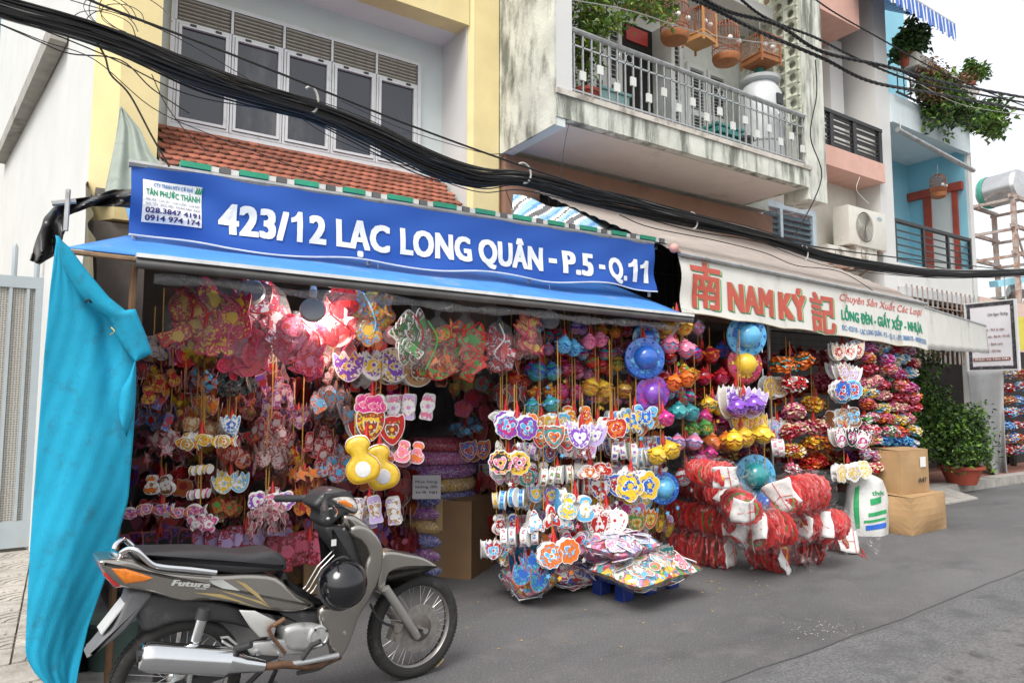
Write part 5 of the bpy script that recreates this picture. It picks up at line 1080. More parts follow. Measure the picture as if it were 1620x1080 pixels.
# ---- far stall at the right edge of the picture
for j, v in enumerate((592, 612, 632, 652, 672, 692, 710)):
    for i, u in enumerate((1596, 1612, 1630)):
        cs, dn = [((BLU, WHT, TAN), 'dull blue'), ((CRM, WHT, RED), 'far red'), ((TAN, CRE, RED), 'far tan'), ((RED, WHT, SKY), 'red, white and sky'), ((SKY, WHT, BLU), 'far light blue')][(j + i * 2) % 5]
        L('ruffle', u, v, 20, 2, cs, dn, 5.9, cord=False, tas=False)
# ---- dim goods hanging deeper inside both stalls
STF = {'v': [], 'f': [], 'm': [], 'mats': []}
def dimbunch(kind, u, v, px, n, cs, desc, y, shape='flower', tas=False):
    """goods deep in the shade, too many and too hidden to be picked apart: all collected into one object"""
    P = at(u, v, y); s = px2m(u, v, y, px) / 2; cs = tuple((.35, .25, .25) if c == WHT else tuple(x * .6 for x in c) for c in cs)  # inks darkened further, painting the deep shade into their colour
    for i in range(n):
        me = plate(shape, cs) if kind == 'fan' else ball(cs) if kind == 'ball' else ruffle(cs, i % 3); a = 2.39996 * i; r = s * 1.7 * math.sqrt((i + .5) / n)
        if kind == 'fan': T = Matrix.Translation(P + Vector((r * math.cos(a), r * math.sin(a) * .8, -.9 * r * U(.3, 1) + s * U(.2, 1.6)))) @ Euler((U(-.3, .3), U(-.5, .5), a + U(1, 2))).to_matrix().to_4x4() @ Matrix.Scale(s * .9, 4)
        else: T = Matrix.Translation(P + Vector(((i - (n - 1) / 2) * s * 1.4, U(-.05, .05), U(-.2, .2) * s))) @ Euler((U(-.3, .3), U(-.3, .3), U(0, 6))).to_matrix().to_4x4() @ Matrix.Scale(s, 4)
        o = len(STF['v']); STF['v'] += [tuple(T @ q.co) for q in me.vertices]; ix = []
        for m in me.materials:
            if m not in STF['mats']: STF['mats'].append(m)
            ix.append(STF['mats'].index(m))
        for p_ in me.polygons: STF['f'].append(tuple(k + o for k in p_.vertices)); STF['m'].append(ix[p_.material_index])
dim = [((RED, CRM, GLD), 'red'), ((CRM, PNK, DRD), 'rosy'), ((RED, RED, ORG), 'scarlet'), ((DRD, CRM, RED), 'maroon'), ((CRM, PUR, RED), 'wine'), ((MAG, RED, CRM), 'magenta red'), ((ORG, CRM, RED), 'rust'), ((RED, DRD, PNK), 'brick red')]
dsh = ['flower', 'heart', 'fish', 'tall', 'butterfly', 'apple', 'tulip']; q = 0
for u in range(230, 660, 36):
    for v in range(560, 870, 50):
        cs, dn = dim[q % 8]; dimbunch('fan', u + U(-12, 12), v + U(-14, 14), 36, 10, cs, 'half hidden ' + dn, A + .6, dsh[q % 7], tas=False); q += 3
bright = [((SKY, WHT, YEL), 'sky and cream'), ((RED, WHT, GRN), 'red and green'), ((PNK, LIL, WHT), 'pink and lilac'), ((YEL, ORG, WHT), 'yellow and orange'), ((BLU, WHT, RED), 'blue and red'), ((WHT, RED, SKY), 'white and sky'), ((ORG, YEL, RED), 'orange and red'), ((LIL, PUR, PNK), 'violet'), ((TEA, WHT, ORG), 'teal and orange')]
bsh = ['medallion', 'tulip', 'heart', 'butterfly', 'apple', 'shield', 'fish', 'flower', 'gourd', 'rocket']
for u in range(795, 1045, 30):
    for v in range(668, 900, 40):
        cs, dn = bright[q % 9]
        if q % 4 == 3: L('drum', u + U(-8, 8), v + U(-9, 9), 30, 3, cs, 'small tucked in ' + dn, B_ + .12, tas=False)
        else: L('card', u + U(-8, 8), v + U(-9, 9), 36, 2, cs, 'small tucked in ' + dn, B_ + .12, bsh[(q * 3) % 10], tas=(q % 3 == 0), stars=(cs[0],) if q % 2 else ())
        q += 1
for u in range(850, 1120, 34):
    for v in range(524, 660, 34):
        cs, dn = bright[(q * 2) % 9]; L('ball', u + U(-9, 9), v + U(-8, 8), 30, 2, (cs[0] if cs[0] != WHT else RED, cs[2] if cs[2] != WHT else PNK, cs[1] if cs[1] != WHT else MAG), 'small tucked in ' + dn, B_ + .3, tas=(q % 2 == 0), stars=(YEL,) if q % 3 == 0 else ()); q += 1
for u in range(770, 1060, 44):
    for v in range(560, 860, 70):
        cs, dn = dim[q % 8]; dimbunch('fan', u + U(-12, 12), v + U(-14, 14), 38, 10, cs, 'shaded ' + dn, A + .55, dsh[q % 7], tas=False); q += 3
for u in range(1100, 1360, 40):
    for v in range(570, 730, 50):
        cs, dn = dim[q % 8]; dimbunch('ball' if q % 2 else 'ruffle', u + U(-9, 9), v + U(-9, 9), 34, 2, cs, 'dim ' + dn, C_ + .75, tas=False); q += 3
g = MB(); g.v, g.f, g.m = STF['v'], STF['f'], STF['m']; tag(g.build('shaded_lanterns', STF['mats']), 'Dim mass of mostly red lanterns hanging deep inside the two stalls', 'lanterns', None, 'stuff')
# labels: what it looks like, and the bunch it hangs next to
def short(d): return d.split(',')[0].replace('half hidden ', '').replace('white rimmed ', '')
for i, (o, d, nn, u, v) in enumerate(BUNCH):
    base = d + ' ' + nn
    if ', upper' in d or ', lower' in d: a, b = d.split(', '); base = a.split(' with ')[0] + ' ' + nn + ' with ' + a.split(' with ')[1] + ', ' + b
    cand = [base + (' under the blue awning' if u < 1060 else ' under the white valance' if u < 1470 else ' in the far stall')]
    near = sorted((abs(uu - u) * 1.5 + abs(vv - v), j) for j, (_, _, _, uu, vv) in enumerate(BUNCH) if j != i)
    for _, j in near[:30]:
        _, d2, n2, uu, vv = BUNCH[j]; rel = ('above' if vv > v else 'below') if abs(vv - v) > abs(uu - u) else ('left of' if uu > u else 'right of')
        cand.append('%s hanging %s the %s %s' % (base, rel, short(d2), n2))
    for c in cand[1:] + cand[:1]:
        if c not in USED and len(c.split()) <= 16: break
    USED.add(c); o['label'] = c[0].upper() + c[1:]
# ================================================================== GOODS ON THE GROUND
M_FILMR = film('crinkled_bag_film', (.8, .76, .77), amt=.035, cr=.42, bs=13, rough=.06); M_FILM = film('clear_bag_film', amt=.035); M_FILM2 = film('crumpled_bag_film', amt=.07, bs=20)
M_LRED = mat('lacquer_red_paper', (.5, .012, .012), .3, var=.2, vs=9, rnd=.15); M_LDRK = mat('dark_red_paper', (.2, .008, .01), .5, var=.2); M_LGRN = flat(GRN); M_LYEL = flat(YEL); M_LPNK = mat('pinkish_red_paper', (.55, .06, .05), .5, var=.15)
def frame_of(a, b):
    z = (b - a).normalized(); x = Vector((0, 0, 1)).cross(z).normalized(); y = z.cross(x)
    M = Matrix((x, y, z)).transposed().to_4x4(); M.translation = a; return M
def wob_lathe(mb, prof, n, mi, M, amp, seed):
    rs = random.Random(seed); ph = [rs.uniform(0, 6.28) for _ in range(6)]
    vs = []; fs = []
    for i, (r, z) in enumerate(prof):
        for j in range(n):
            a = 6.2832 * j / n; q = r * (1 + amp * (math.sin(3 * a + ph[0] + z * 20) + .7 * math.sin(5 * a + ph[1] - z * 33) + .6 * math.sin(9 * a + ph[2] + z * 51)))
            vs.append((q * math.cos(a), q * math.sin(a), z))
    for i in range(len(prof) - 1):
        for j in range(n): fs.append((i * n + j, i * n + (j + 1) % n, (i + 1) * n + (j + 1) % n, (i + 1) * n + j))
    mb.add(vs, fs, mi, M)
def roll(pa, pb, z, r, label, bright=0, card=True):
    """clear bag crammed with folded red paper lanterns, closed by a white card and red string"""
    r *= 1.15; a, b = atz(*pa, z), atz(*pb, z); Ln = (b - a).length; rs = random.Random(label)
    if Ln < .3: a = b - (b - a).normalized() * .3
    M = frame_of(a, b); Ln = (b - a).length; root = thing('lantern_bag', label, 'bag', (a.x, a.y, 0), 0, 'bags of red paper lanterns piled on the asphalt')
    n = max(8, int(Ln / .03))
    for i in range(n):
        mb = MB(); zz = Ln * (i + .5) / n; q = r * rs.uniform(.8, .97) * (1 - .12 * abs(2 * i / n - 1) ** 3)
        T = M @ Matrix.Translation((rs.uniform(-.012, .012), rs.uniform(-.014, .01), zz)) @ Euler((rs.uniform(-.13, .13) + .12, rs.uniform(-.13, .13), rs.uniform(0, 6))).to_matrix().to_4x4()
        pr = [(q * .15, -.006), (q * .6, -.011), (q * .88, -.013), (q, -.006), (q, .006), (q * .9, .013), (q * .82, .014), (q * .7, .014), (q * .58, .014), (q * .46, .013), (q * .15, .012)]
        vs = []; k = 14; o = 0; e0_, e1_ = rs.uniform(.03, .09), rs.uniform(0, 6)
        for rr, z2 in pr:
            for j in range(28): e = 6.2832 * j / 28; s2 = rr * (1 + .045 * math.cos(k * e) + e0_ * math.cos(2 * e + e1_)); vs.append((s2 * math.cos(e), s2 * math.sin(e), z2 + .008 * math.sin(3 * e + e1_)))
        mt = (0, 0, 1, 0, 0, 0, 2 if i % 2 == 0 else 0, 0, 3 if i % 3 == 0 else 0, 0)
        mb.v = [tuple(T @ Vector(p)) for p in vs]
        for p in range(len(pr) - 1):
            for j in range(28): mb.f.append((p * 28 + j, p * 28 + (j + 1) % 28, (p + 1) * 28 + (j + 1) % 28, (p + 1) * 28 + j)); mb.m.append(mt[p])
        mb.build('folded_lantern', [M_LRED if rs.random() < .85 else M_LPNK, M_LDRK, M_LGRN, M_LYEL], root, smooth=50)
    g = MB(); g.v = []; N2 = 40; R2 = 26; fm = [rs.uniform(0, 6.28) for _ in range(8)]
    prof = [(.02, -.12), (r * .6, -.07)] + [(r * (1.06 - .1 * abs(2 * i / 18 - 1) ** 4), -.02 + (Ln + .06) * i / 18) for i in range(19)] + [(r * .7, Ln + .08), (r * .3, Ln + .12), (.03, Ln + .15), (.06, Ln + .2), (.1, Ln + .25)]
    for i, (rr, z2) in enumerate(prof):
        for j in range(N2):
            e = 6.2832 * j / N2; c = abs(math.sin(2 * e + fm[0] + z2 * 11)) + .8 * abs(math.sin(5 * e + fm[1] - z2 * 17)) + .7 * abs(math.sin(7 * e + fm[2] + z2 * 41)) + .5 * abs(math.sin(11 * e + fm[3] - z2 * 63))
            q = rr * (.93 + .085 * c); g.v.append(tuple(M @ Vector((q * math.cos(e), q * math.sin(e), z2))))
    for i in range(len(prof) - 1):
        for j in range(N2): g.f.append((i * N2 + j, i * N2 + (j + 1) % N2, (i + 1) * N2 + (j + 1) % N2, (i + 1) * N2 + j)); g.m.append(0)
    g.build('clear_film', M_FILMR, root, smooth=70)
    if card:
        w = r * .82; T = M @ Matrix.Translation((rs.uniform(-.02, .02), rs.uniform(-.02, .03), Ln + .02)) @ Euler((rs.uniform(-.35, .35), rs.uniform(-.35, .35), rs.uniform(-.8, .8))).to_matrix().to_4x4(); ph = [rs.uniform(0, 6) for _ in range(4)]
        cf = lambda u, v, l=0: T @ Vector(((2 * u - 1) * w * (1 + .12 * math.sin(v * 5 + ph[0])), (2 * v - 1) * w * .85 * (1 + .12 * math.sin(u * 4 + ph[1])), l + .03 * math.sin(u * 4 + ph[2]) - .05 * (2 * u - 1) ** 2 * rs.choice((1, 1)) + .012 * abs(math.sin(u * 7 + v * 6 + ph[3]))))
        g = MB(); g.grid(cf, 10, 8); g.build('white_card', M_PAPER, root, smooth=40, solid=.003)
        g = MB(); g.tube([cf(.55, .02, .008), cf(.52, .5, .008), cf(.5, .98, .008)], .004, 4); g.tube([cf(.15, .4, .008), cf(.5, .5, .008), cf(.9, .35, .008)], .003, 4); g.build('red_string', M_RIB, root)
    return root
roll((1062, 862), (1158, 874), .145, .145, 'Bottom red lantern bag of the left stack, rings facing the road')
roll((1062, 812), (1162, 828), .42, .14, 'Middle red lantern bag of the left stack, under the crumpled top one')
roll((1085, 764), (1158, 784), .68, .135, 'Top red lantern bag of the left stack, beside the turquoise hat lantern', 1)
roll((1190, 870), (1240, 878), .15, .155, 'Front red lantern bag with big white card at the right stack foot', 1)
roll((1252, 866), (1296, 866), .145, .145, 'Red lantern bag with round white card just right of the front one', 1)
roll((1308, 846), (1346, 852), .14, .14, 'Rightmost red lantern bag of the pile, red string trailing on the asphalt', 1)
roll((1232, 836), (1196, 838), .43, .15, 'Second layer red lantern bag with white card at its left end', 1)
roll((1290, 824), (1262, 830), .42, .14, 'Second layer red lantern bag leaning in the middle of the right stack', 1)
roll((1326, 826), (1300, 832), .40, .13, 'Second layer red lantern bag at the right end of the pile', 1)
roll((1292, 776), (1238, 788), .69, .155, 'Topmost red lantern bag with a large white card on the right stack', 1)
roll((1160, 792), (1180, 806), .66, .12, 'Small red lantern bag wedged between the two stacks near the top', 1)
roll((1165, 826), (1178, 840), .40, .12, 'Red lantern bag pressed between the two stacks, half way up', 1)
roll((1100, 742), (1150, 752), .93, .10, 'Thin red lantern bag lying on the very top of the left stack', 1)
g = MB(); P = [atz(*p, .006) for p in ((1352, 872), (1366, 880), (1362, 866), (1372, 884))]; g.tube(curve(P, 4), .004, 4); tag(g.build('loose_string', M_RIB, None), 'Loose red string lying on the asphalt by the last red lantern bag', 'string')

def pillow(pc, z, sx, sy, sz, rz, cs, label, shapes=('flower', 'heart', 'medallion'), fm=None, name='lantern_sack', tilt=0.):
    """flat clear plastic sack stuffed with printed cards"""
    c = atz(*pc, z); root = thing(name, label, 'bag', (c.x, c.y, 0)); rs = random.Random(label)
    M = Matrix.Translation(c) @ Euler((tilt, 0, rz)).to_matrix().to_4x4()
    def surf(u, v, k):
        e = (1 - abs(2 * u - 1) ** 2.6) * (1 - abs(2 * v - 1) ** 2.6); e = max(0, e) ** .5
        return M @ Vector(((u - .5) * sx * (1 + .06 * math.sin(v * 7)), (v - .5) * sy * (1 + .05 * math.sin(u * 9)), k * sz * e * (1 + .12 * math.sin(u * 17 + v * 5) * math.sin(v * 13)) ))
    for i in range(46):
        u, v = rs.uniform(.08, .92), rs.uniform(.08, .92); k = rs.choice((1, 1, -1)); p = surf(u, v, k * .86); q = surf(min(1, u + .03), v, k * .86); w = surf(u, min(1, v + .03), k * .86)
        nz = (q - p).cross(w - p); nz.normalize(); s = rs.uniform(.045, .085)
        o = piece(plate(rs.choice(shapes), cs[i % len(cs)], M_PAPER), 'printed_card', root, p, world=True)
        o.rotation_euler = (nz.to_track_quat('-Y', 'Z').to_matrix() @ Euler((rs.uniform(-.25, .25), rs.uniform(0, 6.28), rs.uniform(-.25, .25))).to_matrix()).to_euler(); o.scale = (s,) * 3
    g = MB(); g.grid(lambda u, v: surf(u, v, .78), 14, 10); g.grid(lambda u, v: surf(u, v, -.78), 14, 10); g.build('paper_filling', prn('filling_' + label[:5], [c for t in cs for c in t] , 15), root, smooth=80)
    g = MB(); g.grid(lambda u, v: surf(u, v, 1.05), 30, 22); g.grid(lambda u, v: surf(u, v, -1.05), 20, 14); g.build('clear_film', fm or M_FILM2, root, smooth=80)
    return root
mixc = ((PNK, YEL, SKY), (ORG, PNK, GRN), (RED, WHT, PNK), (SKY, YEL, WHT), (TEA, ORG, WHT))
pillow((1022, 900), .24, .78, .5, .12, rad(8), mixc, 'Clear sack of bright printed cards lying on the blue pallet', tilt=.06)
pillow((985, 862), .42, .55, .36, .10, rad(14), ((LIL, PNK, WHT), (SKY, LIL, WHT), (PNK, CRM, LIL)), 'Lilac and pink card sack on top of the bright one over the blue pallet', tilt=.05)
pillow((838, 912), .17, .42, .30, .16, rad(20), ((SKY, TEA, BLU), (SKY, BLU, WHT), (RED, ORG, SKY)), 'Clear sack of blue leaf cards with a red corner on the ground', ('tulip', 'fish'), tilt=.5)
pillow((905, 905), .14, .34, .26, .1, rad(-10), ((RED, WHT, BLU), (MAG, RED, WHT)), 'Small red and white card sack between the blue one and the pallet', tilt=.3)
# blue plastic pallet
c = atz(1002, 918, .07); c.y += .1; pal_ = thing('pallet', 'Blue plastic pallet on the asphalt under the card sacks', 'pallet', (c.x, c.y, 0), rad(6)); M_PAL = mat('pallet_blue', (.005, .025, .2), .5, var=.12, dirt=(.05, .06, .1), da=.2, ds=8)
for i in range(6): g = MB(); g.box(-.34, .34, -.3 + i * .1, -.3 + i * .1 + .085, .11, .135); g.build('deck_board', M_PAL, pal_, world=False)
for x in (-.28, 0, .28):
    for y in (-.24, 0, .24): g = MB(); g.slab([(x - .06, .0), (x + .06, .0), (x + .06, .108), (x - .06, .108)], y - .05, y + .05, .008, 1); g.build('block', M_PAL, pal_, world=False)
# cartons, woven sack
M_CARD = mat('brown_cardboard', (.4, .25, .12), .8, var=.08, vs=5, dirt=(.28, .17, .08), da=.2, ds=4); M_TAPE = mat('packing_tape', (.45, .31, .15), .25, spec=.8)
def carton(name, label, x0, y0, sx, sy, z0, sz, rz, m=M_CARD, bulge=.0):
    r = thing(name, label, 'box', (x0, y0, z0), rz)
    g = MB(); fx = lambda t: bulge * math.sin(t * 3.14)
    for s, f in ((-1, 0), (1, 1)):
        g.grid(lambda u, v: ((u - .5) * sx, s * (sy / 2 + fx(u) * fx(v) / max(bulge, .01)), sz * v), 6, 6)
        g.grid(lambda u, v: (s * (sx / 2 + fx(u) * fx(v) / max(bulge, .01)), (u - .5) * sy, sz * v), 6, 6)
    g.box(-sx / 2 + .004, sx / 2 - .004, -sy / 2 + .004, sy / 2 - .004, .001, .004); g.build('box', m, r, world=False)
    for y in (-1, 1): g = MB(); M2 = Matrix.Translation((0, y * sy / 2, sz)) @ Euler((y * rad(-3), 0, 0)).to_matrix().to_4x4(); g.box(-sx / 2, sx / 2, min(0, -y * (sy / 2 - .003)), max(0, -y * (sy / 2 - .003)), .001, .005, 0, M2); g.build('flap', m, r, world=False)
    g = MB(); g.box(-sx / 2 - .002, sx / 2 + .002, -.03, .03, sz + .012, sz + .0135); g.box(-sx / 2 - .008 - bulge, -sx / 2 - .006, -.03, .03, sz * .6, sz + .01); g.build('tape', M_TAPE, r, world=False)
    return r
p = atz(1448, 838, 0)
p = atz(1456, 847, 0)
b1 = carton('cardboard_box', 'Bulging brown carton on the asphalt at the end of the right stall', p.x + .32, p.y + .36, .85, .62, 0, .42, rad(2), bulge=.05)
b2 = carton('cardboard_box', 'Upright brown carton with a white sticker, topmost of the two at the stall end', p.x + .3, p.y + .42, .6, .5, .435, .5, rad(-2), bulge=.02)
g = MB(); g.box(.08, .2, -.275, -.272, .3, .42); g.build('sticker', M_PAPER, b2, world=False)
g = MB()
text_on(g, 'A47', lambda x, z: (x, -.276, z), .02, .2, .12, .18, .02); g.build('stencil_lettering', M_BLK, b2, world=False)
p = atz(1402, 848, 0); sk = thing('woven_sack', 'White woven plastic sack with green print slumped beside the cartons', 'sack', (p.x, p.y + .22, 0), rad(-12))
M_SACK = mat('woven_sack', (.6, .6, .58), .6, var=.06, vs=40, dirt=(.4, .4, .38), da=.2, ds=6, bump=.4, bs=90)
def skf(u, v, dr=0):
    a = 6.2832 * u; zz = .68 * v; k = (1 - .35 * v ** 2 - .1 * (1 - v) ** 4) * (1 + .05 * math.sin(a * 3 + v * 6) + .03 * math.sin(a * 7 - v * 9))
    if v > .9: k *= 1 - (v - .9) * 7
    return ((.3 * k + dr) * math.cos(a) + .05 * v, (.2 * k + dr) * math.sin(a) + .04 * v, zz)
g = MB(); g.grid(skf, 40, 26); g.build('body', M_SACK, sk, smooth=80, world=False)
M_SKG = mat('sack_green_print', (.02, .3, .1), .6, var=.15, vs=30)
for (u0, u1, v0, v1, m) in ((.56, .60, .12, .8, M_SKG), (.64, .80, .12, .2, flat(BLU)), (.66, .82, .34, .40, M_SKG), (.68, .78, .52, .62, M_SKG), (.63, .80, .24, .28, M_SKG)):
    g = MB(); g.grid(lambda u, v: skf(u0 + (u1 - u0) * u, v0 + (v1 - v0) * v + .04 * (u - .5), .005), 8, 6); g.build('print_band', m, sk, world=False)
g = MB(); text_on(g, 'thóc', lambda a, v: skf(a, v, .007), .70, .82, .66, .74, .03, nrm=(0, 0, 0)); g.build('print_lettering', M_SKG, sk, world=False)
# dark brown boxes, tinsel rolls, notices deep in the gap
M_CARDD = mat('old_cardboard', (.2, .12, .06), .85, var=.1, vs=4)
p = atz(735, 918, 0); carton('cardboard_box', 'Big dark cardboard box standing in the gap at the back of the stall', p.x + .12, p.y + .42, .62, .6, 0, .66, rad(38), M_CARDD)
p = atz(610, 940, 0); carton('cardboard_box', 'Low brown carton behind the front wheel of the motorbike', p.x - .25, p.y + .5, .5, .45, 0, .38, rad(-15), M_CARD)
p = atz(470, 925, 0); carton('cardboard_box', 'Brown carton under the card lanterns behind the motorbike seat', p.x + .1, p.y + .25, .5, .4, 0, .45, rad(10), M_CARD)
M_TIN = [prn('tinsel_' + n, c, 110, .25) for n, c in (('purple', [PUR, MAG, BLK, SIL, PUR]), ('gold', [GLD, YEL, BRN, WHT, GLD]), ('red', [RED, CRM, PNK, BLK, RED]), ('blue', [BLU, PUR, SIL, BLK, BLU]), ('pink', [MAG, PNK, SIL, PUR, MAG]))]
def tinsel(u, v0, v1, y, r, label, seq):
    p = at(u, v1, y); zt = at(u, v0, y).z; n = len(seq); h = zt / n; root = thing('tinsel_stack', label, 'tinsel roll', (p.x, p.y, 0))
    for i in range(n):
        g = MB(); wob_lathe(g, [(r * .2, h * i + .004)] + [(r * (.93 + .09 * math.sin(3.14 * (k + .5) / 6)), h * i + .004 + (h - .008) * k / 6) for k in range(7)] + [(r * .2, h * (i + 1) - .004)], 30, 0, None, .012, label + str(i))
        g.build('tinsel_ring', M_TIN[seq[i]], root, smooth=70, world=False)
    g = MB(); wob_lathe(g, [(r * 1.04, .01)] + [(r * 1.05, zt * k / 8) for k in range(1, 9)] + [(r * .6, zt + .05), (.03, zt + .1)], 24, 0, None, .01, label); g.build('clear_film', M_FILM, root, smooth=80, world=False)
    return root
t1 = tinsel(694, 690, 900, 5.75, .34, 'Tall stack of glittering tinsel rolls with a paper notice in the gap', (3, 0, 3, 1, 0, 3, 1, 0, 4, 2))
t2 = tinsel(762, 700, 900, 6.0, .32, 'Second stack of purple and blue tinsel rolls, right of the noticed one', (0, 3, 4, 3, 0, 1, 3, 0, 3))
tinsel(610, 700, 900, 6.1, .32, 'Dim tinsel stack hidden behind the yellow gourd lanterns', (2, 0, 4, 1, 3, 0, 2, 4))
for (u, v, y, w, h, lab) in ((675, 770, 5.36, .24, .2, 'Grey paper notice with printed lines stuck on the tall tinsel stack'), (768, 750, 5.6, .13, .2, 'Small grey paper notice on the second tinsel stack')):
    c = at(u, v, y); nt_ = thing('paper_notice', lab, 'notice', c, rad(-30)); g = MB(); g.box(-w / 2, w / 2, -.002, .002, -h / 2, h / 2); g.build('sheet', mat('grey_paper', (.5, .5, .52), .7), nt_, world=False)
    g = MB()
    for k in range(3): text_on(g, ('Mua hàng', 'không đổi', 'trả lại')[k], lambda x, z: (x, -.004, z), -w * .4, w * .38, h * (.18 - .22 * k), h * (.29 - .22 * k), .02)
    g.build('lettering', M_INKD, nt_, world=False)
# wrapped goods under the roof edge: clear bags with red paper masks and tinsel garlands
def wrapped(u, v, y, w, h, cs, label, lit=False):
    cs = tuple({PNK: (.6, .05, .11), LIL: (.6, .16, .3), MAG: (.55, .02, .1)}.get(c, c) for c in cs)
    c = at(u, v, y); k = (c - Vector((0, 0, CAM_H))).dot(_f) / FPX; w *= k; h *= k; r = thing('wrapped_lantern', label, 'wrapped lantern', c, 0, 'bagged lanterns hung under the awning edge'); rs = random.Random(label)
    for i in range(9):
        o = piece(plate(rs.choice(('flower', 'fish', 'tulip', 'butterfly', 'tall')), cs, flat(cs[0])), 'paper_card', r, (rs.uniform(-.3, .3) * w, rs.uniform(-.04, .06), rs.uniform(-.4, .3) * h), (rs.uniform(-.4, .4), rs.uniform(-1.5, 1.5), rs.uniform(-1, .6)), (rs.uniform(.25, .45) * w,) * 3)
    g = MB()
    for q in range(1): a = rs.uniform(0, 6); g.tube(curve([(rs.uniform(-.4, .4) * w, -.05, .4 * h), (rs.uniform(-.4, .4) * w, -.08, .1 * h), (rs.uniform(-.4, .4) * w, -.05, -.2 * h), (rs.uniform(-.4, .4) * w, -.02, -.45 * h)], 4), .006, 5, q % 2)
    g.build('paper_strip', [flat(cs[1]), flat(cs[2])], r, smooth=60, world=False)
    g = MB(); wob_lathe(g, [(.02, -.55 * h), (.4 * w, -.5 * h), (.52 * w, -.2 * h), (.5 * w, .1 * h), (.35 * w, .35 * h), (.05 * w, .5 * h), (.1 * w, .6 * h)], 22, 0, Matrix.Diagonal((1, .55, 1, 1)), .06, label); g.build('clear_film', M_FILM2, r, smooth=80, world=False)
for a in ((300, 500, 4.6, 70, 100, (CRM, RED, GLD), 'Dark red wrapped lantern next to the cyan curtain top'), (352, 505, 4.6, 80, 110, (MAG, PNK, YEL), 'Magenta wrapped lantern with yellow edging in clear film'), (415, 505, 4.75, 90, 130, (RED, PNK, WHT), 'Brightly lit red wrapped lantern between the two lamp discs'),
          (470, 540, 4.6, 80, 80, (PNK, RED, LIL), 'Pink wrapped lantern in crumpled film below the second lamp disc'), (535, 505, 4.6, 60, 110, (RED, CRM, RED), 'Scarlet wrapped lantern hanging right of the lamp discs'), (585, 500, 4.6, 60, 90, (ORG, SKY, YEL), 'Orange and sky blue wrapped lantern above the domed white ones'),
          (655, 535, 4.35, 60, 90, (WHT, CRM, GRN), 'White wrapped lantern in clear film left of the red mask bag'), (692, 545, 4.35, 60, 90, (CRM, GRN, ORG), 'Wrapped crimson and green lantern tilted in its clear bag'), (735, 545, 4.4, 70, 90, (RED, RED, GRN), 'Red filigree wrapped panel in a clear bag above the dark gap'),
          (790, 545, 4.4, 56, 80, (CRM, SIL, RED), 'Silvery wrapped crimson lantern right of the filigree bag'), (835, 530, 4.35, 50, 70, (CRM, MAG, GLD), 'Magenta wrapped lantern just under the gutter bar'), (385, 560, 4.7, 70, 60, (PNK, MAG, RED), 'Rosy wrapped lantern low under the lit one')): wrapped(*a)
# lamp discs
def lamp(u, v, y, label, on):
    c = at(u, v, y); r = thing('lamp', label, 'lamp', c, rad(-20), 'bulbs hung under the blue awning')
    T = Euler((rad(-20), 0, 0)).to_matrix().to_4x4()
    g = MB(); g.lathe([(.0, .02), (.075, .02), (.085, .0), (.085, -.012), (.02, -.02)], 24, 0, Matrix.Translation((0, 0, 0)) @ Euler((rad(75), 0, 0)).to_matrix().to_4x4()); g.build('disc', mat('lamp_disc_grey', (.35, .35, .34), .4), r, smooth=40, world=False)
    g = MB(); g.lathe([(.02, .0), (.026, .05), (.016, .08)], 12, 0, Matrix.Translation((0, .01, .08))); g.build('socket', M_PAPER, r, smooth=40, world=False)
    g = MB(); g.tube(curve([(0, .01, .16), (.01, .02, .22), (.0, .02, .3)], 4), .004, 5); g.build('cable', M_PAPER, r, world=False)
    if on:
        m = mat('lamp_glow', (1, .95, .85)); m.node_tree.nodes['Principled BSDF'].inputs['Emission Color'].default_value = (1, .93, .82, 1); m.node_tree.nodes['Principled BSDF'].inputs['Emission Strength'].default_value = 8
        g = MB(); g.lathe([(.07, .0), (.066, .012), (.01, .018)], 20, 0, Matrix.Translation((0, .022, 0)) @ Euler((rad(-105), 0, 0)).to_matrix().to_4x4()); g.build('bulb_face', m, r, world=False)
        l = bpy.data.lights.new('lamp_light', 'POINT'); l.energy = 9; l.color = (1, .9, .78); l.shadow_soft_size = .06; o = bpy.data.objects.new('lamp_light', l); COL.objects.link(o); o.parent = r; o.location = (.02, .16, -.05)
lamp(398, 462, 4.55, 'Grey lamp disc tucked up under the gutter, leftmost of the lamps', False); lamp(495, 490, 4.45, 'Round grey lamp disc hanging over the pink wrapped lantern', True)
lamp(596, 478, 4.6, 'Dim lamp disc above the orange wrapped lantern', False); lamp(870, 505, 4.6, 'Pale lamp disc near the right end of the blue awning', False)
# little yellow leaves on the asphalt
M_LEAF = mat('fallen_yellow_leaf', (.5, .33, .04), .7, rnd=.3)
lm = MB(); lm.add([(0, 0, 0), (.5, .22, .1), (1, 0, .02), (.5, -.22, .12)], [(0, 1, 2), (0, 2, 3)]); LM = lm.mesh('fallen_leaf', M_LEAF)
def leaf(u, v, s, i):
    c = atz(u, v, .008); o = bpy.data.objects.new('fallen_leaf', LM); COL.objects.link(o); o.location = c; o.rotation_euler = (U(-.1, .1), U(-.1, .1), U(0, 6)); o.scale = (s,) * 3
    tag(o, 'Tiny yellow leaf fallen on the asphalt before the stalls', 'leaf', 'yellow leaves scattered on the asphalt')
for i in range(44):
    leaf(*random.choice(((U(950, 1240), U(900, 980)), (U(740, 1090), U(950, 1050)), (U(1100, 1220), U(910, 950)))), U(.016, .034), i)
M_DUST = mat('white_speck', (.6, .58, .55), .9); g = MB()
for i in range(70):
    c = atz(random.gauss(1290, 28), random.gauss(993, 7), .005); s = U(.002, .009); g.add([(c.x - s, c.y, c.z), (c.x, c.y - s * .6, c.z), (c.x + s, c.y, c.z), (c.x, c.y + s * .7, c.z)], [(0, 1, 2, 3)])
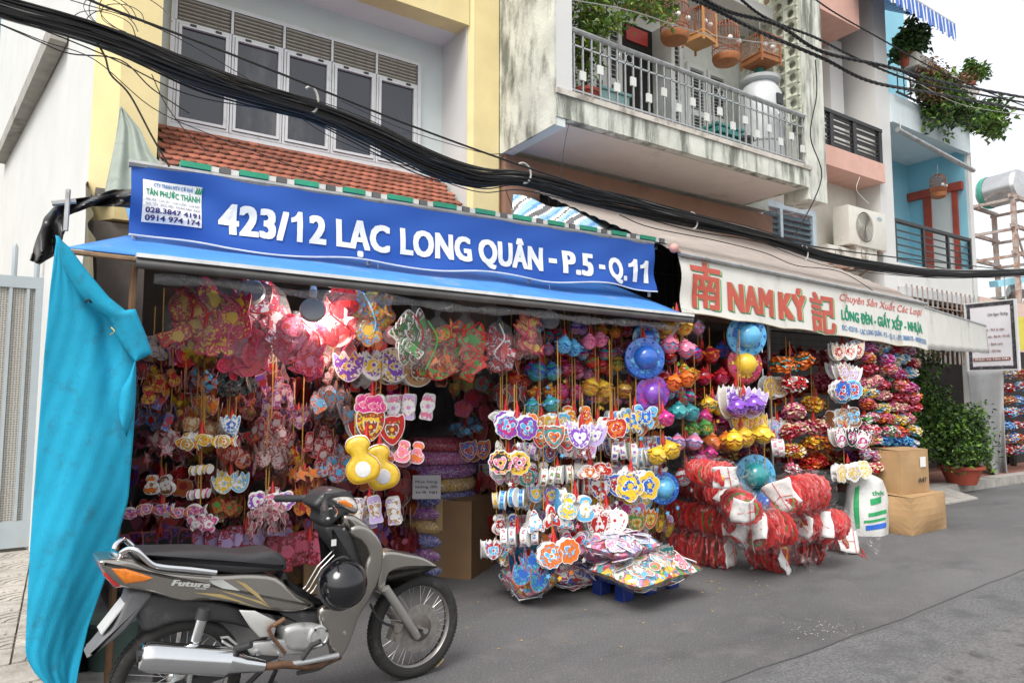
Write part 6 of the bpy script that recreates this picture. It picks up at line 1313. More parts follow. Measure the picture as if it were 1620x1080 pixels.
tag(g.build('paint_specks', M_DUST), 'Scatter of white specks on the asphalt', 'specks', None, 'stuff')
# ================================================================== MOTORBIKE (x forward from the rear axle, y to its left, z up)
BR = Vector((.493, 3.513, 0)); BA = math.atan2(.1, 1.221); WB = 1.225
bike = thing('motorbike', 'Grey brown step through motorbike parked in front of the left stall', 'motorbike', BR, BA)
bx, by = Vector((math.cos(BA), math.sin(BA), 0)), Vector((-math.sin(BA), math.cos(BA), 0))
def bk(u, v, d=-.1):                      # photograph outline on the bike's own side plane, d metres left of its middle
    r_ = ray(u, v); o = Vector((0, 0, CAM_H)); p0 = BR + by * d; t = (p0 - o).dot(by) / r_.dot(by); p = o + r_ * t
    return ((p - BR).dot(bx), p.z)
def bo(pts, d=-.1, n=0):
    q = [bk(u, v, d) for u, v in pts]; return loop2(q, n) if n else q
M_BP = mat('grey_brown_bike_paint', (.36, .335, .3), .24, .88, var=.06, dirt=(.3, .28, .25), da=.12, ds=7, coat=.6)
M_BD = mat('dark_grey_bike_plastic', (.035, .035, .037), .5, var=.12, dirt=(.12, .11, .1), da=.2, ds=10); M_TYRE = mat('tyre_rubber', (.022, .021, .02), .8, var=.15, dirt=(.09, .08, .07), da=.3, ds=14, bump=.4, bs=70)
M_RIM = mat('rim_alloy', (.5, .49, .47), .35, .85, dirt=(.3, .27, .24), da=.25, ds=12); M_CHR = mat('chrome', (.72, .73, .74), .12, 1., var=.05, dirt=(.4, .38, .35), da=.1, ds=14)
M_ALC = mat('cast_aluminium', (.55, .55, .54), .38, .6, var=.1, dirt=(.25, .22, .19), da=.3, ds=14); M_SEAT = mat('black_seat_vinyl', (.03, .03, .033), .45, var=.1, bump=.3, bs=180)
M_LRED2 = mat('tail_light_red', (.5, .012, .008), .12, spec=.8, coat=.6); M_LORG = mat('indicator_orange', (.75, .2, .01), .1, var=.25, vs=40, spec=.8, coat=.6); M_LCLR = mat('clear_lamp_lens', (.6, .57, .52), .08, .3, var=.3, vs=25, spec=.9, coat=.8)
M_GOLD = mat('gold_decal', (.5, .38, .17), .35, .4); M_SILV = mat('silver_decal', (.65, .65, .62), .35, .4); M_RST = mat('rusty_brown_steel', (.16, .085, .05), .7, .4, var=.3, vs=20)
def wheel(x, disc):
    w = None; T = Matrix.Translation((x, 0, .28)) @ Euler((rad(-90), 0, 0)).to_matrix().to_4x4()
    g = MB(); g.lathe([(.218, -.026), (.236, -.036), (.258, -.036), (.272, -.024), (.28, 0), (.272, .024), (.258, .036), (.236, .036), (.218, .026)], 72, 0, T, cap=False)
    ty = g.build('tyre', M_TYRE, bike, smooth=50, world=False)
    g = MB()
    for k in range(84):
        a = 2 * math.pi * k / 84
        for s in (-1, 1): g.box(-.004, .004, -.012, .012, -.0025, .0035, 0, T @ Matrix.Rotation(a, 4, 'Z') @ Matrix.Translation((.2762, 0, s * .014)) @ Euler((0, rad(90), 0)).to_matrix().to_4x4() @ Euler((0, 0, s * .6)).to_matrix().to_4x4())
    g.build('tread_blocks', M_TYRE, ty, world=False, kind='stuff')
    g = MB(); g.lathe([(.222, -.022), (.232, -.028), (.226, -.016), (.214, -.008), (.211, 0), (.214, .008), (.226, .016), (.232, .028), (.222, .022)], 60, 0, T, cap=False); rm = g.build('rim', M_RIM, bike, smooth=50, world=False)
    g = MB(); g.lathe([(.012, -.065), (.03, -.06), (.035, -.03), (.024, -.02), (.024, .02), (.035, .03), (.03, .06), (.012, .065)], 20, 0, T); hub = g.build('hub', M_ALC, bike, smooth=40, world=False)
    for k in range(36):
        a = 2 * math.pi * k / 36; b = a + (.55 if k % 4 < 2 else -.55); s = 1 if k % 2 else -1
        g = MB(); g.tube([T @ Vector((.034 * math.cos(b), .034 * math.sin(b), s * .03)), T @ Vector((.213 * math.cos(a), .213 * math.sin(a), s * .005))], .0017, 4); g.build('spoke', M_RIM, rm, world=False)
    if disc:
        g = MB(); K = 36; r0, r1 = .07, .128
        vs = [(rr * (1 + (.015 if rr > .1 else 0) * math.cos(12 * 6.2832 * j / K)) * math.cos(6.2832 * j / K), rr * math.sin(6.2832 * j / K), z) for z in (-.066, -.062) for rr in (r0, r1) for j in range(K)]
        g.add(vs, [(z * 2 * K + j, z * 2 * K + (j + 1) % K, z * 2 * K + K + (j + 1) % K, z * 2 * K + K + j) for z in (0, 1) for j in range(K)] + [(K + j, K + (j + 1) % K, 3 * K + (j + 1) % K, 3 * K + j) for j in range(K)], 0, T)
        g.build('brake_disc', mat('brake_disc_steel', (.3, .28, .26), .45, .7, var=.2, vs=30), bike, world=False)
        g = MB(); g.lathe([(.02, -.072), (.055, -.07), (.07, -.064)], 18, 0, T); g.build('disc_carrier', mat('carrier_grey', (.14, .125, .11), .5, .5, var=.2, vs=30), bike, smooth=30, world=False)
    return ty
wheel(0, False); ft = wheel(WB, True)
g = MB(); a0 = rad(-62)
g.add([(WB + .2815 * math.cos(a0 + t) * 1, -.033 + w, .28 + .2815 * math.sin(a0 + t)) for w in (0, .012) for t in (0, .05, .1, .15, .2)], [(i, i + 1, 6 + i, 5 + i) for i in range(4)])
g.build('yellow_scuff', mat('yellow_scuff', (.4, .3, .1), .8), ft, world=False)
def part(name, pts, d, w, m, bev=.02, n=3, seg=4, d2=None, **k):      # body piece traced on the side plane, with its own thickness
    g = MB(); g.slab(bo(pts, d, n), d, d2 if d2 is not None else d + w, bev, seg); return g.build(name, m, bike, smooth=55, world=False, **k)
# tail and side panel, both sides of the frame in one rounded shell
tail = part('tail_panel', [(157, 887), (185, 885), (213, 885), (250, 900), (300, 906), (350, 909), (392, 907), (437, 912), (470, 940), (500, 958), (470, 968), (436, 967), (405, 963), (347, 951), (288, 951), (244, 939), (205, 931), (186, 925), (165, 905)], -.11, .22, M_BP, .022, 3, 5)
g = MB(); f3 = lambda u, v: (lambda q: (q[0], -.1125, q[1]))(bk(u, v, -.11))
for pts, mi in (([(305, 936), (350, 939), (404, 958), (360, 947)], 0), ([(345, 933), (372, 938), (412, 950), (428, 960), (395, 948)], 0), ([(372, 917), (388, 922), (408, 938), (424, 957), (400, 939)], 0), ([(330, 917), (352, 916), (366, 925), (380, 934), (352, 930), (338, 924)], 1)): g.add([f3(*p) for p in pts], [tuple(range(len(pts)))], mi)
g.build('stripe_decal', [M_GOLD, M_SILV], tail, world=False)
g = MB(); text_on(g, 'Future', lambda x, y: f3(270 + 62 * x, 925 - 10 * y + 4 * x), 0, 1, 0, 1, .05, .35, nrm=tuple(-by)); g.v = [(x, y - .0015 if abs(y) < 1 else y, z) for x, y, z in g.v]
g.build('name_lettering', M_SILV, tail, world=False)
g = MB(); text_on(g, 'HONDA', lambda x, y: f3(308 + 18 * x, 931 - 3.2 * y + x), 0, 1, 0, 1, .04, nrm=tuple(-by)); g.build('maker_lettering', M_SILV, tail, world=False)
# lamps at the tail
part('tail_light', [(156, 893), (172, 898), (192, 917), (206, 929), (183, 932), (168, 916)], -.098, .196, M_LRED2, .03, 0, 3)
part('indicator', [(176, 899), (199, 899), (222, 906), (243, 914), (229, 920), (198, 924), (186, 911)], -.117, .03, M_LORG, .01, 0, 3); part('indicator', [(176, 899), (199, 899), (222, 906), (243, 914), (229, 920), (198, 924), (186, 911)], .09, .03, M_LORG, .01, 0, 3)
seat = part('seat', [(218, 886), (222, 875), (260, 873), (333, 872), (383, 878), (420, 874), (438, 873), (451, 881), (456, 895), (452, 903), (420, 906), (383, 908), (345, 905), (300, 898), (250, 894)], -.115, .23, M_SEAT, .03, 3, 5)
g = MB(); pr = [(193, 884), (196, 876), (206, 869), (217, 871), (238, 890), (256, 896), (300, 900), (342, 905)]
for s in (-.13, .13):
    q = [bk(u, v, -.13) for u, v in pr]; g.tube(curve([(x, s * min(1, .55 + .45 * i / 3), z) for i, (x, z) in enumerate(q)], 5), .0125, 10)
g.tube([(bk(193, 884, -.13)[0], -.075, bk(193, 884, -.13)[1]), (bk(190, 880, -.13)[0] - .01, 0, bk(193, 880, -.13)[1]), (bk(193, 884, -.13)[0], .075, bk(193, 884, -.13)[1])], .0125, 8)
g.build('grab_rail', M_CHR, bike, smooth=60, world=False)
# rear mudguard, plate
part('rear_mudguard', [(208, 936), (241, 938), (226, 962), (199, 997), (170, 1021), (138, 1041), (164, 1008), (180, 992), (199, 953)], -.07, .14, mat('scuffed_grey_plastic', (.12, .12, .125), .55, var=.2, vs=14), .015, 3, 3)
pl0, pl1 = bk(160, 1002, -.05), bk(200, 951, -.05); g = MB(); g.bar((pl0[0], 0, pl0[1]), (pl1[0], 0, pl1[1]), .12, .006, up=(1, 0, 0)); g.build('number_plate', mat('number_plate_white', (.45, .45, .44), .4), bike, world=False)
part('inner_mudguard', [(215, 940), (300, 945), (380, 960), (430, 985), (440, 1010), (415, 1000), (350, 985), (280, 985), (235, 1000), (222, 985)], -.06, .12, M_BD, .02, 3, 3)
# frame and engine
part('under_cover', [(345, 948), (440, 966), (500, 966), (512, 985), (480, 995), (450, 990), (438, 975), (400, 965)], -.085, .17, M_BD, .02, 2, 3)
part('side_plate', [(379, 965), (404, 966), (439, 983), (434, 1006), (411, 1008), (396, 992)], -.118, .02, M_SILV, .006, 0, 2)
part('frame_bracket', [(389, 1024), (404, 1016), (440, 1011), (480, 1014), (478, 1035), (440, 1038), (398, 1037)], -.105, .03, M_ALC, .008, 0, 2)
g = MB()
for (u, v) in ((434, 1016), (407, 1031), (443, 1035)): x, z = bk(u, v, -.11); g.tube([(x, -.122, z), (x, -.10, z)], .011, 12)
g.build('bolt', M_CHR, bike, smooth=40, world=False)
eng = part('crankcase', [(449, 1003), (458, 991), (479, 986), (506, 988), (521, 1000), (522, 1015), (510, 1026), (476, 1033), (453, 1027)], -.115, .2, M_ALC, .03, 3, 4)
x, z = bk(504, 1006, -.12); g = MB(); g.lathe([(.056, -.0), (.054, .012), (.045, .016), (.04, .012), (.02, .014), (.001, .014)], 28, 0, Matrix.Translation((x, -.112, z)) @ Euler((rad(90), 0, 0)).to_matrix().to_4x4()); g.build('round_cover', M_ALC, eng, smooth=40, world=False)
g = MB()
for a in range(0, 360, 90): g.tube([(x + .044 * math.cos(rad(a + 30)), -.135, z + .044 * math.sin(rad(a + 30))), (x + .044 * math.cos(rad(a + 30)), -.115, z + .044 * math.sin(rad(a + 30)))], .006, 8)
g.build('cover_bolts', M_BD, eng, world=False, kind='stuff')
g = MB(); q = [bk(u, v, -.13) for u, v in ((447, 978), (436, 985), (425, 995), (440, 1018), (452, 1033))]; g.tube(curve([(x, -.14 + .004 * i, z) for i, (x, z) in enumerate(q)], 4), .008, 7)
q0 = bk(432, 988, -.14); q1 = bk(450, 977, -.16); g.tube([(q0[0], -.15, q0[1]), (q1[0], -.17, q1[1])], .012, 8); g.build('kick_lever', M_RST, bike, smooth=50, world=False)
q0, q1 = bk(372, 1026, -.14), bk(391, 1013, -.14); g = MB(); g.tube([(q0[0], -.14, q0[1]), (q1[0], -.2, q1[1])], .016, 10); g.build('pillion_peg', M_BD, bike, smooth=50, world=False)
q = [bk(u, v, -.135) for u, v in ((349, 1008), (360, 1007), (378, 1022), (372, 1026), (352, 1014))]; g = MB(); g.tube([(x, -.135, z) for x, z in q], .006, 6, closed=True); g.build('peg_bracket', M_ALC, bike, world=False)
q = [bk(u, v, -.15) for u, v in ((440, 1055), (455, 1051), (500, 1043), (535, 1036))]; g = MB(); g.tube([(x, -.15, z) for x, z in q], .014, 10); g.build('footrest_tube', M_STEEL, bike, smooth=50, world=False)
q0 = bk(491, 1018, -.15); g = MB(); g.tube([(q0[0] - .04, -.15, q0[1] - .06), (q0[0], -.17, q0[1]), (q0[0] + .03, -.2, q0[1] + .02)], .013, 8); g.build('rubber_peg', M_BD, bike, smooth=50, world=False)
q = [bk(u, v, -.12) for u, v in ((470, 1064), (505, 1056), (524, 1040), (522, 1020))]; g = MB(); g.tube(curve([(x, -.12, z) for x, z in q], 4), .01, 7); g.build('brake_pedal', M_BD, bike, smooth=50, world=False)
# exhaust
q = [bk(u, v, -.16) for u, v in ((222, 1036), (226, 1036), (240, 1038), (359, 1046))]; rr = [.045, .056, .062, .062]
g = MB(); g.tube([(x, -.16, z) for x, z in q], rr, 20); q2 = [bk(u, v, -.16) for u, v in ((359, 1046), (385, 1050), (417, 1053))]; g.tube([(x, -.158, z) for x, z in q2], [.055, .038, .026], 20); mf = g.build('muffler', M_CHR, bike, smooth=50, world=False)
g = MB(); x, z = q[0]; g.tube([(x - .012, -.16, z), (x + .004, -.16, z)], .025, 14); g.build('tail_pipe_mouth', M_BLK, mf, world=False)
q = [bk(u, v, -.15) for u, v in ((417, 1053), (432, 1052), (450, 1050), (500, 1055), (545, 1042))]; g = MB(); g.tube(curve([(x, -.155 + .03 * max(0, i - 2), z) for i, (x, z) in enumerate(q)], 4), .018, 10); g.build('exhaust_pipe', M_RST, bike, smooth=50, world=False)
# shocks, swing arm, stand, chain case
for s in (-.125, .125):
    a, b, c = bk(324, 962, -.125), bk(312, 1000, -.125), bk(303, 1032, -.125)
    g = MB(); g.tube([(a[0], s, a[1]), (a[0] * .55 + b[0] * .45, s, a[1] * .55 + b[1] * .45)], .03, 12); sh = g.build('shock_absorber', M_BD, bike, smooth=40, world=False)
    g = MB(); g.tube([(a[0] * .6 + b[0] * .4, s, a[1] * .6 + b[1] * .4), (b[0] * .6 + c[0] * .4, s, b[1] * .6 + c[1] * .4)], .026, 14); g.tube([(b[0] * .6 + c[0] * .4, s, b[1] * .6 + c[1] * .4), (c[0] - .01, s, .29)], .014, 8); g.build('chrome_sleeve', M_CHR, sh, smooth=40, world=False)
    g = MB(); g.bar((-.04, s * .8, .28), (.42, s * .7, .33), .03, .045); g.build('swing_arm', M_BD, bike, world=False)
g = MB(); g.slab([(-.09, .25), (.1, .24), (.42, .29), (.43, .36), (.1, .33), (-.08, .34)], .07, .1, .01, 2); g.build('chain_case', M_BD, bike, smooth=40, world=False)
g = MB(); g.tube([(.5, .09, .22), (.46, .2, .02), (.5, .22, .012)], .012, 8); g.build('side_stand', M_BD, bike, smooth=40, world=False)
g = MB(); g.tube([(.42, -.1, .2), (.3, -.12, .1), (.28, -.12, .06)], .014, 8); g.tube([(.42, .1, .2), (.3, .12, .1), (.28, .12, .06)], .014, 8); g.tube([(.3, -.12, .1), (.3, .12, .1)], .014, 8); g.build('centre_stand', M_BD, bike, smooth=40, world=False)
# step-through spine and leg shield
part('spine', [(440, 925), (452, 905), (462, 925), (480, 945), (505, 950), (520, 945), (524, 960), (505, 968), (470, 964), (450, 950)], -.06, .12, M_BD, .03, 3, 4)
ls = part('leg_shield', [(509, 988), (506, 966), (523, 957), (560, 953), (572, 930), (579, 895), (585, 877), (572, 856), (560, 850), (556, 835), (572, 830), (590, 838), (604, 857), (607, 878), (604, 908), (586, 947), (568, 979), (559, 1006), (540, 1043), (522, 1024), (520, 1005)], -.13, .05, M_BP, .018, 2, 4)
part('leg_shield', [(509, 988), (506, 966), (523, 957), (560, 953), (572, 930), (579, 895), (585, 877), (572, 856), (560, 850), (556, 835), (572, 830), (590, 838), (604, 857), (607, 878), (604, 908), (586, 947), (568, 979), (559, 1006), (540, 1043), (522, 1024), (520, 1005)], .08, .05, M_BP, .018, 2, 4)
part('front_cover', [(545, 818), (552, 814), (566, 817), (586, 832), (602, 852), (606, 868), (600, 900), (588, 930), (580, 925), (588, 880), (570, 850), (548, 832)], -.115, .23, M_BP, .025, 3, 5)
part('inner_cover', [(519, 832), (550, 834), (572, 858), (584, 878), (579, 900), (570, 930), (556, 950), (530, 958), (545, 920), (548, 890), (535, 868), (522, 850)], -.095, .19, M_BD, .03, 3, 4)
part('neck_panel', [(521, 834), (546, 828), (560, 842), (566, 862), (556, 872), (540, 866), (528, 858)], -.075, .15, M_BP, .018, 3, 4)
g = MB()
for (u, v) in ((511, 980), (546, 1001), (544, 836)): x, z = bk(u, v, -.135); g.tube([(x, -.136, z), (x, -.128, z)], .008, 12)
g.build('panel_screws', M_CHR, ls, world=False, kind='stuff')
part('front_mudguard', [(606, 876), (622, 872), (645, 876), (672, 882), (696, 898), (672, 899), (640, 900), (618, 908), (613, 929), (610, 943), (597, 928), (602, 900)], -.075, .15, M_BP, .016, 3, 5)
for s in (-.098, .098):
    a, b = bk(610, 930, -.1), bk(661, 1007, -.1); g = MB(); g.tube([(a[0], s, a[1]), (a[0] * .5 + b[0] * .5, s, a[1] * .5 + b[1] * .5), (b[0], s, b[1])], [.024, .025, .021], 14); fk = g.build('fork_leg', mat('fork_grey', (.3, .29, .27), .4, .5, dirt=(.2, .18, .15), da=.2, ds=14), bike, smooth=40, world=False)
    g = MB(); g.tube([(WB, s - .03, .28), (WB, s + .03, .28)], .016, 12); g.build('axle_nut', M_CHR, fk, smooth=40, world=False)
x, z = bk(625, 998, -.09); g = MB(); g.cbox((x, -.085, z), .05, .05, .09, 0, (0, .4, 0)); g.tube([(x, -.12, z + .02), (x, -.08, z + .02)], .022, 12); g.tube([(x + .005, -.12, z - .025), (x + .005, -.08, z - .025)], .022, 12); g.build('brake_caliper', mat('caliper_grey', (.2, .18, .16), .5, .5, var=.2, vs=30), bike, smooth=40, world=False)
q = [bk(u, v, -.11) for u, v in ((622, 990), (608, 985), (596, 975), (586, 955))]; g = MB(); g.tube(curve([(x, -.11, z) for x, z in q], 4), .007, 6); g.build('brake_hose', M_BLK, bike, world=False)
# headset, lamp, grips
part('handlebar_cowl', [(498, 800), (505, 788), (516, 780), (528, 775), (547, 776), (562, 786), (569, 802), (565, 813), (547, 814), (522, 834), (510, 825), (512, 811)], -.095, .19, M_BD, .025, 3, 5)
part('cowl_top', [(506, 789), (516, 779), (528, 774), (548, 775), (560, 784), (545, 786), (528, 789)], -.1, .2, mat('worn_black_paint', (.05, .05, .052), .3, var=.2, vs=16, coat=.3), .03, 3, 4)
hl = part('front_lamp', [(527, 789), (547, 784), (561, 788), (569, 801), (565, 811), (551, 806), (536, 798)], -.112, .224, M_LCLR, .03, 3, 5)
part('front_indicator', [(534, 793), (546, 790), (556, 796), (560, 804), (548, 801)], -.116, .01, M_LORG, .004, 0, 2)
for s in (-1, 1):
    q0, q1 = bk(500, 799, -.1), bk(484, 808, -.1); g = MB(); g.tube([(q0[0] + .05, s * .1, q0[1] + .01), (q0[0], s * .2, q0[1]), (q0[0] - .05, s * .33, q0[1] - .01)], [.017, .019, .02], 12); gp = g.build('grip', M_BD, bike, smooth=50, world=False)
    g = MB(); g.tube(curve([(q0[0] + .06, s * .16, q0[1] + .0), (q0[0] + .05, s * .24, q0[1] - .02), (q0[0] + .0, s * .34, q0[1] - .02)], 4), .006, 6); g.build('brake_lever', M_CHR, gp, world=False)
q = [bk(u, v, -.12) for u, v in ((528, 803), (518, 806), (514, 813), (515, 820), (519, 820))]; g = MB(); g.tube(curve([(x, -.12, z) for x, z in q], 4), .0055, 6); g.ball((q[-1][0], -.12, q[-1][1]), .011, 8, 6); g.build('lever_tip', M_CHR, bike, smooth=50, world=False)
q = [bk(u, v, 0) for u, v in ((444, 923), (447, 941), (476, 945), (490, 930), (508, 899), (538, 868), (560, 876))]; 
for s in (-.05, 0, .05):
    g = MB(); g.tube([(x, s, z) for x, z in q], .004, 5); g.build('carrier_wire', M_STEEL, bike, world=False)
x, z = bk(523, 822, -.09); g = MB(); g.slab([(x - .012, z + .095), (x + .012, z + .09), (x + .012, z + .12), (x - .012, z + .122)], -.12, -.117, .001, 1); 
x, z = bk(526, 857, -.08); g = MB(); g.box(x - .013, x + .013, -.0985, -.096, z - .016, z + .016); g.build('sticker', M_PAPER, bike, world=False)
# helmet hung on the hook
x, z = bk(541, 921, -.15); hp = BR + bx * x + by * -.17; hel = thing('helmet', 'Black half helmet hanging from the motorbike leg shield hook', 'helmet', (hp.x, hp.y, z), BA)
M_HELM = mat('black_helmet', (.005, .005, .007), .16, var=.1, spec=.5, coat=.5)
g = MB(); pr = [(max(.001, .118 * math.cos(a)), .104 * math.sin(a)) for a in [rad(q) for q in range(-30, 91, 8)]] + [(.001, .104)]
g.lathe(pr, 30, 0, Euler((rad(62), rad(20), 0)).to_matrix().to_4x4(), cap=False); g.build('shell', M_HELM, hel, smooth=60, world=False, solid=.008)
g = MB(); g.lathe([(.112, -.052), (.119, -.056), (.119, -.048), (.112, -.046)], 30, 0, Euler((rad(62), rad(20), 0)).to_matrix().to_4x4(), cap=False); g.build('rim_trim', M_BD, hel, smooth=60, world=False)
g = MB(); g.tube(curve([(-.09, .06, .02), (-.03, .08, .09), (.02, .05, .12), (.05, .03, .1)], 5), .007, 5); g.build('chin_strap', M_BLK, hel, world=False)
# ================================================================== OVERHEAD CABLES
M_CAB = mat('black_cable', (.012, .012, .013), .5, var=.2); M_CABG = mat('pale_grey_cable', (.42, .41, .38), .6); M_CABW = mat('white_cable', (.62, .62, .6), .55)
def cab(pts, r, m=M_CAB, n=5, k=6, parent=None, name='cable'):
    g = MB(); g.tube(curve(pts, k), r, n); return g.build(name, m, parent, smooth=70)
YC = 4.5
bun = thing('cable_bundle', 'Thick sagging bundle of black cables running along the street above the awnings', 'cable bundle', (3, YC, 3.3))
ctl = [((-160, -45), 34), ((0, 12), 26), ((165, 62), 34), ((300, 118), 40), ((400, 150), 34), ((500, 178), 30), ((590, 215), 36), ((690, 262), 34), ((760, 282), 28), ((826, 283), 20), ((920, 308), 24), ((1010, 328), 24), ((1100, 350), 20), ((1200, 372), 15), ((1300, 405), 14), ((1400, 422), 13), ((1500, 432), 12), ((1620, 430), 11), ((1800, 420), 10)]
cpts = [(at(u, v, YC), px2m(u, v, YC, w * (1.12 if u < 600 else 1.1))) for (u, v), w in ctl]
for i in range(46):
    a = U(0, 6.28); rr = math.sqrt(R()); pts = []; ph = U(0, 6.28)
    for j, (p, w) in enumerate(cpts):
        b = a + .5 * math.sin(j * .7 + ph) + .15 * j * (1 if i % 2 else -1) * .5
        sag = -.07 * (i % 7 == 0) * (.4 + .1 * (i % 3)) * math.sin(j * 1.1 + ph)
        pts.append(p + Vector((U(-.03, .03), math.cos(b) * rr * w * .5, math.sin(b) * rr * w * .55 + sag)))
    cab(pts, U(.0035, .0075) if i % 6 else .011, M_CABG if i in (7, 23, 41) else M_CAB, 5, 5, bun)
def loose(name_pts, r, lab, y=YC, m=M_CAB, yv=None):
    o = cab([at(u, v, y if yv is None else yv[i]) for i, (u, v) in enumerate(name_pts)], r, m); return tag(o, lab, 'cable')
loose([(112, -14), (170, 12), (350, 80), (490, 135), (640, 195), (825, 262), (1000, 318), (1100, 345), (1300, 392), (1620, 430)], .008, 'Taut black messenger cable just above the big bundle', 4.35)
loose([(-20, 30), (60, 65), (110, 85), (190, 95), (240, 140), (300, 180)], .004, 'Thin cable looping from the top left past the white wall', 4.4)
loose([(150, 62), (166, 90), (175, 118), (205, 150), (240, 215), (268, 264)], .006, 'Black cable dropping from the bundle to the banner corner', 4.5)
loose([(0, 38), (70, 66), (150, 95), (240, 170), (330, 212), (430, 250), (560, 300), (700, 340), (850, 385)], .003, 'Thin cable crossing the red tiled ledge to the blue banner', 4.7)
loose([(110, 0), (250, 45), (400, 130), (520, 215), (650, 262), (780, 285)], .003, 'Thin cable crossing the dark windows high above the bundle', 4.6)
loose([(540, 160), (640, 205), (760, 241), (800, 243)], .003, 'Short thin cable ending on the right yellow pilaster', 4.6)
loose([(240, 118), (262, 165), (300, 215), (330, 240)], .003, 'Thin cable falling beside the leftmost dark window', 4.6)
loose([(655, 262), (720, 287), (780, 285), (830, 275), (900, 300)], .007, 'Black cable sagging below the bundle by the yellow pilaster', 4.5)
loose([(800, 300), (812, 340), (790, 352), (765, 342)], .0035, 'Thin black cable curling at the right pilaster foot', 4.7)
loose([(870, 60), (892, 190), (886, 260)], .003, 'Thin cable hanging straight under the mouldy balcony', 5.3) if False else loose([(900, 196), (893, 230), (885, 293)], .003, 'Thin cable hanging straight under the mouldy balcony', 5.4)
loose([(980, 340), (1030, 360), (1130, 380), (1210, 400), (1260, 420), (1330, 430), (1390, 465)], .005, 'Drooping black cable low over the lettered valance', 4.45)
loose([(1290, 95), (1292, 150), (1282, 215), (1300, 280), (1268, 355), (1255, 372)], .008, 'Black cable running down the mouldy column', 5.25)
loose([(1360, 280), (1355, 300), (1368, 316), (1375, 322)], .005, 'White wire curling under the salmon balcony', 6.2, M_CABW)
loose([(1305, 255), (1303, 275), (1308, 290), (1306, 262)], .005, 'White wire loop hanging beside the mouldy column', 6.2, M_CABW)
loose([(1220, 336), (1250, 338), (1268, 328), (1276, 315)], .004, 'White wire drooping before the blue framed window', 6.0, M_CABW)
loose([(905, 0), (1000, 18), (1100, 50), (1190, 66), (1300, 78), (1420, 115), (1520, 165), (1640, 185)], .006, 'Grey wire crossing before the bird cages', 5.0, M_CABG)
for k, (pts, r, lab) in enumerate((([(1080, -20), (1150, 18), (1230, 40), (1300, 82), (1400, 105), (1500, 132), (1640, 158)], .02, 'Upper twisted power cable crossing the top right'), ([(1050, -20), (1120, 10), (1200, 50), (1300, 92), (1380, 130), (1490, 150), (1640, 178)], .02, 'Lower twisted power cable crossing the top right'),
        ([(1150, -20), (1210, 28), (1290, 60), (1360, 95), (1450, 130), (1550, 150), (1640, 166)], .014, 'Middle twisted power cable crossing the top right'), ([(1270, -15), (1320, 20), (1390, 60), (1480, 110), (1560, 145), (1640, 175)], .009, 'Thin power cable reaching from the salmon house to the right edge'))):
    c = curve([at(u, v, 4.0) for u, v in pts], 26); root = thing('power_cable', lab, 'cable', c[len(c) // 2])
    for s in range(3):
        q = [p + Vector((0, math.cos(i * .9 + s * 2.1) * r * .55, math.sin(i * .9 + s * 2.1) * r * .55)) for i, p in enumerate(c)]
        g = MB(); g.tube(q, r * .5, 5); g.build('strand', M_CAB, root, smooth=70)
for u, v, w, h in ((490, 160, 12, 42), (826, 275, 14, 32), (1093, 350, 11, 26), (1270, 400, 9, 24)):
    c = at(u, v, YC - .02); k = px2m(u, v, YC, 1); q = [c + Vector((w * k * math.sin(a) * 1.0, -.02, h * k * .5 * math.cos(a))) for a in [rad(x) for x in range(-40, 200, 20)]]
    tag(cab(q, .009, M_CABG, 6, 2, None, 'cable_hanger'), 'Bent grey cable hanger hook ' + {490: 'before the dark windows', 826: 'at the right yellow pilaster', 1093: 'over the tan awning', 1270: 'by the blue framed window'}[u], 'hook', 'hooks carrying the cable bundle')
for i in range(6):
    c = at(190 + U(-30, 30), 35 + U(-20, 15), 5.2); r = U(.08, .2); o = cab([c + Vector((r * math.cos(a) * 1.1, U(-.03, .03), r * .8 * math.sin(a))) for a in [6.28 * k / 9 for k in range(8)]], .003, M_CAB, 4, 5, bun, 'coiled_wire')
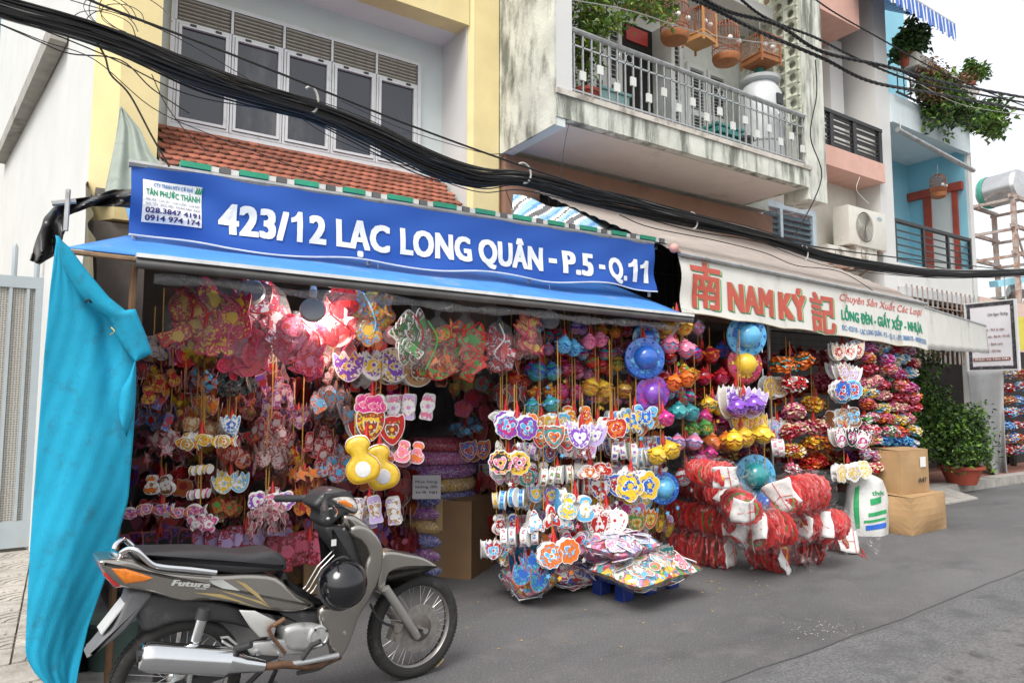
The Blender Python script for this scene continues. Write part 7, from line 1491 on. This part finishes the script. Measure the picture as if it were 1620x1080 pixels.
# ================================================================== BALCONY THINGS: bird cages, plants, water tank
M_CAGE = mat('cage_wood', (.36, .13, .045), .55, var=.2, vs=14, rnd=.2); M_BAMB = mat('cage_bamboo', (.3, .09, .04), .5, var=.15, rnd=.2); M_CAGEL = mat('pale_cage_wood', (.5, .24, .08), .5, var=.15)
def cage_round(u, v, y, r, h, lab, m=M_BAMB, loc=None):
    c = loc or at(u, v, y); root = thing('bird_cage', lab, 'bird cage', c, 0, 'bird cages hanging over the balcony')
    g = MB(); g.lathe([(r * .62, -h * .5 - .07), (r * .9, -h * .5 - .05), (r * 1.03, -h * .5), (r * 1.03, -h * .5 + .03), (r * .95, -h * .5 + .035)], 28); g.build('base_tray', M_CAGE, root, smooth=35, world=False)
    for k in range(26):
        a = 6.2832 * k / 26; ca, sa = math.cos(a), math.sin(a)
        g = MB(); g.tube([(r * ca, r * sa, -h * .5), (r * ca, r * sa, h * .22), (r * .85 * ca, r * .85 * sa, h * .38), (r * .5 * ca, r * .5 * sa, h * .47), (.02 * ca, .02 * sa, h * .5)], .0035, 4); g.build('cage_bar', m, root, world=False)
    for z in (-h * .3, -.05 * h, .22 * h): g = MB(); g.tube([(r * 1.01 * math.cos(6.2832 * k / 26), r * 1.01 * math.sin(6.2832 * k / 26), z) for k in range(26)], .006, 5, closed=True); g.build('hoop', m, root, world=False)
    g = MB(); g.tube(curve([(0, 0, h * .5), (0, 0, h * .5 + .12), (.03, 0, h * .5 + .17), (0, 0, h * .5 + .2)], 4), .006, 5); g.build('hook', M_STEEL, root, world=False)
    for s in (-1, 1): g = MB(); g.ball((s * r * .5, -r * .8, -h * .1), .035, 10, 8); g.build('water_cup', mat('white_porcelain', (.75, .75, .72), .2), root, smooth=60, world=False)
    g = MB(); g.tube([(-r, 0, -h * .12), (r, 0, -h * .12)], .008, 5); g.build('perch', M_CAGE, root, world=False); return root
def cage_box(u, v, y, w, h, rz, lab, m=M_CAGEL):
    c = at(u, v, y); root = thing('bird_cage', lab, 'bird cage', c, rz, 'bird cages hanging over the balcony')
    g = MB(); g.box(-w / 2, w / 2, -w / 2, w / 2, -h / 2, -h / 2 + .07); g.box(-w / 2 - .01, w / 2 + .01, -w / 2 - .01, w / 2 + .01, -h / 2 + .071, -h / 2 + .09)
    for x in (-1, 1):
        for y_ in (-1, 1): g.box(x * w / 2 - .012, x * w / 2 + .012, y_ * w / 2 - .012, y_ * w / 2 + .012, -h / 2 - .05, h * .3)
    g.build('frame', m, root, world=False)
    for k in range(9):
        t = (k + .5) / 9 - .5
        for (x0, y0) in ((t * w, -w / 2), (t * w, w / 2), (-w / 2, t * w), (w / 2, t * w)):
            g = MB(); g.tube([(x0, y0, -h / 2 + .09), (x0, y0, h * .3), (x0 * .5, y0 * .5, h * .44), (0, 0, h * .48)], .0035, 4); g.build('cage_bar', M_BAMB, root, world=False)
    for s in (-1, 1): g = MB(); g.ball((s * w * .2, -w * .4, -h * .05), .035, 10, 8); g.build('water_cup', mat('white_porcelain', (.75, .75, .72), .2), root, smooth=60, world=False)
    g = MB(); g.tube([(0, 0, h * .48), (0, 0, h * .5 + .25)], .006, 5); g.build('hook', M_STEEL, root, world=False); return root
yc = YB + .25
cage_round(1067, 28, yc, .17, .5, 'Round reddish bird cage hanging in the middle of the row'); cage_box(1106, 40, yc + .05, .3, .5, rad(10), 'Square pale wooden bird cage right of the middle round one'); cage_round(1148, 64, yc + .05, .175, .52, 'Round dark red bird cage with a pale floor, second from the right')
cage_box(1203, 78, yc + .1, .36, .46, rad(-5), 'Square reddish bird cage nearest to the openwork screen', M_CAGE); cage_box(1012, -14, yc, .28, .42, rad(20), 'Square bird cage cut by the top edge above the plant'); cage_round(1040, -4, yc + .3, .14, .4, 'Small pale round bird cage behind the square one at the top', M_CAGEL)
cage_round(1484, 292, YF + .1, .14, .42, 'Small bird cage hanging in front of the light blue house', M_CAGE)
M_LFA = mat('fresh_green_leaf', (.13, .25, .03), .5, var=.25, vs=3); M_LFB = mat('mid_green_leaf', (.055, .12, .022), .5, var=.25, vs=3); M_LFD = mat('dark_green_leaf', (.02, .055, .014), .5, var=.25, vs=3); M_LFY = mat('yellow_green_leaf', (.26, .32, .045), .5, var=.25, vs=3)
M_STEM = mat('brown_stem', (.13, .08, .045), .85); M_POT = mat('red_clay_pot', (.36, .07, .04), .7, var=.1)
def pot(mb, x, y, z, r, h, mi=0): mb.lathe([(r * .65, 0), (r * .95, h * .85), (r * 1.08, h * .86), (r * 1.08, h), (r * .9, h), (r * .85, h * .9)], 22, mi, Matrix.Translation((x, y, z)))
def plant(label, loc, pr, ph, limbs, leaf, n, spread, mats, cat='plant', name='potted_plant', droop=.4, per=9):
    root = thing(name, label, cat, loc); rs = random.Random(label)
    if pr: g = MB(); pot(g, 0, 0, 0, pr, ph); g.build('pot', M_POT, root, smooth=35, world=False)
    g = MB(); pts = []
    for L_ in limbs:
        c = curve([(0, 0, ph * .8)] + [Vector(p) for p in L_], 7); k = len(c); g.tube(c, [.014 * (1 - .75 * i / k) for i in range(k)], 5)
        for i, p in enumerate(c):
            if i > k * .25:
                pts.append(p)
                if rs.random() < .6: q = p + Vector((rs.uniform(-1, 1), rs.uniform(-1, 1), rs.uniform(-.6, .8))) * spread * 1.6; g.tube([p, q], .004, 4); pts.append(q); pts.append(p.lerp(q, .5))
    g.build('stems', M_STEM, root, smooth=60, world=False)
    for m in mats:
        g = MB(); leafy(g, [p for p in pts], leaf, max(1, per // len(mats)), spread, 0, droop); g.build('leaves', m, root, world=False, kind='stuff')
    return root
xP = at(925, 130, YB + .3)
plant('Tall potted shrub with fresh green leaves reaching over the balcony rail', (xP.x, YB + .3, zb1 + .02), .16, .26, [[(.05, 0, .6), (.0, -.1, 1.2), (.3, -.3, 1.35), (.7, -.4, 1.2)], [(.0, 0, .7), (.2, -.1, 1.4), (.6, -.3, 1.6), (1.0, -.35, 1.35)], [(-.05, 0, .7), (-.1, -.1, 1.3), (.1, -.2, 1.8), (.5, -.3, 1.9)], [(.0, 0, .5), (.1, -.1, 1.0), (.35, -.3, 1.05)], [(0, 0, .8), (.3, 0, 1.7), (.8, -.2, 1.8)]], .075, 9, .11, [M_LFA, M_LFY, M_LFB], 'shrub', per=14)
c = at(1202, 150, YB + .45); wt = thing('water_barrel', 'Big grey white plastic water barrel standing on the mouldy balcony', 'barrel', (c.x, c.y, zb1 + .02)); M_TANK = mat('grey_white_plastic', (.55, .57, .58), .45, var=.05, dirt=(.4, .4, .38), da=.15, ds=5)
hT = at(1205, 118, YB + .45).z - zb1; g = MB(); g.lathe([(.26, 0), (.3, .04), (.3, .36), (.315, .37), (.315, .4), (.3, .41), (.31, hT * .55), (.29, hT * .75), (.24, hT * .82), (.2, hT * .86)], 28); g.build('body', M_TANK, wt, smooth=40, world=False)
g = MB(); g.lathe([(.2, hT * .86), (.27, hT * .88), (.28, hT * .91), (.1, hT * .95)], 28); g.build('lid', M_TANK, wt, smooth=40, world=False)
g = MB(); g.lathe([(.07, hT * .95), (.07, hT * 1.03)], 14); g.build('cap', mat('teal_plastic', (.06, .3, .28), .5), wt, smooth=40, world=False)
g = MB(); g.box(-.06, .06, -.325, -.3, hT * .6, hT * .7); g.build('label_plate', M_BD, wt, world=False)
c = at(1140, 205, YB + .3); r = thing('crate', 'Teal plastic crate behind the balcony railing bars', 'crate', (c.x, c.y, zb1 + .02)); g = MB()
for z in (.02, .12, .22): g.box(-.25, .25, -.16, .16, z, z + .06)
g.build('body', MATS['teal_plastic'], r, world=False); g = MB(); g.box(-.26, .26, -.17, .17, .3, .33); g.build('rim', MATS['teal_plastic'], r, world=False)
c = at(1175, 215, YB + .2); r = thing('flower_pot', 'Small black flower pot left of the grey water barrel', 'pot', (c.x, c.y, zb1 + .02)); g = MB(); pot(g, 0, 0, 0, .13, .24); g.build('body', M_BD, r, smooth=35, world=False)
c = at(940, 130, YB + .5); r = thing('crate', 'Pale teal crate standing beside the red clay pot', 'crate', (c.x + .2, c.y, zb1 + .02)); g = MB(); g.slab([(-.2, 0), (.2, 0), (.22, .4), (-.22, .4)], -.15, .15, .02, 2); g.build('body', mat('pale_teal', (.3, .52, .5), .5), r, smooth=40, world=False)
g = MB(); g.box(-.23, .23, -.17, .17, .401, .43); g.build('rim', MATS['pale_teal'], r, world=False)
# upper balcony garden of the light blue house
zz = zu1 + .0; X0 = c1 + .3
def box_planter(x, y, z, w, lab):
    r = thing('planter_box', lab, 'planter', (x, y, z)); g = MB(); g.slab([(-w / 2, 0), (w / 2, 0), (w / 2 + .03, .25), (-w / 2 - .03, .25)], -.13, .13, .02, 2); g.build('box', mat('weathered_planter', (.45, .44, .4), .8, var=.15, dirt=(.2, .19, .16), da=.4, ds=5), r, smooth=40, world=False); return r
box_planter(c1 + .8, YF - .2, zz + .55, .7, 'Weathered planter box at the left of the upper blue balcony'); box_planter(c1 + 1.7, YF - .2, zz + .5, .7, 'Weathered planter box in the middle of the upper blue balcony'); box_planter(c1 + 2.55, YF - .2, zz + .42, .5, 'Small planter box at the right end of the upper blue balcony')
g = MB()
for z in (0, .45): g.bar((c1 + .05, YF - .12, zz + z), (e1 + .1, YF - .12, zz + z), .03)
for k in range(13): g.bar((c1 + .1 + .23 * k, YF - .12, zz), (c1 + .1 + .23 * k, YF - .12, zz + .45), .015)
o = g.build('plant_rack', M_BLK, H4)
def rl(n, x0, x1, z0, z1, y=.15): return [[(U(x0, x1) * .4, U(-y, y), U(z0, z1) * .5), (U(x0, x1), U(-y, y) - .1, U(z0, z1))] for _ in range(n)]
plant('Tall grassy green plant at the left of the upper blue balcony', (c1 + .5, YF - .1, zz + .6), .14, .25, rl(9, -.4, .5, .5, 1.1), .13, 9, .1, [M_LFB, M_LFD], per=8)
plant('Trailing leafy creeper spilling over the upper blue balcony edge', (c1 + 1.5, YF - .25, zz + .45), 0, .1, rl(16, -.9, .9, -.1, -1.0, .25), .12, 9, .13, [M_LFB, M_LFD, M_LFA], 'creeper', 'creeper', per=6)
plant('Dry brown creeper stems tangled under the planter boxes', (c1 + 1.2, YF - .22, zz + .6), 0, .1, rl(14, -.9, 1.0, -.6, .2, .2), .08, 6, .12, [mat('dry_leaf', (.25, .13, .07), .8)], 'creeper', 'creeper', per=5)
plant('Leafy branch reaching out right from the upper blue balcony', (e0 - .2, YF - .2, zz + .1), 0, .1, rl(9, .3, 1.2, -.1, .6), .14, 8, .13, [M_LFB, M_LFA], per=8)
plant('Small bushy green plant in the right corner planter', (e0 - .1, YF - .2, zz + .85), .1, .18, rl(6, -.2, .4, .2, .6), .1, 8, .08, [M_LFB, M_LFA], per=8)
p_ = at(1420, 205, YF - .3); q_ = at(1540, 270, YF - .3); cp = thing('clothes_pole', 'Grey metal pole slung beneath the upper blue balcony', 'pole', p_); g = MB(); g.tube([p_, q_], .045, 10); g.build('pole', M_STEEL, cp, smooth=40); g = MB(); g.tube([p_ + Vector((.1, 0, 0)), p_ + Vector((.1, 0, .35))], .01); g.tube([q_ - Vector((.1, 0, 0)), q_ + Vector((-.1, 0, .35))], .01); g.build('hanger_rod', M_STEEL, cp)
# air conditioners
def aircon(u0, v0, u1, v1, y, dep, lab):
    a, b = at(u0, v1, y), at(u1, v0, y); w, h = b.x - a.x, b.z - a.z; r = thing('air_conditioner', lab, 'air conditioner', a)
    g = MB(); g.slab([(0, 0), (w, 0), (w, h), (0, h)], 0, dep, .02, 2); g.build('casing', mat('cream_appliance', (.66, .64, .57), .5, var=.05, dirt=(.4, .36, .28), da=.2, ds=5), r, smooth=40, world=False)
    cx, cz, rr = w * .4, h * .5, min(h * .4, w * .34); T = Matrix.Translation((cx, -.002, cz)) @ Euler((rad(90), 0, 0)).to_matrix().to_4x4()
    g = MB(); g.lathe([(.001, .0), (rr, .0)], 28, 0, T, cap=False); f = g.build('fan_opening', mat('fan_dark', (.06, .055, .05), .7), r, world=False)
    for k in range(7): g = MB(); g.tube([T @ Vector((rr * (k + 1) / 7 * math.cos(6.2832 * j / 28), rr * (k + 1) / 7 * math.sin(6.2832 * j / 28), .012)) for j in range(28)], .005, 4, closed=True); g.build('grille_ring', MATS['cream_appliance'], f, world=False)
    for k in range(5): g = MB(); a_ = 6.2832 * k / 5; g.add([T @ Vector((.03 * math.cos(a_), .03 * math.sin(a_), .004)), T @ Vector((rr * .9 * math.cos(a_), rr * .9 * math.sin(a_), .006)), T @ Vector((rr * .9 * math.cos(a_ + .7), rr * .9 * math.sin(a_ + .7), .002))], [(0, 1, 2)]); g.build('fan_blade', mat('fan_blade_grey', (.18, .17, .16), .6), f, world=False)
    g = MB(); T2 = Matrix.Translation((w * .82, -.003, h * .82)) @ Euler((rad(90), 0, 0)).to_matrix().to_4x4(); g.lathe([(.001, 0), (h * .08, 0)], 20, 0, T2 @ Matrix.Diagonal((1.5, .7, 1, 1)), cap=False); g.build('badge', mat('badge_blue_grey', (.3, .38, .42), .4), r, world=False)
    for x in (.15, .85): g = MB(); g.bar((w * x, -.02, -.02), (w * x, dep + .3, -.02), .035); g.bar((w * x, .05, -.02), (w * x, dep + .3, -.3), .03); g.build('bracket', M_RUST, r, world=False)
    return r
aircon(1345, 339, 1401, 385, YF - .1, .3, 'Cream air conditioner with a round fan under the salmon balcony'); aircon(1312, 394, 1352, 416, YF + .0, .3, 'Small white air conditioner below the large cream one')
aircon(1356, 392, 1388, 414, YF - .05, .3, 'Grey fronted air conditioner low beside the small white one')
# potted vine, red pot, second vine in the dark doorway
p = atz(1522, 765, .13); root = plant('Lush vine in a red pot climbing before the dark doorway', (p.x, p.y, .13), .32, .3, [[(U(-.4, .4), U(-.2, .2), U(.5, 1.0)), (U(-.7, .7), U(-.3, .2), U(.3, 1.3))] for _ in range(20)], .078, 10, .16, [M_LFA, M_LFB, M_LFD], 'vine', 'potted_vine', per=21)
plant('Tall dark green vine rising behind the red pot into the shade', (p.x - .9, p.y + .3, .13), 0, .05, [[(U(-.5, .5), U(-.1, .2), U(.8, 1.2)), (U(-.8, 1.2), U(-.1, .2), U(.9, 2.3))] for _ in range(24)], .08, 10, .17, [M_LFB, M_LFD, M_LFA], 'vine', 'vine', per=17)
# steel tank on a rusty stand above the pink building
c = at(1585, 300, YF + 2.6); tk = thing('steel_water_tank', 'Round ended stainless water tank lying on a rusty stand at the right', 'water tank', c, rad(200)); M_INOX = mat('stainless_steel', (.6, .6, .6), .25, .9, var=.08)
g = MB(); T = Euler((0, rad(90), 0)).to_matrix().to_4x4(); rT = px2m(1585, 300, YF + 2.6, 50) / 2; g.lathe([(.01, -.62), (rT * .55, -.61), (rT * .6, -.58), (rT * .9, -.55), (rT, -.48), (rT, .5), (rT * .85, .58), (.01, .62)], 30, 0, Matrix.Rotation(rad(60), 4, 'Z') @ T); g.build('body', M_INOX, tk, smooth=35, world=False)
g = MB(); g.lathe([(rT * 1.01, -.47), (rT * 1.03, -.42), (rT * 1.03, -.36), (rT * 1.01, -.32)], 30, 0, Matrix.Rotation(rad(60), 4, 'Z') @ T, cap=False); g.build('green_band', mat('tank_green', (.05, .3, .22), .5), tk, smooth=40, world=False)
std = thing('tank_stand', 'Rusty steel stand with cross beams carrying the water tank', 'stand', (c.x, c.y, 3.7)); zt = c.z - rT * .98
for dx in (-.9, .9):
    for dy in (-.6, .6): g = MB(); g.bar((c.x + dx, c.y + dy, 3.5), (c.x + dx, c.y + dy, zt), .12, up=(1, 0, 0)); g.build('post', M_RUST, std)
for z in (zt, zt - .9, zt - 1.7):
    for dy in (-.6, .6): g = MB(); g.bar((c.x - 1.1, c.y + dy, z - .02), (c.x + 1.1, c.y + dy, z - .02), .1); g.build('beam', M_RUST, std)
    for dx in (-.9, .9): g = MB(); g.bar((c.x + dx, c.y - .7, z - .1), (c.x + dx, c.y + .7, z - .1), .08); g.build('beam', M_RUST, std)
g = MB(); g.bar((c.x - .9, c.y - .6, 3.8), (c.x + .9, c.y - .6, zt - .9), .05); g.bar((c.x + .9, c.y - .6, 3.8), (c.x - .9, c.y - .6, zt - .9), .05); g.build('cross_brace', M_RUST, std)
ob = thing('roof_clutter', 'Grey sheets and pipes stacked under the water tank stand', 'clutter', (c.x, c.y, 3.75))
for k in range(7): g = MB(); g.cbox((c.x + U(-.7, .7), c.y + U(-.3, .5), 3.9 + .32 * k * .6), U(.5, 1.1), U(.4, .8), U(.05, .3), 0, (U(-.2, .2), U(-.2, .2), U(0, 3))); g.build('sheet', (M_CONC, M_STEEL, M_LBLUE, M_DARK)[k % 4], ob)
bn = thing('hanging_banner', 'Narrow yellow banner over the far stall at the right edge', 'banner', at(1612, 530, 5.6)); a, b = at(1599, 552, 5.6), at(1660, 508, 5.6); g = MB(); g.box(a.x, b.x, 5.59, 5.6, a.z, b.z); g.build('sheet', mat('banner_yellow', (.7, .6, .06), .5), bn)
# far motorbike seen from behind at the right edge
p = atz(1603, 745, .0); fb = thing('motorbike', 'Dark motorbike seen from behind at the far right stall', 'motorbike', (p.x, p.y, 0), rad(25))
T = Matrix.Translation((0, 0, .3)) @ Euler((rad(90), 0, 0)).to_matrix().to_4x4(); g = MB(); g.lathe([(.2, -.05), (.27, -.05), (.3, 0), (.27, .05), (.2, .05)], 30, 0, T, cap=False); g.build('wheel', M_TYRE, fb, smooth=40, world=False)
T = Matrix.Translation((1.25, 0, .3)) @ Euler((rad(90), 0, 0)).to_matrix().to_4x4(); g = MB(); g.lathe([(.2, -.05), (.27, -.05), (.3, 0), (.27, .05), (.2, .05)], 30, 0, T, cap=False); g.build('wheel', M_TYRE, fb, smooth=40, world=False)
g = MB(); g.slab([(-.35, .7), (-.3, .78), (.5, .74), (.75, .5), (1.0, .95), (1.1, .9), (.9, .35), (.3, .3), (.1, .55)], -.1, .1, .03, 3); g.build('body', M_BLK, fb, smooth=45, world=False)
g = MB(); g.slab([(-.32, .79), (.45, .76), (.45, .83), (-.3, .86)], -.11, .11, .03, 3); g.build('seat', M_SEAT, fb, smooth=45, world=False); g = MB(); g.box(-.39, -.36, -.06, .06, .68, .76); g.build('tail_light', M_LRED2, fb, world=False)
g = MB(); g.tube([(1.0, -.3, 1.0), (1.05, 0, .98), (1.0, .3, 1.0)], .02, 8); g.build('handlebar', M_BD, fb, world=False)
# ================================================================== GATE, BUCKET AND OTHER SMALL THINGS AT THE LEFT
M_GATE = mat('white_grey_gate_paint', (.36, .41, .44), .5, var=.05, dirt=(.4, .38, .34), da=.2, ds=5); gt = thing('metal_gate', 'Pale grey metal gate with perforated infill beside the white wall', 'gate', (-.9, 8.6, 0))
gx1 = -.14; gx0 = -2.6; zt = 2.8; g = MB()
g.box(gx0, gx1, 8.57, 8.63, zt - .12, zt); g.box(gx0, gx1, 8.57, 8.63, .06, .32); g.box(gx1 - .14, gx1, 8.57, 8.63, .321, zt - .121); g.box(gx0, gx0 + .1, 8.57, 8.63, .321, zt - .121); g.build('frame', M_GATE, gt)
for k in range(16): x = gx1 - .2 - .145 * k; g = MB(); g.box(x - .014, x + .014, 8.575, 8.6, .321, zt - .121); g.build('bar', M_GATE, gt)
def perf():
    m = bpy.data.materials.new('perforated_sheet'); m.use_nodes = True; t = m.node_tree; N = t.nodes; L = t.links; p = N['Principled BSDF']; p.inputs['Roughness'].default_value = .6
    tc = N.new('ShaderNodeTexCoord'); vo = N.new('ShaderNodeTexVoronoi'); vo.inputs['Scale'].default_value = 42; vo.inputs['Randomness'].default_value = .15; L.new(tc.outputs['Object'], vo.inputs['Vector'])
    r = N.new('ShaderNodeMapRange'); r.inputs[1].default_value = .3; r.inputs[2].default_value = .38; L.new(vo.outputs[0], r.inputs[0])
    nz = N.new('ShaderNodeTexNoise'); nz.inputs['Scale'].default_value = 3; L.new(tc.outputs['Object'], nz.inputs['Vector'])
    x = N.new('ShaderNodeMix'); x.data_type = 'RGBA'; x.inputs[6].default_value = (.16, .15, .13, 1); x.inputs[7].default_value = (.4, .39, .36, 1); L.new(r.outputs[0], x.inputs[0]); L.new(x.outputs[2], p.inputs['Base Color']); return m
g = MB(); g.box(gx0 + .1, gx1 - .14, 8.604, 8.612, .321, zt - .121); g.build('perforated_infill', perf(), gt)
for x in (-.28, -.47, -.66, -.85): g = MB(); g.tube([(x, 8.6, zt), (x, 8.6, zt + .3), (x, 8.6, zt + .34)], [.025, .025, .008], 8); g.build('spike', M_GATE, gt, smooth=40)
p = atz(180, 1050, .1); bk_ = thing('bucket', 'Dirty green plastic bucket behind the rear wheel', 'bucket', (p.x, p.y + .25, 0)); g = MB(); g.lathe([(.11, 0), (.14, .26), (.15, .27), (.15, .29), (.135, .29), (.11, .03)], 24); g.build('body', mat('dirty_green_plastic', (.13, .2, .17), .6, var=.2, dirt=(.2, .19, .15), da=.4, ds=8), bk_, smooth=40, world=False)
p = atz(140, 1010, .2); g = MB(); rk = thing('rubble_bag', 'Dark lumpy plastic bag slumped behind the cyan curtain', 'bag', (p.x, p.y + .4, 0)); wob_lathe(g, [(.03, 0), (.2, .02), (.24, .15), (.2, .3), (.08, .4), (.02, .44)], 24, 0, None, .06, 'rb'); g.build('body', M_BLKP, rk, smooth=70, world=False)
